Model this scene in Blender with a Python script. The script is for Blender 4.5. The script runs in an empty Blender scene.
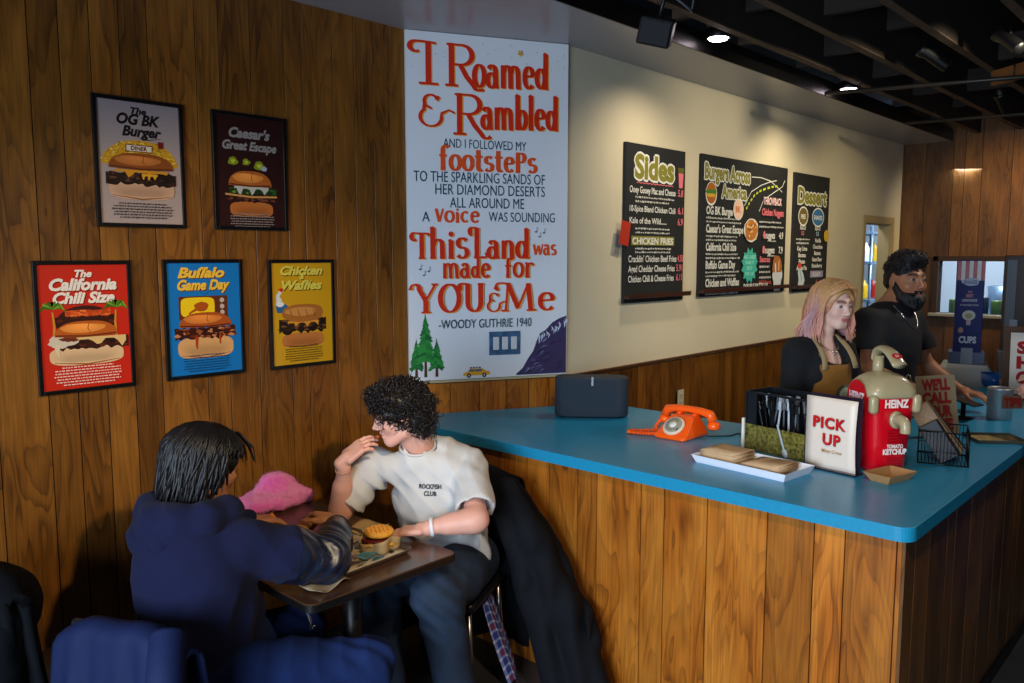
import bpy, bmesh, math, random
import numpy as np
from mathutils import Vector, Matrix
PI = math.pi
SC = bpy.context.scene
COL = SC.collection
rnd = random.Random(7)

def V(*a): return Vector(a if len(a) > 1 else a[0])

# ---------------------------------------------------------------- materials
MATS = {}
def mat(name, color=(.5,.5,.5), rough=.5, metal=0.0, spec=.5, attr=None, noise=0.0, nscale=20.0,
        bump=0.0, bscale=60.0, coat=0.0, coat_rough=.05, sheen=0.0, emit=None, emit_s=0.0,
        trans=0.0, alpha=1.0, stretch=(1,1,1), subs=0.0, ior=1.45):
    if name in MATS: return MATS[name]
    m = bpy.data.materials.new(name); m.use_nodes = True
    nt = m.node_tree; N = nt.nodes; L = nt.links
    b = N['Principled BSDF']
    b.inputs['Roughness'].default_value = rough
    b.inputs['Metallic'].default_value = metal
    b.inputs['Specular IOR Level'].default_value = spec
    b.inputs['Coat Weight'].default_value = coat
    b.inputs['Coat Roughness'].default_value = coat_rough
    b.inputs['Sheen Weight'].default_value = sheen
    b.inputs['Transmission Weight'].default_value = trans
    b.inputs['Alpha'].default_value = alpha
    b.inputs['IOR'].default_value = ior
    b.inputs['Subsurface Weight'].default_value = subs
    b.inputs['Subsurface Radius'].default_value = (.012,.004,.002)
    b.inputs['Subsurface Scale'].default_value = 1.0
    if emit:
        b.inputs['Emission Color'].default_value = (*emit,1); b.inputs['Emission Strength'].default_value = emit_s
    tc = N.new('ShaderNodeTexCoord'); mp = N.new('ShaderNodeMapping'); mp.inputs['Scale'].default_value = stretch
    L.new(tc.outputs['Object'], mp.inputs['Vector'])
    src = None
    if attr:
        a = N.new('ShaderNodeVertexColor'); a.layer_name = attr; src = a.outputs['Color']
    n = N.new('ShaderNodeTexNoise'); n.inputs['Scale'].default_value = nscale; n.inputs['Detail'].default_value = 5
    L.new(mp.outputs[0], n.inputs['Vector'])
    hsv = N.new('ShaderNodeHueSaturation')
    if src: L.new(src, hsv.inputs['Color'])
    else: hsv.inputs['Color'].default_value = (*color,1)
    mr = N.new('ShaderNodeMapRange'); mr.inputs['From Min'].default_value = .3; mr.inputs['From Max'].default_value = .7
    mr.inputs['To Min'].default_value = 1-noise; mr.inputs['To Max'].default_value = 1+noise
    L.new(n.outputs['Fac'], mr.inputs['Value']); L.new(mr.outputs[0], hsv.inputs['Value'])
    L.new(hsv.outputs[0], b.inputs['Base Color'])
    if bump:
        n2 = N.new('ShaderNodeTexNoise'); n2.inputs['Scale'].default_value = bscale; n2.inputs['Detail'].default_value = 4
        L.new(mp.outputs[0], n2.inputs['Vector'])
        bp = N.new('ShaderNodeBump'); bp.inputs['Strength'].default_value = bump; bp.inputs['Distance'].default_value = .01
        L.new(n2.outputs['Fac'], bp.inputs['Height']); L.new(bp.outputs[0], b.inputs['Normal'])
    MATS[name] = m
    return m

def wood_mat(name, c_dark, c_mid, c_light, axis='z', rough=.35, coat=.25, ring=10.0, gx=8.5, gz=1.35, tone=.42):
    """plank veneer: per-plank tone in colour attribute 'Plank' (r=tone, g=offset); grain runs along axis"""
    m = bpy.data.materials.new(name); m.use_nodes = True
    nt = m.node_tree; N = nt.nodes; L = nt.links; b = N['Principled BSDF']
    b.inputs['Roughness'].default_value = rough; b.inputs['Coat Weight'].default_value = coat; b.inputs['Coat Roughness'].default_value = .25
    b.inputs['Specular IOR Level'].default_value = .35
    tc = N.new('ShaderNodeTexCoord'); at = N.new('ShaderNodeVertexColor'); at.layer_name = 'Plank'
    sep = N.new('ShaderNodeSeparateColor'); L.new(at.outputs['Color'], sep.inputs[0])
    # offset coords per plank
    cmb = N.new('ShaderNodeCombineXYZ')
    mu = N.new('ShaderNodeMath'); mu.operation='MULTIPLY'; mu.inputs[1].default_value = 37.0; L.new(sep.outputs[1], mu.inputs[0])
    for i in range(3): L.new(mu.outputs[0], cmb.inputs[i])
    add = N.new('ShaderNodeVectorMath'); add.operation='ADD'; L.new(tc.outputs['Object'], add.inputs[0]); L.new(cmb.outputs[0], add.inputs[1])
    sc = {'z':(gx,gx,gz),'x':(gz,gx,gx),'y':(gx,gz,gx)}[axis]
    mp = N.new('ShaderNodeMapping'); mp.inputs['Scale'].default_value = sc; L.new(add.outputs[0], mp.inputs['Vector'])
    n1 = N.new('ShaderNodeTexNoise'); n1.inputs['Scale'].default_value = 1.0; n1.inputs['Detail'].default_value = 2.5
    n1.inputs['Roughness'].default_value = .45; n1.inputs['Distortion'].default_value = .6
    L.new(mp.outputs[0], n1.inputs['Vector'])
    m1 = N.new('ShaderNodeMath'); m1.operation='MULTIPLY'; m1.inputs[1].default_value = ring; L.new(n1.outputs['Fac'], m1.inputs[0])
    fr = N.new('ShaderNodeMath'); fr.operation='FRACT'; L.new(m1.outputs[0], fr.inputs[0])
    cr = N.new('ShaderNodeValToRGB'); e = cr.color_ramp.elements
    e[0].position = 0; e[0].color = (.2,.2,.2,1); e[1].position = 1; e[1].color = (.75,.75,.75,1)
    for p,v in ((.15,.45),(.55,.9),(.85,1.0)):
        q = e.new(p); q.color = (v,v,v,1)
    L.new(fr.outputs[0], cr.inputs[0])
    # fine pores
    sc2 = {'z':(150,150,4),'x':(4,150,150),'y':(150,4,150)}[axis]
    mp2 = N.new('ShaderNodeMapping'); mp2.inputs['Scale'].default_value = sc2; L.new(add.outputs[0], mp2.inputs['Vector'])
    n2 = N.new('ShaderNodeTexNoise'); n2.inputs['Scale'].default_value = 1; n2.inputs['Detail'].default_value = 3; L.new(mp2.outputs[0], n2.inputs['Vector'])
    # blotches
    sc3 = {'z':(9,9,2.2),'x':(2.2,9,9),'y':(9,2.2,9)}[axis]
    mp3 = N.new('ShaderNodeMapping'); mp3.inputs['Scale'].default_value = sc3; L.new(add.outputs[0], mp3.inputs['Vector'])
    n3 = N.new('ShaderNodeTexNoise'); n3.inputs['Scale'].default_value = 1; n3.inputs['Detail'].default_value = 3; L.new(mp3.outputs[0], n3.inputs['Vector'])
    def mix(fac, a, c, mode='MIX'):
        x = N.new('ShaderNodeMix'); x.data_type='RGBA'; x.blend_type = mode
        if isinstance(fac,(int,float)): x.inputs[0].default_value = fac
        else: L.new(fac, x.inputs[0])
        for k,vv in ((6,a),(7,c)):
            if isinstance(vv,tuple): x.inputs[k].default_value = (*vv,1)
            else: L.new(vv, x.inputs[k])
        return x.outputs[2]
    base = mix(cr.outputs[0], c_dark, c_mid)
    f3 = N.new('ShaderNodeMapRange'); f3.inputs[1].default_value=.38; f3.inputs[2].default_value=.68; L.new(n3.outputs['Fac'], f3.inputs[0])
    base = mix(f3.outputs[0], base, mix(.55, base, c_light))
    f2 = N.new('ShaderNodeMapRange'); f2.inputs[1].default_value=.35; f2.inputs[2].default_value=.65; f2.inputs[3].default_value=.78; f2.inputs[4].default_value=1.08; L.new(n2.outputs['Fac'], f2.inputs[0])
    f4 = N.new('ShaderNodeMapRange'); f4.inputs[3].default_value=1-tone; f4.inputs[4].default_value=1+tone; L.new(sep.outputs[0], f4.inputs[0])
    mm = N.new('ShaderNodeMath'); mm.operation='MULTIPLY'; L.new(f2.outputs[0], mm.inputs[0]); L.new(f4.outputs[0], mm.inputs[1])
    h = N.new('ShaderNodeHueSaturation'); L.new(base, h.inputs['Color']); L.new(mm.outputs[0], h.inputs['Value'])
    L.new(h.outputs[0], b.inputs['Base Color'])
    bp = N.new('ShaderNodeBump'); bp.inputs['Strength'].default_value=.12; bp.inputs['Distance'].default_value=.004
    L.new(n2.outputs['Fac'], bp.inputs['Height']); L.new(bp.outputs[0], b.inputs['Normal'])
    MATS[name] = m
    return m

# ---------------------------------------------------------------- objects
def tag(o, label=None, cat=None, group=None, kind=None):
    if label: o['label'] = label
    if cat: o['category'] = cat
    if group: o['group'] = group
    if kind: o['kind'] = kind
    return o

def empty(name, label, cat, loc=(0,0,0), rz=0.0, group=None):
    o = bpy.data.objects.new(name, None); COL.objects.link(o); o.empty_display_size = .05
    o.location = loc; o.rotation_euler = (0,0,rz)
    return tag(o, label, cat, group)

class MB:
    """collects faces (with optional face colour and material slot) into one mesh object"""
    def __init__(s): s.v=[]; s.f=[]; s.c=[]; s.m=[]; s.s=[]
    def add(s, vs, fs, col=(1,1,1), mi=0, smooth=False, M=None):
        o = len(s.v)
        for p in vs:
            p = Vector(p)
            if M is not None: p = M @ p
            s.v.append(tuple(p))
        for f in fs:
            s.f.append(tuple(i+o for i in f)); s.c.append(col); s.m.append(mi); s.s.append(smooth)
        return s
    def bmadd(s, bm, **k):
        bm.verts.index_update()
        s.add([v.co.copy() for v in bm.verts], [[v.index for v in f.verts] for f in bm.faces], **k); bm.free(); return s
    def box(s, c, d, bev=0.0, seg=2, rot=None, **k):
        bm = bmesh.new(); bmesh.ops.create_cube(bm, size=1)
        for v in bm.verts: v.co = Vector((v.co.x*d[0], v.co.y*d[1], v.co.z*d[2]))
        if bev: bmesh.ops.bevel(bm, geom=list(bm.edges), offset=bev, segments=seg, profile=.5, affect='EDGES')
        M = Matrix.Translation(Vector(c))
        if rot is not None: M = M @ (rot if isinstance(rot, Matrix) else Matrix.Rotation(rot,4,'Z'))
        if 'M' in k: M = k.pop('M') @ M
        return s.bmadd(bm, M=M, smooth=k.pop('smooth', False), **k)
    def tube(s, pts, r, n=8, caps=True, closed=False, **k):
        pts = [Vector(p) for p in pts]; m = len(pts)
        rs = r if isinstance(r,(list,tuple)) else [r]*m
        vs=[]; fs=[]; up=None
        for i,p in enumerate(pts):
            a = pts[i-1] if (i>0 or closed) else pts[i]; b = pts[(i+1)%m] if (i<m-1 or closed) else pts[i]
            t = (b-a); t = t.normalized() if t.length>1e-9 else Vector((0,0,1))
            if up is None:
                up = Vector((0,0,1)) if abs(t.z)<.9 else Vector((1,0,0))
            x = up.cross(t); x = x.normalized() if x.length>1e-6 else t.orthogonal().normalized()
            y = t.cross(x).normalized(); up = y
            for j in range(n):
                an = 2*PI*j/n; vs.append(p + (x*math.cos(an)+y*math.sin(an))*rs[i])
        rr = m if closed else m-1
        for i in range(rr):
            for j in range(n):
                a=i*n+j; b_=i*n+(j+1)%n; c=((i+1)%m)*n+(j+1)%n; d=((i+1)%m)*n+j
                fs.append((a,b_,c,d))
        if caps and not closed:
            fs.append(tuple(reversed(range(n)))); fs.append(tuple(range((m-1)*n, m*n)))
        k.setdefault('smooth', True)
        return s.add(vs, fs, **k)
    def cyl(s, a, b, r, r2=None, n=16, **k):
        return s.tube([a,b], [r, r if r2 is None else r2], n=n, **k)
    def lathe(s, prof, c=(0,0,0), n=24, closed=False, **k):
        """prof: list of (r,z)"""
        vs=[]; fs=[]; m=len(prof)
        for r,z in prof:
            for j in range(n):
                an=2*PI*j/n; vs.append((c[0]+max(r,1e-5)*math.cos(an), c[1]+max(r,1e-5)*math.sin(an), c[2]+z))
        for i in range(m-1):
            for j in range(n): fs.append((i*n+j, i*n+(j+1)%n, (i+1)*n+(j+1)%n, (i+1)*n+j))
        if closed:
            for j in range(n): fs.append(((m-1)*n+j,(m-1)*n+(j+1)%n,(j+1)%n,j))
        else: fs.append(tuple(reversed(range(n)))); fs.append(tuple(range((m-1)*n,m*n)))
        k.setdefault('smooth', True)
        return s.add(vs, fs, **k)
    def prism(s, poly, z0, z1, M=None, bev=0, **k):
        n=len(poly); vs=[(x,y,z0) for x,y in poly]+[(x,y,z1) for x,y in poly]
        fs=[tuple(reversed(range(n))), tuple(range(n,2*n))]+[(i,(i+1)%n,n+(i+1)%n,n+i) for i in range(n)]
        if bev:
            bm=bmesh.new(); bv=[bm.verts.new(v) for v in vs]
            for f in fs: bm.faces.new([bv[i] for i in f])
            bmesh.ops.bevel(bm, geom=list(bm.edges), offset=bev, segments=2, profile=.5, affect='EDGES')
            return s.bmadd(bm, M=M, **k)
        return s.add(vs, fs, M=M, **k)
    def grid(s, fn, nu, nv, thick=0.0, **k):
        """fn(u,v)->point ; if thick, second skin offset along normal"""
        P=[[Vector(fn(i/nu,j/nv)) for j in range(nv+1)] for i in range(nu+1)]
        vs=[P[i][j] for i in range(nu+1) for j in range(nv+1)]
        idx=lambda i,j:i*(nv+1)+j
        fs=[(idx(i,j),idx(i+1,j),idx(i+1,j+1),idx(i,j+1)) for i in range(nu) for j in range(nv)]
        if thick:
            n0=len(vs); nn=[]
            for i in range(nu+1):
                for j in range(nv+1):
                    a=P[min(i+1,nu)][j]-P[max(i-1,0)][j]; b=P[i][min(j+1,nv)]-P[i][max(j-1,0)]
                    n=a.cross(b); n=n.normalized() if n.length>1e-12 else Vector((0,0,1)); nn.append(P[i][j]-n*thick)
            vs+=nn; fs+=[tuple(n0+q for q in reversed(f)) for f in fs]
            for i in range(nu):
                fs.append((idx(i+1,0),idx(i,0),n0+idx(i,0),n0+idx(i+1,0))); fs.append((idx(i,nv),idx(i+1,nv),n0+idx(i+1,nv),n0+idx(i,nv)))
            for j in range(nv):
                fs.append((idx(0,j),idx(0,j+1),n0+idx(0,j+1),n0+idx(0,j))); fs.append((idx(nu,j+1),idx(nu,j),n0+idx(nu,j),n0+idx(nu,j+1)))
        k.setdefault('smooth', True)
        return s.add(vs, fs, **k)
    def build(s, name, mats, parent=None, layer='Col', label=None):
        me = bpy.data.meshes.new(name); me.from_pydata(s.v, [], s.f)
        if not isinstance(mats,(list,tuple)): mats=[mats]
        for m in mats: me.materials.append(m)
        for i,p in enumerate(me.polygons): p.material_index=s.m[i]; p.use_smooth=s.s[i]
        ca = me.color_attributes.new(layer,'FLOAT_COLOR','CORNER')
        arr = np.ones((len(me.loops),4),dtype=np.float32); k=0
        for i,f in enumerate(s.f):
            arr[k:k+len(f),:3]=s.c[i]; k+=len(f)
        ca.data.foreach_set('color', arr.ravel())
        me.update()
        o = bpy.data.objects.new(name, me); COL.objects.link(o)
        if parent is not None: o.parent = parent
        if label: o['label']=label
        return o

def srgb(h):
    if isinstance(h,str):
        h=h.lstrip('#'); c=[int(h[i:i+2],16)/255 for i in (0,2,4)]
    else: c=h
    return tuple(x/12.92 if x<=.04045 else ((x+.055)/1.055)**2.4 for x in c)

# ---------------------------------------------------------------- lettering
_tc = {}
def text2d(s, size=1.0, bold=0.0, shear=0.0, sx=1.0, align='LEFT', spacing=1.0):
    key=(s,bold,shear,spacing)
    if key not in _tc:
        cu = bpy.data.curves.new('t','FONT'); cu.body=s; cu.size=1.0; cu.offset=bold; cu.shear=shear
        cu.resolution_u=3; cu.space_character=spacing
        ob = bpy.data.objects.new('t',cu); COL.objects.link(ob)
        dg = bpy.context.evaluated_depsgraph_get(); dg.update()
        me = bpy.data.meshes.new_from_object(ob.evaluated_get(dg))
        vs=[(v.co.x,v.co.y) for v in me.vertices]; fs=[tuple(p.vertices) for p in me.polygons]
        bpy.data.objects.remove(ob); bpy.data.curves.remove(cu); bpy.data.meshes.remove(me)
        _tc[key]=(vs,fs)
    vs,fs=_tc[key]
    if not vs: return [],[],0
    x0=min(v[0] for v in vs); x1=max(v[0] for v in vs); w=(x1-x0)*size*sx
    off={'LEFT':0,'CENTER':-w/2,'RIGHT':-w}[align]
    return [((v[0]-x0)*size*sx+off, v[1]*size) for v in vs], fs, w

class Art:
    """flat printed / painted artwork in (u,v) metres on a surface: M maps (u,v,depth) to the object's space"""
    def __init__(s, M, step=.00015, z0=.0003): s.mb=MB(); s.M=M; s.z=z0; s.step=step
    def up(s): s.z+=s.step
    def poly(s, pts, col):
        s.up(); s.mb.add([(x,y,s.z) for x,y in pts],[tuple(range(len(pts)))],col=col,M=s.M); return s
    def rect(s,x0,y0,x1,y1,col): return s.poly([(x0,y0),(x1,y0),(x1,y1),(x0,y1)],col)
    def ell(s,cx,cy,rx,ry,col,n=28,a0=0,a1=2*PI,pw=1.0,wob=0,seed=0):
        r=random.Random(seed); ph=[r.random()*6.28 for _ in range(4)]
        pts=[]
        for i in range(n+(0 if abs(a1-a0-2*PI)<1e-6 else 1)):
            a=a0+(a1-a0)*i/n; c,sn=math.cos(a),math.sin(a)
            k=1+wob*(math.sin(3*a+ph[0])+.7*math.sin(5*a+ph[1])+.5*math.sin(9*a+ph[2]))/2
            pts.append((cx+rx*k*math.copysign(abs(c)**pw,c), cy+ry*k*math.copysign(abs(sn)**pw,sn)))
        return s.poly(pts,col)
    def strip(s, top, bot, col):
        """strip of quads between two equally long polylines"""
        s.up(); n=len(top); vs=[(x,y,s.z) for x,y in top]+[(x,y,s.z) for x,y in bot]
        s.mb.add(vs,[(i,n+i,n+i+1,i+1) for i in range(n-1)],col=col,M=s.M); return s
    def line(s, pts, w, col, caps=True):
        s.up(); vs=[];fs=[]; m=len(pts)
        for i,(x,y) in enumerate(pts):
            a=pts[max(i-1,0)]; b=pts[min(i+1,m-1)]; dx,dy=b[0]-a[0],b[1]-a[1]; l=math.hypot(dx,dy) or 1
            ww = w[i] if isinstance(w,(list,tuple)) else w
            vs+= [(x-dy/l*ww/2,y+dx/l*ww/2,s.z),(x+dy/l*ww/2,y-dx/l*ww/2,s.z)]
        fs=[(2*i,2*i+1,2*i+3,2*i+2) for i in range(m-1)]
        s.mb.add(vs,fs,col=col,M=s.M); return s
    def text(s, t, x, y, size, col, width=None, **k):
        """width: fit to this width"""
        s.up()
        vs,fs,w=text2d(t,size,**k)
        if not vs: return 0
        if width:
            k2=dict(k); k2['sx']=k.get('sx',1.0)*width/w; vs,fs,w=text2d(t,size,**k2)
        s.mb.add([(a+x,b+y,s.z) for a,b in vs],fs,col=col,M=s.M)
        return w
    def build(s,name,material,parent,label=None): return s.mb.build(name,material,parent,label=label)
# ---------------------------------------------------------------- implicit surfaces (bodies, cloth)
def vnoise(X,Y,Z,s,seed=0):
    """cheap smooth pseudo noise from warped sines, about -1..1"""
    r=np.random.RandomState(seed); out=0; 
    X=X*s;Y=Y*s;Z=Z*s
    w=np.sin(X*.7+Z*.9+seed)+np.sin(Y*.8-X*.5+seed*2)
    for i in range(4):
        d=r.normal(size=3); d/=np.linalg.norm(d); f=1+.5*i
        out=out+np.sin((X*d[0]+Y*d[1]+Z*d[2])*f+w*(.8+.2*i)+r.rand()*6)/(1+.4*i)
    return out/2.2

class SDF:
    def __init__(s, lo, hi, h):
        s.lo=np.array(lo,float); s.h=h; s.n=np.ceil((np.array(hi)-s.lo)/h).astype(int)+1
        s.f=np.full(s.n,.25,dtype=np.float32)
    def _sub(s, lo, hi):
        a=np.clip(np.floor((np.array(lo)-s.lo)/s.h).astype(int),0,s.n); b=np.clip(np.ceil((np.array(hi)-s.lo)/s.h).astype(int)+1,0,s.n)
        if (b<=a).any(): return None
        X,Y,Z=np.meshgrid(*[(s.lo[i]+np.arange(a[i],b[i])*s.h).astype(np.float32) for i in range(3)],indexing='ij')
        return (slice(a[0],b[0]),slice(a[1],b[1]),slice(a[2],b[2])),X,Y,Z
    def _comb(s, sl, d, k, op):
        g=s.f[sl]
        if op=='add':
            hh=np.clip(.5+.5*(g-d)/k,0,1) if k>0 else (d<g).astype(np.float32)
            s.f[sl]=g*(1-hh)+d*hh-k*hh*(1-hh)
        else: # sub
            hh=np.clip(.5-.5*(g+d)/k,0,1) if k>0 else (-d>g).astype(np.float32)
            s.f[sl]=g*(1-hh)-d*hh+k*hh*(1-hh)
    def cap(s,a,b,ra,rb=None,k=.01,op='add'):
        a=np.array(a,float);b=np.array(b,float); rb=ra if rb is None else rb
        m=max(ra,rb)+max(.03,k*2); q=s._sub(np.minimum(a,b)-m,np.maximum(a,b)+m)
        if q is None: return s
        sl,X,Y,Z=q; d=b-a; L2=float(d@d) or 1e-9
        t=np.clip(((X-a[0])*d[0]+(Y-a[1])*d[1]+(Z-a[2])*d[2])/L2,0,1)
        dd=np.sqrt((X-a[0]-t*d[0])**2+(Y-a[1]-t*d[1])**2+(Z-a[2]-t*d[2])**2)-(ra+(rb-ra)*t)
        s._comb(sl,dd,k,op); return s
    def chain(s,pts,rs,k=.01):
        for i in range(len(pts)-1): s.cap(pts[i],pts[i+1],rs[i],rs[i+1],k)
        return s
    def ell(s,c,r,R=None,k=.01,op='add'):
        """R rows = local axes"""
        c=np.array(c,float); r=np.array(r,float); m=r.max()+max(.03,k*2); q=s._sub(c-m,c+m)
        if q is None: return s
        sl,X,Y,Z=q; R=np.eye(3) if R is None else np.array(R,float)
        x,y,z=X-c[0],Y-c[1],Z-c[2]
        u=[(x*R[i][0]+y*R[i][1]+z*R[i][2]) for i in range(3)]
        k0=np.sqrt(sum((u[i]/r[i])**2 for i in range(3))); k1=np.sqrt(sum((u[i]/r[i]**2)**2 for i in range(3)))+1e-6
        d=np.where(k0<.05, -r.min(), k0*(k0-1)/k1)
        s._comb(sl,d.astype(np.float32),k,op); return s
    def box(s,c,hd,R=None,rad=.005,k=.01,op='add'):
        c=np.array(c,float); hd=np.array(hd,float); m=np.linalg.norm(hd)+max(.03,k*2); q=s._sub(c-m,c+m)
        if q is None: return s
        sl,X,Y,Z=q; R=np.eye(3) if R is None else np.array(R,float); x,y,z=X-c[0],Y-c[1],Z-c[2]
        u=[np.abs(x*R[i][0]+y*R[i][1]+z*R[i][2])-(hd[i]-rad) for i in range(3)]
        d=np.sqrt(sum(np.maximum(t,0)**2 for t in u))+np.minimum(np.maximum(np.maximum(u[0],u[1]),u[2]),0)-rad
        s._comb(sl,d.astype(np.float32),k,op); return s
    def cut(s,p,n,k=0.0):
        """remove the half space on the side n points to"""
        p=np.array(p,float);n=np.array(n,float);n/=np.linalg.norm(n)
        sl,X,Y,Z=s._sub(s.lo,s.lo+s.n*s.h)
        d=(X-p[0])*n[0]+(Y-p[1])*n[1]+(Z-p[2])*n[2]
        s.f=np.maximum(s.f,d.astype(np.float32)); return s
    def disp(s,fn,lo=None,hi=None):
        q=s._sub(s.lo if lo is None else lo, s.lo+s.n*s.h if hi is None else hi)
        if q is None: return s
        sl,X,Y,Z=q; s.f[sl]=s.f[sl]+fn(X,Y,Z).astype(np.float32); return s
    def shell(s,t): s.f=np.maximum(s.f,-(s.f+t)); return s
    def mesh(s):
        f=s.f.copy(); f[0]=f[-1]=.1; f[:,0]=.1; f[:,-1]=.1; f[:,:,0]=.1; f[:,:,-1]=.1
        ins=f<0; nx,ny,nz=f.shape
        acc=np.zeros((nx-1,ny-1,nz-1,3),np.float32); cnt=np.zeros((nx-1,ny-1,nz-1),np.int16)
        quads=[]
        cells={}
        for ax in range(3):
            sa=[slice(None)]*3; sb=[slice(None)]*3; sa[ax]=slice(0,-1); sb[ax]=slice(1,None)
            A=f[tuple(sa)];B=f[tuple(sb)]; cr=(A<0)!=(B<0); idx=np.argwhere(cr)
            if len(idx)==0: continue
            fa=A[cr];fb=B[cr]; t=fa/(fa-fb); p=idx.astype(np.float32); p[:,ax]+=t
            o=[i for i in range(3) if i!=ax]
            for d0 in (0,1):
                for d1 in (0,1):
                    c=idx.copy(); c[:,o[0]]-=d0; c[:,o[1]]-=d1
                    np.add.at(acc,(c[:,0],c[:,1],c[:,2]),p); np.add.at(cnt,(c[:,0],c[:,1],c[:,2]),1)
            cells[ax]=(idx,fa<0,o)
        used=cnt>0; vid=-np.ones(cnt.shape,np.int64); vid[used]=np.arange(used.sum())
        co=acc[used]/cnt[used][:,None]*s.h+s.lo
        for ax,(idx,neg,o) in cells.items():
            def g(d0,d1):
                c=idx.copy(); c[:,o[0]]-=d0; c[:,o[1]]-=d1; return vid[c[:,0],c[:,1],c[:,2]]
            q=np.stack([g(1,1),g(0,1),g(0,0),g(1,0)],1)
            flip=neg if ax!=1 else ~neg
            q[~flip]=q[~flip][:,::-1]; quads.append(q)
        return co, np.concatenate(quads) if quads else np.zeros((0,4),int)
    def build(s,name,mats,parent=None,colfn=None,matfn=None,smooth=2,layer='Col',label=None,loc=None):
        co,q=s.mesh()
        # light Laplacian smoothing
        if smooth and len(q):
            e=np.concatenate([q[:,[0,1]],q[:,[1,2]],q[:,[2,3]],q[:,[3,0]]]); 
            deg=np.bincount(e.ravel(),minlength=len(co)).astype(np.float32)[:,None]
            for _ in range(smooth):
                a=np.zeros_like(co); np.add.at(a,e[:,0],co[e[:,1]]); np.add.at(a,e[:,1],co[e[:,0]])
                co=co*.5+.5*a/np.maximum(deg,1)
        me=bpy.data.meshes.new(name)
        if loc is not None: co=co-np.array(loc,float)
        me.vertices.add(len(co)); me.vertices.foreach_set('co',co.astype(np.float32).ravel())
        me.loops.add(len(q)*4); me.loops.foreach_set('vertex_index',q.ravel().astype(np.int32))
        me.polygons.add(len(q)); me.polygons.foreach_set('loop_start',np.arange(0,len(q)*4,4,dtype=np.int32))
        me.polygons.foreach_set('loop_total',np.full(len(q),4,dtype=np.int32))
        me.polygons.foreach_set('use_smooth',np.ones(len(q),dtype=bool))
        if not isinstance(mats,(list,tuple)): mats=[mats]
        for m in mats: me.materials.append(m)
        if loc is not None: co=co+np.array(loc,float)
        if matfn is not None and len(q):
            cen=co[q].mean(1); me.polygons.foreach_set('material_index',matfn(cen).astype(np.int32))
        me.update(calc_edges=True); me.validate()
        if colfn is not None:
            ca=me.color_attributes.new(layer,'FLOAT_COLOR','POINT'); a=np.ones((len(co),4),np.float32); a[:,:3]=colfn(co)
            ca.data.foreach_set('color',a.ravel())
        o=bpy.data.objects.new(name,me); COL.objects.link(o)
        if parent is not None: o.parent=parent
        if loc is not None: o.location=loc
        if label: o['label']=label
        return o
# ---------------------------------------------------------------- materials in common
M_print = mat('print_ink', attr='Col', rough=.35, coat=.25, coat_rough=.08)
M_paint = mat('sign_paint', attr='Col', rough=.45, noise=.02, nscale=6)
M_chalk = mat('chalk_paint', attr='Col', rough=.85, noise=.12, nscale=90)
M_black = mat('black_satin', srgb('0c0c0d'), rough=.4)
M_frame = mat('black_frame', srgb('0a0a0b'), rough=.28, coat=.3)
M_plaster = mat('cream_wall_paint', srgb('cec4a8'), rough=.75, noise=.03, nscale=3, bump=.05, bscale=90)
M_soffit = mat('soffit_paint', srgb('9a9799'), rough=.3, noise=.03, nscale=2)
M_wood = wood_mat('amber_wood_panelling', srgb('38200c'), srgb('714314'), srgb('946022'))
M_woodc = wood_mat('orange_wood_panelling', srgb('5f2e08'), srgb('a45c17'), srgb('c8812e'))
M_woodd = wood_mat('dark_wood_panelling', srgb('3a2410'), srgb('5e3d1a'), srgb('825526'))
M_groove = mat('panel_groove', srgb('140b04'), rough=.8)
M_trim = wood_mat('dark_wood_trim', srgb('2a1609'), srgb('42240f'), srgb('5a3316'), axis='x')
M_joist = mat('dark_joist_wood', srgb('241c16'), rough=.8, noise=.25, nscale=6, bump=.2)  # dark brown joists, tone varied by noise
M_joistb = mat('tan_joist_edge', srgb('46372a'), rough=.7, noise=.3, nscale=9)  # lighter tan, carries the lit look of the joist bottoms
M_deck = mat('painted_ceiling_deck', srgb('34312f'), rough=.8, noise=.2, nscale=3)
M_lam = mat('blue_laminate', srgb('1a8ab8'), rough=.33, noise=.06, nscale=35, coat=.15, coat_rough=.25)
M_lamedge = mat('blue_laminate_edge', srgb('1785ac'), rough=.4, noise=.06, nscale=60)
M_floor = mat('grey_concrete_floor', srgb('3a3a3c'), rough=.4, noise=.15, nscale=4, bump=.05)

YP=3.22; K1=Vector((2.659,3.22)); K2=Vector((3.437,2.816)); YM=2.816; XF=8.79; ZC=2.907; ZCT=.98

def planks(mb, seams, z0, z1, M, rr, th=.012, gap=.004, lo=.15, hi=.85, bands=None):
    """M maps (u along wall, depth outwards, z)"""
    for a,b in zip(seams[:-1],seams[1:]):
        t=lo+(hi-lo)*rr.random(); g=rr.random()
        col=(t,g,0)
        x0,x1=a+gap/2,b-gap/2; e=.0004
        vs=[(x0,0,z0),(x1,0,z0),(x1,0,z1),(x0,0,z1),(x0,th-e,z0),(x1,th-e,z0),(x1,th-e,z1),(x0,th-e,z1),
            (x0+e,th,z0),(x1-e,th,z0),(x1-e,th,z1),(x0+e,th,z1)]
        fs=[(0,1,5,4),(2,3,7,6),(1,2,6,5),(3,0,4,7),(8,9,10,11),(4,5,9,8),(5,6,10,9),(6,7,11,10),(7,4,8,11)]
        mb.add(vs,fs,col=col,M=M)
def seamrow(a,b,rr,ws=(.09,.1,.13,.16,.2)):
    out=[a]
    while out[-1]<b-.24: out.append(out[-1]+rr.choice(ws))
    out.append(b); return out
def frameM(origin, udir, n):
    """columns: u, outward normal n, z"""
    u=Vector((*udir,0)); n=Vector((*n,0)); o=Vector(origin)
    return Matrix(((u.x,n.x,0,o.x),(u.y,n.y,0,o.y),(0,0,1,o.z),(0,0,0,1)))

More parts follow.
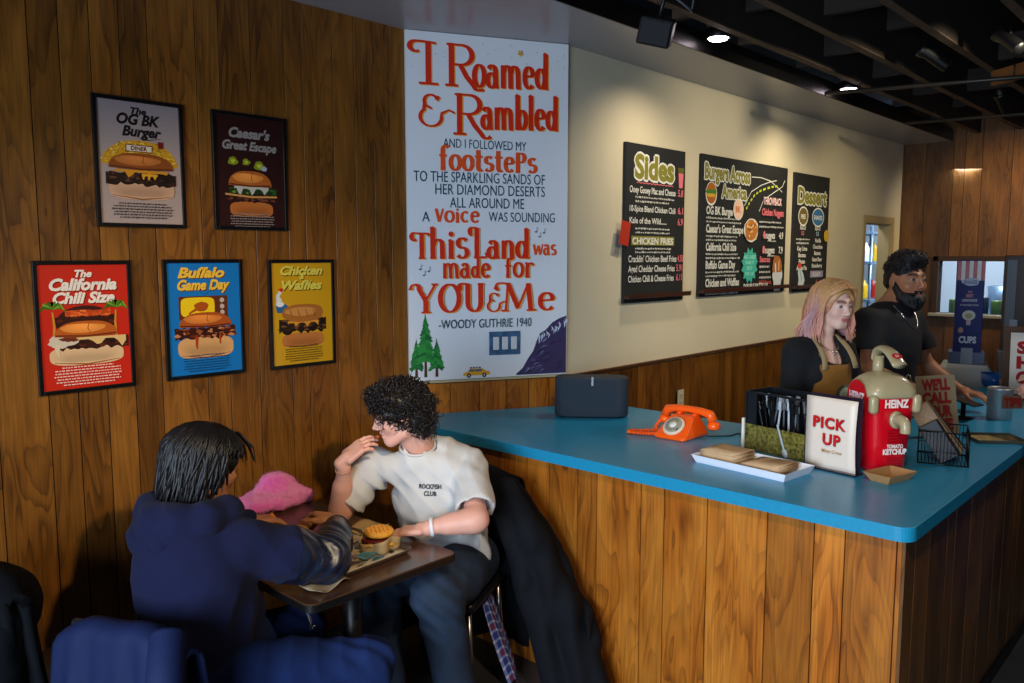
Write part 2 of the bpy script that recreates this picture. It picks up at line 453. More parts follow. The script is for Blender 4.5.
# poster wall
rr=random.Random(3)
seams=[-1.6,-1.42,-1.3,-1.1,-.98,-.78,-.6,-.5,-.3,-.12,.02,.2,.31,.5,.62,.81,.975,1.075,1.18,1.285,1.39,1.58,1.68,1.82,1.98,2.07,2.23,2.35,2.46,2.56,2.655]
mb=MB()
mb.box(((-1.6+2.659)/2,YP+.05,1.47),(4.26,.09,2.94),mi=1)
planks(mb,seams,.0,ZC,frameM((0,YP+.006,0),(1,0),(0,-1)),rr,lo=.1,hi=.9)
tag(mb.build('wall_left',[M_wood,M_groove],layer='Plank'),kind='structure')
# angled wall with the mural
us=(K2-K1).normalized(); ns=Vector((us.y,-us.x)) 
LS=(K2-K1).length
mb=MB(); MS=frameM((K1.x,K1.y,0),us,ns)
mb.box((LS/2,-.05,1.47),(LS,.09,2.94),mi=1,M=MS)
planks(mb,[0,.1,.22,.38,.53,.66,.78,LS],0,1.135,MS@Matrix.Translation((0,-.006,0)),rr,lo=.4,hi=.9)
mb.box((LS/2,.0,2.03),(LS,.012,1.76),mi=2,M=MS)
tag(mb.build('wall_centre',[M_woodc,M_groove,M_plaster],layer='Plank'),kind='structure')
# menu wall with doorway
DX0,DX1,DZ=7.80,8.50,2.11
mb=MB(); MW=frameM((0,YM,0),(1,0),(0,-1))
def wallbox(x0,x1,z0,z1,mi=2,y0=0,y1=.11): mb.box(((x0+x1)/2,YM+(y0+y1)/2,(z0+z1)/2),(x1-x0,y1-y0,z1-z0),mi=mi)
wallbox(K2.x,DX0,1.12,ZC); wallbox(DX0,DX1,DZ,ZC); wallbox(DX1,XF,0,ZC)
wallbox(K2.x,DX0,0,1.12,mi=1,y0=.012)
sm=seamrow(K2.x+.002,DX0-.002,rr,ws=(.1,.12,.16,.2,.1))
tag(mb.build('wall_right',[M_wood,M_groove,M_plaster],layer='Plank'),kind='structure')
mb=MB(); planks(mb,sm,0,1.125,MW@Matrix.Translation((0,-.011,0)),rr,lo=.1,hi=.7)
tag(mb.build('trim_60',[M_wood,M_groove],layer='Plank'),kind='structure')
mb=MB(); mb.box(((K2.x+DX0)/2,YM-.009,1.138),(DX0-K2.x,.02,.014),bev=.002)
tag(mb.build('trim_1',M_trim,layer='Plank'),kind='structure')
mb=MB(); mb.box((LS/2,.010,1.147),(LS-.004,.016,.013),bev=.002,M=MS)
tag(mb.build('trim_2',mat('cream_trim',srgb('b9aa86'),rough=.5)),kind='structure')
# doorway casing and the kitchen behind it
mb=MB()
M_casing=mat('cream_casing',srgb('a8956a'),rough=.5)
for x in (DX0-.03,DX1+.03): mb.box((x,YM-.008,DZ/2),(.07,.024,DZ),bev=.003)
mb.box(((DX0+DX1)/2,YM-.008,DZ+.03),(DX1-DX0+.13,.024,.07),bev=.003)
for x in (DX0+.006,DX1-.006): mb.box((x,YM+.055,DZ/2),(.012,.11,DZ))
mb.box(((DX0+DX1)/2,YM+.055,DZ-.006),(DX1-DX0,.11,.012))
d1=tag(mb.build('door_1',M_casing),kind='structure')
# far wall with the pass-through
PW=(1.86,2.43,1.235,1.745) # y0,y1,z0,z1
mb=MB(); MFar=frameM((XF,0,0),(0,1),(-1,0))
def fbox(y0,y1,z0,z1,mi=1,x0=.012,x1=.12): mb.box((XF+(x0+x1)/2,(y0+y1)/2,(z0+z1)/2),(x1-x0,y1-y0,z1-z0),mi=mi)
fbox(-2.2,PW[0],0,3.3); fbox(PW[1],YM+.1,0,3.3); fbox(PW[0],PW[1],0,PW[2]); fbox(PW[0],PW[1],PW[3],3.3)
yl=[-2.2]
while yl[-1]<YM-.2: yl.append(yl[-1]+rr.choice((.1,.15,.2,.25)))
yl.append(YM)
for a,b in zip(yl[:-1],yl[1:]):
    Mx=MFar@Matrix.Translation((0,-.011,0))
    if b<=PW[0] or a>=PW[1]: planks(mb,[a,b],0,3.25,Mx,rr)
    else:
        st=rr.getstate(); planks(mb,[a,b],PW[3],3.25,Mx,rr); rr.setstate(st); planks(mb,[a,b],0,PW[2],Mx,rr)
        for c,d in ((a,PW[0]),(PW[1],b)):
            if d-c>.01: planks(mb,[c,d],PW[2],PW[3],Mx,rr)
tag(mb.build('wall_far',[M_woodd,M_groove],layer='Plank'),kind='structure')
mb=MB(); y0,y1,z0,z1=PW
for y in (y0-.025,y1+.025): mb.box((XF-.005,y,(z0+z1)/2),(.04,.05,z1-z0+.1),bev=.004)
mb.box((XF-.005,(y0+y1)/2,z1+.025),(.04,y1-y0+.1,.05),bev=.004)
w1=tag(mb.build('window_1',mat('dark_frame_wood',srgb('3a2412'),rough=.5)),kind='structure')
mb=MB(); mb.box((XF+.03,(y0+y1)/2,z0-.015),(.2,y1-y0+.12,.03),bev=.004)
mb.build('window_sill',mat('pale_sill',srgb('a5a29a'),rough=.35),w1,label='pale sill of the pass-through')

# floor, soffit, deck
mb=MB(); mb.box((3.6,.9,-.05),(10.6,6.4,.1)); tag(mb.build('floor',M_floor),kind='structure')
SY=2.375
mb=MB(); mb.prism([(-1.6,SY),(XF,SY),(XF,YM+.1),(K2.x,YM+.1),(K2.x+.02,YM),(K1.x,YP),(K1.x,YP+.1),(-1.6,YP+.1)],ZC,ZC+.1)
tag(mb.build('ceiling',M_soffit),kind='structure')
mb=MB(); mb.box(((XF-1.6)/2,SY-.006,ZC+.052),(XF+1.6,.010,.11),bev=.002)
tag(mb.build('trim_3',M_black,label=None),kind='structure')
mb=MB(); mb.box((3.6,.6,3.42),(10.6,6.2,.06)); tag(mb.build('ceiling_deck',M_deck),kind='structure')
# joists parallel to the menu wall, lit bottom edges painted in lighter tan
jy=[2.15,1.80,1.39,.98,.57,.16,-.3,-.8]
for i,y in enumerate(jy):
    mb=MB(); mb.box(((XF-1.0)/2,y,3.185),(XF+1.0,.045,.44),bev=.003)
    mb.box(((XF-1.0)/2,y,2.962),(XF+1.0,.047,.008),mi=1)
    tag(mb.build('trim_%d'%(4+i),[M_joist,M_joistb]),kind='structure')
nj=4+len(jy)
k=0
for x in (1.6,2.9,3.35,4.15,5.05,5.95,6.85,7.75):
    for a,b in zip(jy[:-1],jy[1:]):
        if rnd.random()<.62 or a==jy[0]:
            mb=MB(); z=3.1+rnd.choice((0,.05,.1)); mb.box((x+rnd.uniform(-.1,.1),(a+b)/2,z),(.045,a-b-.054,.16),bev=.002)
            tag(mb.build('trim_%d'%(nj+k),M_joist),kind='structure'); k+=1
for x in (3.05,3.72,4.42,5.2,6.3,7.0,8.0):
    mb=MB(); mb.box((x,(SY+jy[0])/2-.0,3.03),(.05,SY-jy[0]-.07,.06),bev=.002); tag(mb.build('trim_%d'%(nj+k),M_joistb if x in (3.72,4.42) else M_joist),kind='structure'); k+=1
# ceiling panels between the joists, colour brightened in place of bounced light
M_pale=mat('brightened_ceiling_panel',srgb('b5b2ac'),rough=.7,noise=.1,nscale=2)
for n_,(x0,x1,i) in enumerate([(3.1,4.6,0),(4.75,6.1,0),(3.2,3.9,1),(4.05,5.0,1),(3.7,5.2,2),(5.0,6.6,3)]):
    mb=MB(); mb.box(((x0+x1)/2,(jy[i]+jy[i+1])/2,3.375),(x1-x0,.34,.02)); 
    tag(mb.build('ceiling_panel',M_pale),kind='structure')

# ---------------------------------------------------------------- counter
cnt=empty('service_counter','long L-shaped counter with blue laminate top and orange wood plank front','counter',(2.6,.8,0))
OC=Vector((2.6,.8,0))
def rc(cx,cy,r,a0,a1,n=8): return [(cx+r*math.cos(a0+(a1-a0)*i/n),cy+r*math.sin(a0+(a1-a0)*i/n)) for i in range(n+1)]
W=1.27; YB=1.29; XE=7.3; F=.738; XL=2.547; r=.05
loop=rc(XL+r,F+r,r,PI*1.5,PI,8)
top=[(x-OC.x,y-OC.y) for x,y in (loop+[(XL,YP-.01),(K1.x-.0,YP-.012),(K2.x-.008,YM-.018),(3.63,YM-.018),(3.63,YB),(XE,YB),(XE,F)])][::-1]
n=len(top); z0,z1=ZCT-.046,ZCT
mb=MB()
bm=bmesh.new(); vb=[bm.verts.new((x,y,z0)) for x,y in top]; vt=[bm.verts.new((x,y,z1)) for x,y in top]
bm.faces.new(vb[::-1]); tf=bm.faces.new(vt)
for i in range(n): bm.faces.new((vb[i],vb[(i+1)%n],vt[(i+1)%n],vt[i]))
bm.normal_update()
bmesh.ops.bevel(bm,geom=[e for e in bm.edges if all(v in vt for v in e.verts)],offset=.003,segments=2,profile=.5,affect='EDGES')
bm.normal_update(); bm.verts.index_update()
for f in bm.faces:
    mb.add([v.co.copy() for v in f.verts],[tuple(range(len(f.verts)))],mi=0 if abs(f.normal.z)>.9 else 1)
bm.free()
mb.build('countertop',[M_lam,M_lamedge],cnt)
# front panel (faces the tables) and side panel (faces the queue)
cs=[.77,.788+.11,.946+.03,1.047+.05,1.211,1.442,1.624,1.729,1.943,2.042,2.196,2.324,2.484,2.6,2.72,2.83,2.98,3.1,YP-.01]
cs=[.772,.788,.946,1.047,1.211,1.442,1.624,1.729,1.943,2.042,2.196,2.324,2.484,2.6,2.72,2.83,2.98,3.1,YP-.012]
mb=MB(); Mc=frameM((2.592-OC.x,-OC.y,0),(0,1),(-1,0))
mb.box((2.61-OC.x,(F+.035+YP)/2-OC.y,.467),(.034,YP-F-.06,.934),mi=1)
planks(mb,cs,0,.933,Mc,rr,lo=.2,hi=.75)
mb.build('front_panel',[M_woodc,M_groove],cnt,layer='Plank')
mb=MB(); Mc=frameM((-OC.x,.775-OC.y,0),(1,0),(0,-1))
mb.box(((2.6+XE)/2-OC.x,.795-OC.y,.467),(XE-2.62,.036,.934),mi=1)
sx=[2.58]
while sx[-1]<XE-.2: sx.append(sx[-1]+rr.choice((.1,.15,.2)))
sx.append(XE-.02)
planks(mb,sx,.0,.933,Mc,rr)
mb.build('side_panel',[M_woodd,M_groove],cnt,layer='Plank')
mb=MB(); mb.box(((2.58+XE)/2-OC.x,.757-OC.y,.03),(XE-2.6,.012,.06),bev=.002); mb.build('kick_strip',M_black,cnt)
# ---------------------------------------------------------------- hand-painted serif letters for the mural
def arc(cx,cy,rx,ry,a0,a1,n=12): 
    a0,a1=math.radians(a0),math.radians(a1); return [(cx+rx*math.cos(a0+(a1-a0)*i/n),cy+ry*math.sin(a0+(a1-a0)*i/n)) for i in range(n+1)]
def GL():
    g={}; X=.62
    def bar(x,y,w=.17): return ('s',[(x-w,y),(x+w,y)])
    curlT=[('p',[(.42,.95),(.2,.97)]+arc(.14,.83,.13,.14,90,250,8)+arc(.15,.72,.04,.04,200,20,5))]
    g['I']=(.42,[('p',[(.26,0),(.26,1)]),bar(.26,.02,.15)]+[('p',[(.38,.96),(.18,.98)]+arc(.08,.86,.1,.12,90,270,8)+[(.12,.76)])])
    g['R']=(.78,[('p',[(.12,0),(.12,1)]),bar(.12,.02,.13),('p',[(.02,.97),(.3,.97)]+arc(.32,.74,.22,.23,90,-90)+[(.14,.51)]),('p',[(.3,.5),(.42,.25),(.56,.05)]+arc(.68,.04,.1,.1,200,330,6))])
    g['L']=(.6,[('p',[(.2,0),(.2,.98)]),('p',[(.08,.04),(.56,.04),(.58,.18)]),('p',[(.3,.95),(.1,.99)]+arc(.03,.87,.1,.12,90,260,8))])
    g['T']=(.74,[('p',[(.42,0),(.42,.95)]),bar(.42,.02,.14),('p',[(.74,.88),(.68,.96),(.2,.97)]+arc(.12,.84,.13,.14,90,270,8)+[(.17,.74)])])
    g['Y']=(.78,[('p',[(.4,0),(.4,.42)]),('p',[(.4,.42),(.22,.75)]+arc(.06,.84,.13,.13,0,200,8)),('p',[(.4,.42),(.7,.97)]),bar(.4,.02,.14),bar(.68,.97,.1)])
    g['O']=(.76,[('p',arc(.38,.49,.3,.47,0,360,26))])
    g['U']=(.8,[('p',[(.2,.97),(.2,.35)]+arc(.41,.32,.21,.29,180,360)+[(.62,.97)]),bar(.62,.97,.1),('p',[(.24,.96),(.1,.98)]+arc(.03,.87,.09,.11,90,250,8))])
    g['M']=(1.08,[('p',[(.22,0),(.28,.97)]),('p',[(.28,.97),(.56,.1)]),('p',[(.56,.1),(.84,.97)]),('p',[(.84,.97),(.92,0)]),bar(.2,.02,.1),bar(.93,.02,.13),('p',[(.3,.97),(.14,.99)]+arc(.05,.87,.1,.12,90,260,8))])
    g['c']=(.5,[('p',arc(.27,.3,.18,.27,50,310,16))])
    g['V']=(.62,[('p',[(.08,.97),(.3,.02)]),('p',[(.3,.02),(.54,.97)]),bar(.08,.97,.09),bar(.54,.97,.07)])
    g['C']=(.62,[('p',arc(.33,.49,.27,.46,45,315,20))])
    g['&']=(.9,[('p',arc(.34,.74,.16,.2,20,200,10)+arc(.34,.26,.26,.28,130,360,16)+[(.6,.38),(.78,.5),(.92,.42)]),('p',[(.2,.62),(.36,.52)]),('p',[(.48,.78),(.54,.9)])])
    g['o']=(.56,[('p',arc(.28,.31,.2,.29,0,360,22))])
    g['a']=(.58,[('p',arc(.22,.2,.16,.19,0,360,18)),('p',[(.1,.5)]+arc(.24,.44,.14,.16,150,10,8)+[(.4,.0)]),('s',[(.38,.02),(.52,.02)])])
    g['m']=(.92,[('p',[(.12,0),(.12,.6)]),('p',[(.12,.42)]+arc(.28,.42,.14,.18,170,0,8)+[(.43,0)]),('p',[(.43,.42)]+arc(.59,.42,.14,.18,170,0,8)+[(.75,0)]),('s',[(.03,.59),(.13,.59)]),bar(.12,.02,.1),bar(.43,.02,.09),bar(.76,.02,.1)])
    g['n']=(.62,[('p',[(.12,0),(.12,.6)]),('p',[(.12,.42)]+arc(.3,.42,.15,.18,170,0,8)+[(.46,0)]),('s',[(.03,.59),(.13,.59)]),bar(.12,.02,.1),bar(.46,.02,.1)])
    g['e']=(.54,[('p',[(.1,.33),(.44,.36)]+arc(.27,.34,.17,.25,10,180,10)+arc(.28,.28,.18,.26,190,320,10))])
    g['d']=(.6,[('p',arc(.24,.29,.17,.26,0,360,20)),('p',[(.44,.98),(.44,.0)]),('s',[(.34,.95),(.45,1.0)]),('s',[(.42,.02),(.56,.02)])])
    g['b']=(.6,[('p',arc(.34,.29,.17,.26,0,360,20)),('p',[(.13,.98),(.13,.0)]),('s',[(.02,.93),(.14,1.0)])])
    g['l']=(.3,[('p',[(.14,.98),(.14,0)]),('s',[(.03,.93),(.15,1.0)]),bar(.14,.02,.11)])
    g['h']=(.62,[('p',[(.12,0),(.12,.98)]),('p',[(.12,.42)]+arc(.3,.42,.15,.18,170,0,8)+[(.46,0)]),('s',[(.02,.95),(.13,1.0)]),bar(.12,.02,.1),bar(.46,.02,.1)])
    g['i']=(.28,[('p',[(.14,0),(.14,.58)]),('s',[(.04,.57),(.15,.6)]),bar(.14,.02,.1),('d',(.14,.78,.085))])
    g['s']=(.48,[('p',arc(.24,.45,.14,.14,30,250,10)+arc(.23,.17,.16,.15,80,-150,10))])
    g['w']=(.8,[('p',[(.06,.58),(.22,.02)]),('p',[(.22,.02),(.4,.56)]),('p',[(.4,.56),(.56,.02)]),('p',[(.56,.02),(.74,.58)]),bar(.06,.59,.07),bar(.74,.59,.07)])
    g['f']=(.44,[('p',[(.18,0),(.18,.78)]+arc(.31,.8,.13,.16,180,30,8)),('s',[(.02,.58),(.36,.58)]),bar(.18,.02,.11)])
    g['t']=(.42,[('p',[(.18,.85),(.18,.15)]+arc(.28,.14,.1,.12,180,320,6)),('s',[(.02,.58),(.38,.58)])])
    g['r']=(.46,[('p',[(.14,0),(.14,.6)]),('p',[(.14,.4)]+arc(.3,.42,.14,.16,170,30,6)),('s',[(.03,.59),(.14,.59)]),bar(.14,.02,.11)])
    g['p']=(.6,[('p',arc(.34,.31,.17,.26,0,360,20)),('p',[(.13,.6),(.13,-.28)]),bar(.13,-.27,.11)])
    g['P']=(.56,[('p',[(.12,0),(.12,.8)]),('p',[(.04,.78),(.24,.78)]+arc(.26,.6,.17,.18,90,-90,10)+[(.14,.42)]),bar(.12,.02,.11)])
    g[' ']=(.3,[])
    return g
GLY=GL()
def pen(art,txt,x0,y0,w,capH,col,thick=.19,thin=.05,shadow=None,sz=None,rise=0.0):
    adv=[GLY[c][0]*(sz[i] if sz else 1) for i,c in enumerate(txt)]; tot=sum(adv)
    sx=w/tot
    passes=([(shadow,(.006,-.004))] if shadow else [])+[(col,(0,0))]
    for cc,(ox,oy) in passes:
        x=0
        for i,c in enumerate(txt):
            k=sz[i] if sz else 1
            lift=rise*x/tot
            for st in GLY[c][1]:
                T=lambda p:(x0+ox+(x+p[0]*k)*sx, y0+oy+p[1]*capH*k+lift)
                tk=thick*capH*min(1,.55+.45*k)*.74
                if st[0]=='d': art.ell(*T(st[1][:2]),st[1][2]*capH*k,st[1][2]*capH*k,cc,n=14); continue
                pts=[T(p) for p in st[1]]
                if st[0]=='s': art.line(pts,thin*capH*1.15,cc); continue
                ws=[]
                for j in range(len(pts)):
                    a=pts[max(j-1,0)];b=pts[min(j+1,len(pts)-1)]; l=math.hypot(b[0]-a[0],b[1]-a[1]) or 1
                    s_=abs(b[1]-a[1])/l; 
                    if c in 'MVwY' and (b[0]-a[0])*(b[1]-a[1])>0: s_*=.35
                    ws.append(thin*capH+(tk-thin*capH)*s_**1.3)
                art.line(pts,ws,cc)
            x+=adv[i]
RED=srgb('d22a0c'); ORG=srgb('e0501a'); TEAL=srgb('12404e'); YEL=srgb('e89a3c')
# the mural board hangs on the angled wall
mur=empty('mural_sign','tall white hand-painted lyric board with red and teal lettering, trees and mountain','sign',(K1.x,K1.y,1.155))
WS=LS-.004
MB_=Matrix(((us.x,0,ns.x,0),(us.y,0,ns.y,0),(0,1,0,-1.155),(0,0,0,1)))   # (u, z, depth) -> local
mb=MB(); Mx=Matrix(((us.x,0,ns.x,0),(us.y,0,ns.y,0),(0,1,0,0),(0,0,0,1)))
mb.box((WS/2+.002,1.751/2,.015),(WS,1.749,.014),bev=.001,M=Mx)
mb.build('board',mat('white_sign_board',srgb('dcdfe4'),rough=.45,noise=.015,nscale=4),mur)
A=Art(MB_,z0=.0225,step=.00003)
pen(A,'I',.03,2.65,.14,.21,RED,shadow=YEL); pen(A,'R',.205,2.65,.2,.21,RED,shadow=YEL)
A.line([(.36,2.68),(.39,2.64),(.41,2.632)],[.012,.012,.004],RED)
pen(A,'oamed',.345,2.652,.42,.185,RED,thick=.2,shadow=YEL,rise=.015)
pen(A,'&',.055,2.45,.19,.16,RED,thick=.16,shadow=YEL)
pen(A,'R',.245,2.412,.2,.205,RED,shadow=YEL)
pen(A,'ambled',.39,2.445,.43,.18,RED,thick=.2,shadow=YEL,rise=.012)
def hand(t,x0,x1,y,h,c=TEAL,bold=0.0): A.text(t,x0,y,h/.70,c,width=x1-x0,bold=bold)
hand('AND I FOLLOWED MY',.188,.637,2.345,.045)
pen(A,'footstePs',.165,2.232,.535,.125,ORG,thick=.27,thin=.08)
hand('TO THE SPARKLING SANDS OF',.034,.742,2.172,.053)
hand('HER DIAMOND DESERTS',.145,.742,2.110,.053)
hand('ALL AROUND ME',.221,.625,2.044,.053)
hand('A',.075,.115,1.972,.05); pen(A,'Voice',.143,1.970,.24,.068,ORG,thick=.34,thin=.14,sz=[.95,1.35,1.2,1.35,1.35]); hand('WAS SOUNDING',.428,.80,1.976,.05)
pen(A,'This',.02,1.785,.305,.16,RED,shadow=YEL,thick=.22,sz=[.82,1,1,1.1]); pen(A,'Land',.335,1.785,.325,.16,RED,shadow=YEL,thick=.22,sz=[1,.95,.95,1]); pen(A,'was',.675,1.803,.135,.09,ORG,thick=.22,thin=.08)
pen(A,'made',.178,1.686,.26,.12,RED,thick=.2,thin=.07,shadow=YEL,sz=[1,1,.85,1]); pen(A,'for',.515,1.686,.165,.115,RED,thick=.22,thin=.07,shadow=YEL,sz=[.9,1.1,1.1])
pen(A,'YOU',.022,1.508,.39,.15,RED,thick=.25,shadow=YEL); pen(A,'&',.41,1.51,.115,.1,RED,thick=.18,shadow=YEL); pen(A,'Me',.475,1.508,.335,.15,RED,thick=.25,shadow=YEL,sz=[1,1.05])
hand('-WOODY GUTHRIE 1940',.155,.665,1.424,.046)
# little notes, gold star, dots
for x,y in ((.69,1.925),(.71,1.9),(.735,1.92),(.06,1.73),(.08,1.7),(.105,1.72)):
    A.ell(x,y,.006,.004,TEAL,n=8); A.line([(x+.005,y),(x+.006,y+.024),(x+.013,y+.018)],.002,TEAL)
A.poly([(.6+.02*math.cos(k*PI/5+.3)*(1 if k%2 else .45),2.835+.02*math.sin(k*PI/5+.3)*(1 if k%2 else .45)) for k in range(10)],srgb('d6a13c'))
for k in range(26): A.ell(rnd.uniform(.03,.85),rnd.uniform(2.7,2.88),.0025,.0025,rnd.choice([srgb('b99a4c'),srgb('7d8ea8')]),n=6)
A.build('painted_lettering',M_paint,mur)
# pine trees
def pine(x,y0,y1,w,seed):
    r=random.Random(seed); A.line([(x,y0),(x,y0+(y1-y0)*.5),(x,y1)],[.016,.009,.002],srgb('4a2e1e'))
    n=15
    for k in range(n):
        t=k/(n-1); yy=y0+(y1-y0)*(.28+.72*t); ww=w*(1-t)**.8*.5+.005
        for sgn in (-1,1):
            L=ww*r.uniform(.8,1.15)
            A.poly([(x,yy+.018),(x+sgn*L*.5,yy+.004),(x+sgn*L,yy-.016),(x+sgn*L*.7,yy-.022),(x+sgn*L*.45,yy-.012),(x,yy-.006)][::sgn],r.choice([srgb('1f7a35'),srgb('15602f'),srgb('2a8f3c')]))
for a_ in ((.038,1.175,1.36,.07,1),(.145,1.175,1.36,.075,2),(.086,1.175,1.49,.11,3)):
    A=Art(MB_,z0=.0225+a_[4]*.0004,step=.00002); pine(*a_); A.build('painted_pine',M_paint,mur)
A=Art(MB_,z0=.0225,step=.00003)
# mountain
rm=random.Random(5)
xs=[.583,.62,.65,.68,.70,.72,.75,.79,.83,.872]; ys=[1.17,1.2,1.25,1.29,1.345,1.385,1.40,1.44,1.462,1.475]
A.strip(list(zip(xs,ys)),[(x,1.162) for x in xs],srgb('3c3358'))
for k in range(60):
    i=rm.randint(1,8); x=rm.uniform(xs[i-1]+.01,xs[i]); y=rm.uniform(1.17,ys[i-1]-.01); L=rm.uniform(.015,.05)
    x1=min(x+L,.87); A.line([(x,y),((x+x1)/2,y+.012),(x1,y+.016)],[.001,rm.uniform(.003,.009),.001],rm.choice([srgb('8f93b5'),srgb('5a4c7c'),srgb('241d3c'),srgb('241d3c'),srgb('6f6a95')]))
for k in range(22):
    x=rm.uniform(.70,.87); y=1.37+(x-.70)*.55+rm.uniform(-.02,.008); A.line([(x,y),(x+.008,y-.012),(x+.003,y-.03)],[.001,.008,.001],srgb('c9d3e6'))
A.build('painted_mountain',M_paint,mur)
# little yellow estate car
A=Art(MB_,z0=.0225,step=.00003)
cx,cy=.288,1.166
A.poly([(cx,cy+.006),(cx+.145,cy+.006),(cx+.147,cy+.024),(cx+.125,cy+.028),(cx+.105,cy+.042),(cx+.035,cy+.042),(cx+.022,cy+.026),(cx,cy+.02)],srgb('e0a021'))
A.rect(cx+.032,cy+.027,cx+.06,cy+.038,srgb('35607a')); A.rect(cx+.064,cy+.027,cx+.1,cy+.038,srgb('35607a'))
for k in (0,1,2,3): A.rect(cx+.036+k*.016,cy+.043,cx+.048+k*.016,cy+.051,[srgb('8a2c24'),srgb('35526e'),srgb('6f7a4d'),srgb('4a3a55')][k])
for x in (.03,.115): A.ell(cx+x,cy+.006,.012,.012,srgb('1c1a1a'),n=16); A.ell(cx+x,cy+.006,.005,.005,srgb('b9b9b9'),n=10)
A.build('painted_car',M_paint,mur)
# switch plate over the mural
sp=empty('switch_plate','small blue photo-covered plate with three white rocker switches','light switch',tuple(K1+us*.516)+(1.338,))
mb=MB(); Mq=Matrix(((us.x,0,ns.x,0),(us.y,0,ns.y,0),(0,1,0,0),(0,0,0,1)))
mb.box((0,0,.0265),(.175,.125,.006),bev=.002,M=Mq); mb.build('plate',mat('blue_print_plate',srgb('3f5f80'),rough=.3,noise=.4,nscale=25),sp)
for x in (-.05,0,.05):
    mb=MB(); mb.box((x,0,.032),(.032,.068,.007),bev=.002,M=Mq); mb.build('rocker_switch',mat('white_plastic',srgb('c9ccd0'),rough=.3),sp)

# ---------------------------------------------------------------- burger posters
def bun(A,cx,cy,w,h,c,hi,lo,seed=1):
    top=[(cx+w/2*math.copysign(abs(math.cos(a))**.75,math.cos(a)),cy+h*math.sin(a)**.9) for a in [PI-PI*i/24 for i in range(25)]]
    A.strip(top,[(x,cy-.004*math.cos((x-cx)/w*PI)) for x,_ in top],c)
    A.ell(cx-w*.05,cy+h*.55,w*.36,h*.28,hi,wob=.05,seed=seed); A.ell(cx-w*.12,cy+h*.72,w*.2,h*.1,tuple(min(1,x*1.35) for x in hi))
    for k in range(5): A.ell(cx-w*.06,cy+h*(.5+.05*k),w*(.33-.05*k),h*(.3-.045*k),tuple(min(1,x*(1+.09*k)) for x in hi))
    A.line([(cx+w*.05,cy+h*.95),(cx+w*.02,cy+h*.5),(cx+w*.06,cy+h*.2)],[.001,.003,.001],lo)
    A.line([(cx-w*.48,cy+.005),(cx,cy-.001),(cx+w*.48,cy+.005)],.006,lo)
def rag(A,cx,cy,w,h,cols,seed,n=26):
    r=random.Random(seed)
    A.strip([(cx-w/2+w*i/20,cy+h*.45+r.uniform(-.1,.15)*h) for i in range(21)],[(cx-w/2+w*i/20,cy-h*.45-r.uniform(-.1,.25)*h) for i in range(21)],cols[0])
    for k in range(n):
        A.ell(cx+r.uniform(-.48,.48)*w,cy+r.uniform(-.4,.4)*h,r.uniform(.006,.016),r.uniform(.003,.007),r.choice(cols),n=9,wob=.3,seed=k)
def sheet(A,cx,cy,w,col,seed,d=.02):
    r=random.Random(seed); xs=[cx-w/2+w*i/16 for i in range(17)]
    A.strip([(x,cy+.005) for x in xs],[(x,cy-.004-max(0,math.sin(i*1.1+seed))*d*r.uniform(.5,1)) for i,x in enumerate(xs)],col)
def bread(A,cx,cy,w,h,c,lo):
    A.ell(cx,cy-h*.35,w*.5,h*.65,c,pw=.6,n=32)
    for k in range(4): A.ell(cx,cy-h*(.42+.05*k),w*(.44-.05*k),h*(.4-.07*k),tuple(min(1,x*(.94-.07*k)) for x in c),pw=.7)
    A.line([(cx-w*.44,cy-h*.75),(cx,cy-h*.97),(cx+w*.44,cy-h*.75)],[.002,.006,.002],lo)
PWd,PHt=.34,.485
def poster(xc,z0,label,bg,draw,rot=0.0,bgtop=None):
    e=empty('framed_poster',label,'poster',(xc-.006,YP-.006,z0),group='burger posters on the panelled wall'); 
    e.rotation_euler=(0,rot,0)
    w,h,t=PWd,PHt,.015
    mb=MB()
    for a in ((-w/2+t/2,h/2,t,h),(w/2-t/2,h/2,t,h)): mb.box((a[0],-.008,a[1]),(a[2],.016,a[3]),bev=.002)
    for z in (t/2,h-t/2): mb.box((0,-.008,z),(w-2*t,.016,t),bev=.002)
    mb.build('frame',M_frame,e)
    Mx=Matrix(((1,0,0,0),(0,0,-1,0),(0,1,0,0),(0,0,0,1)))
    A=Art(Mx,z0=.008,step=.00003)
    x0,x1=-w/2+t,w/2-t
    A.rect(x0,t,x1,h-t,bg)
    if bgtop:
        for k in range(10):
            f=1-k/10; A.rect(x0,h-t-(k+1)*.02,x1,h-t-k*.02,tuple(b*(1-f)+q*f for b,q in zip(bg,bgtop)))
    draw(A)
    mb=MB(); mb.box((0,-.004,h/2),(w-2*t,.006,h-2*t)); mb.build('backing',M_black,e)
    A.build('print',M_print,e)
    return e
def small(A,y,col,n=5,w=.2):
    A.text('THIS BURGER',0,y,.011,col,align='CENTER',bold=.01) if False else None
    r=random.Random(int(y*1000)+n)
    for i in range(n):
        L=w*(1-(.25 if i in (0,n-1) else r.uniform(0,.12))); x=-L/2
        while x<L/2:
            q=r.uniform(.004,.014); A.rect(x,y-i*.0105,min(x+q,L/2),y-i*.0105+.004,col); x+=q+.003
TX=dict(shear=.28,bold=.045)
def tline(A,t,y,h,w,col,sh=None,x=0,**k):
    q=dict(TX); q.update(k)
    if sh: A.text(t,x-w/2+.004,y-.004,h,sh,width=w,**q)
    A.text(t,x-w/2,y,h,col,width=w,**q)
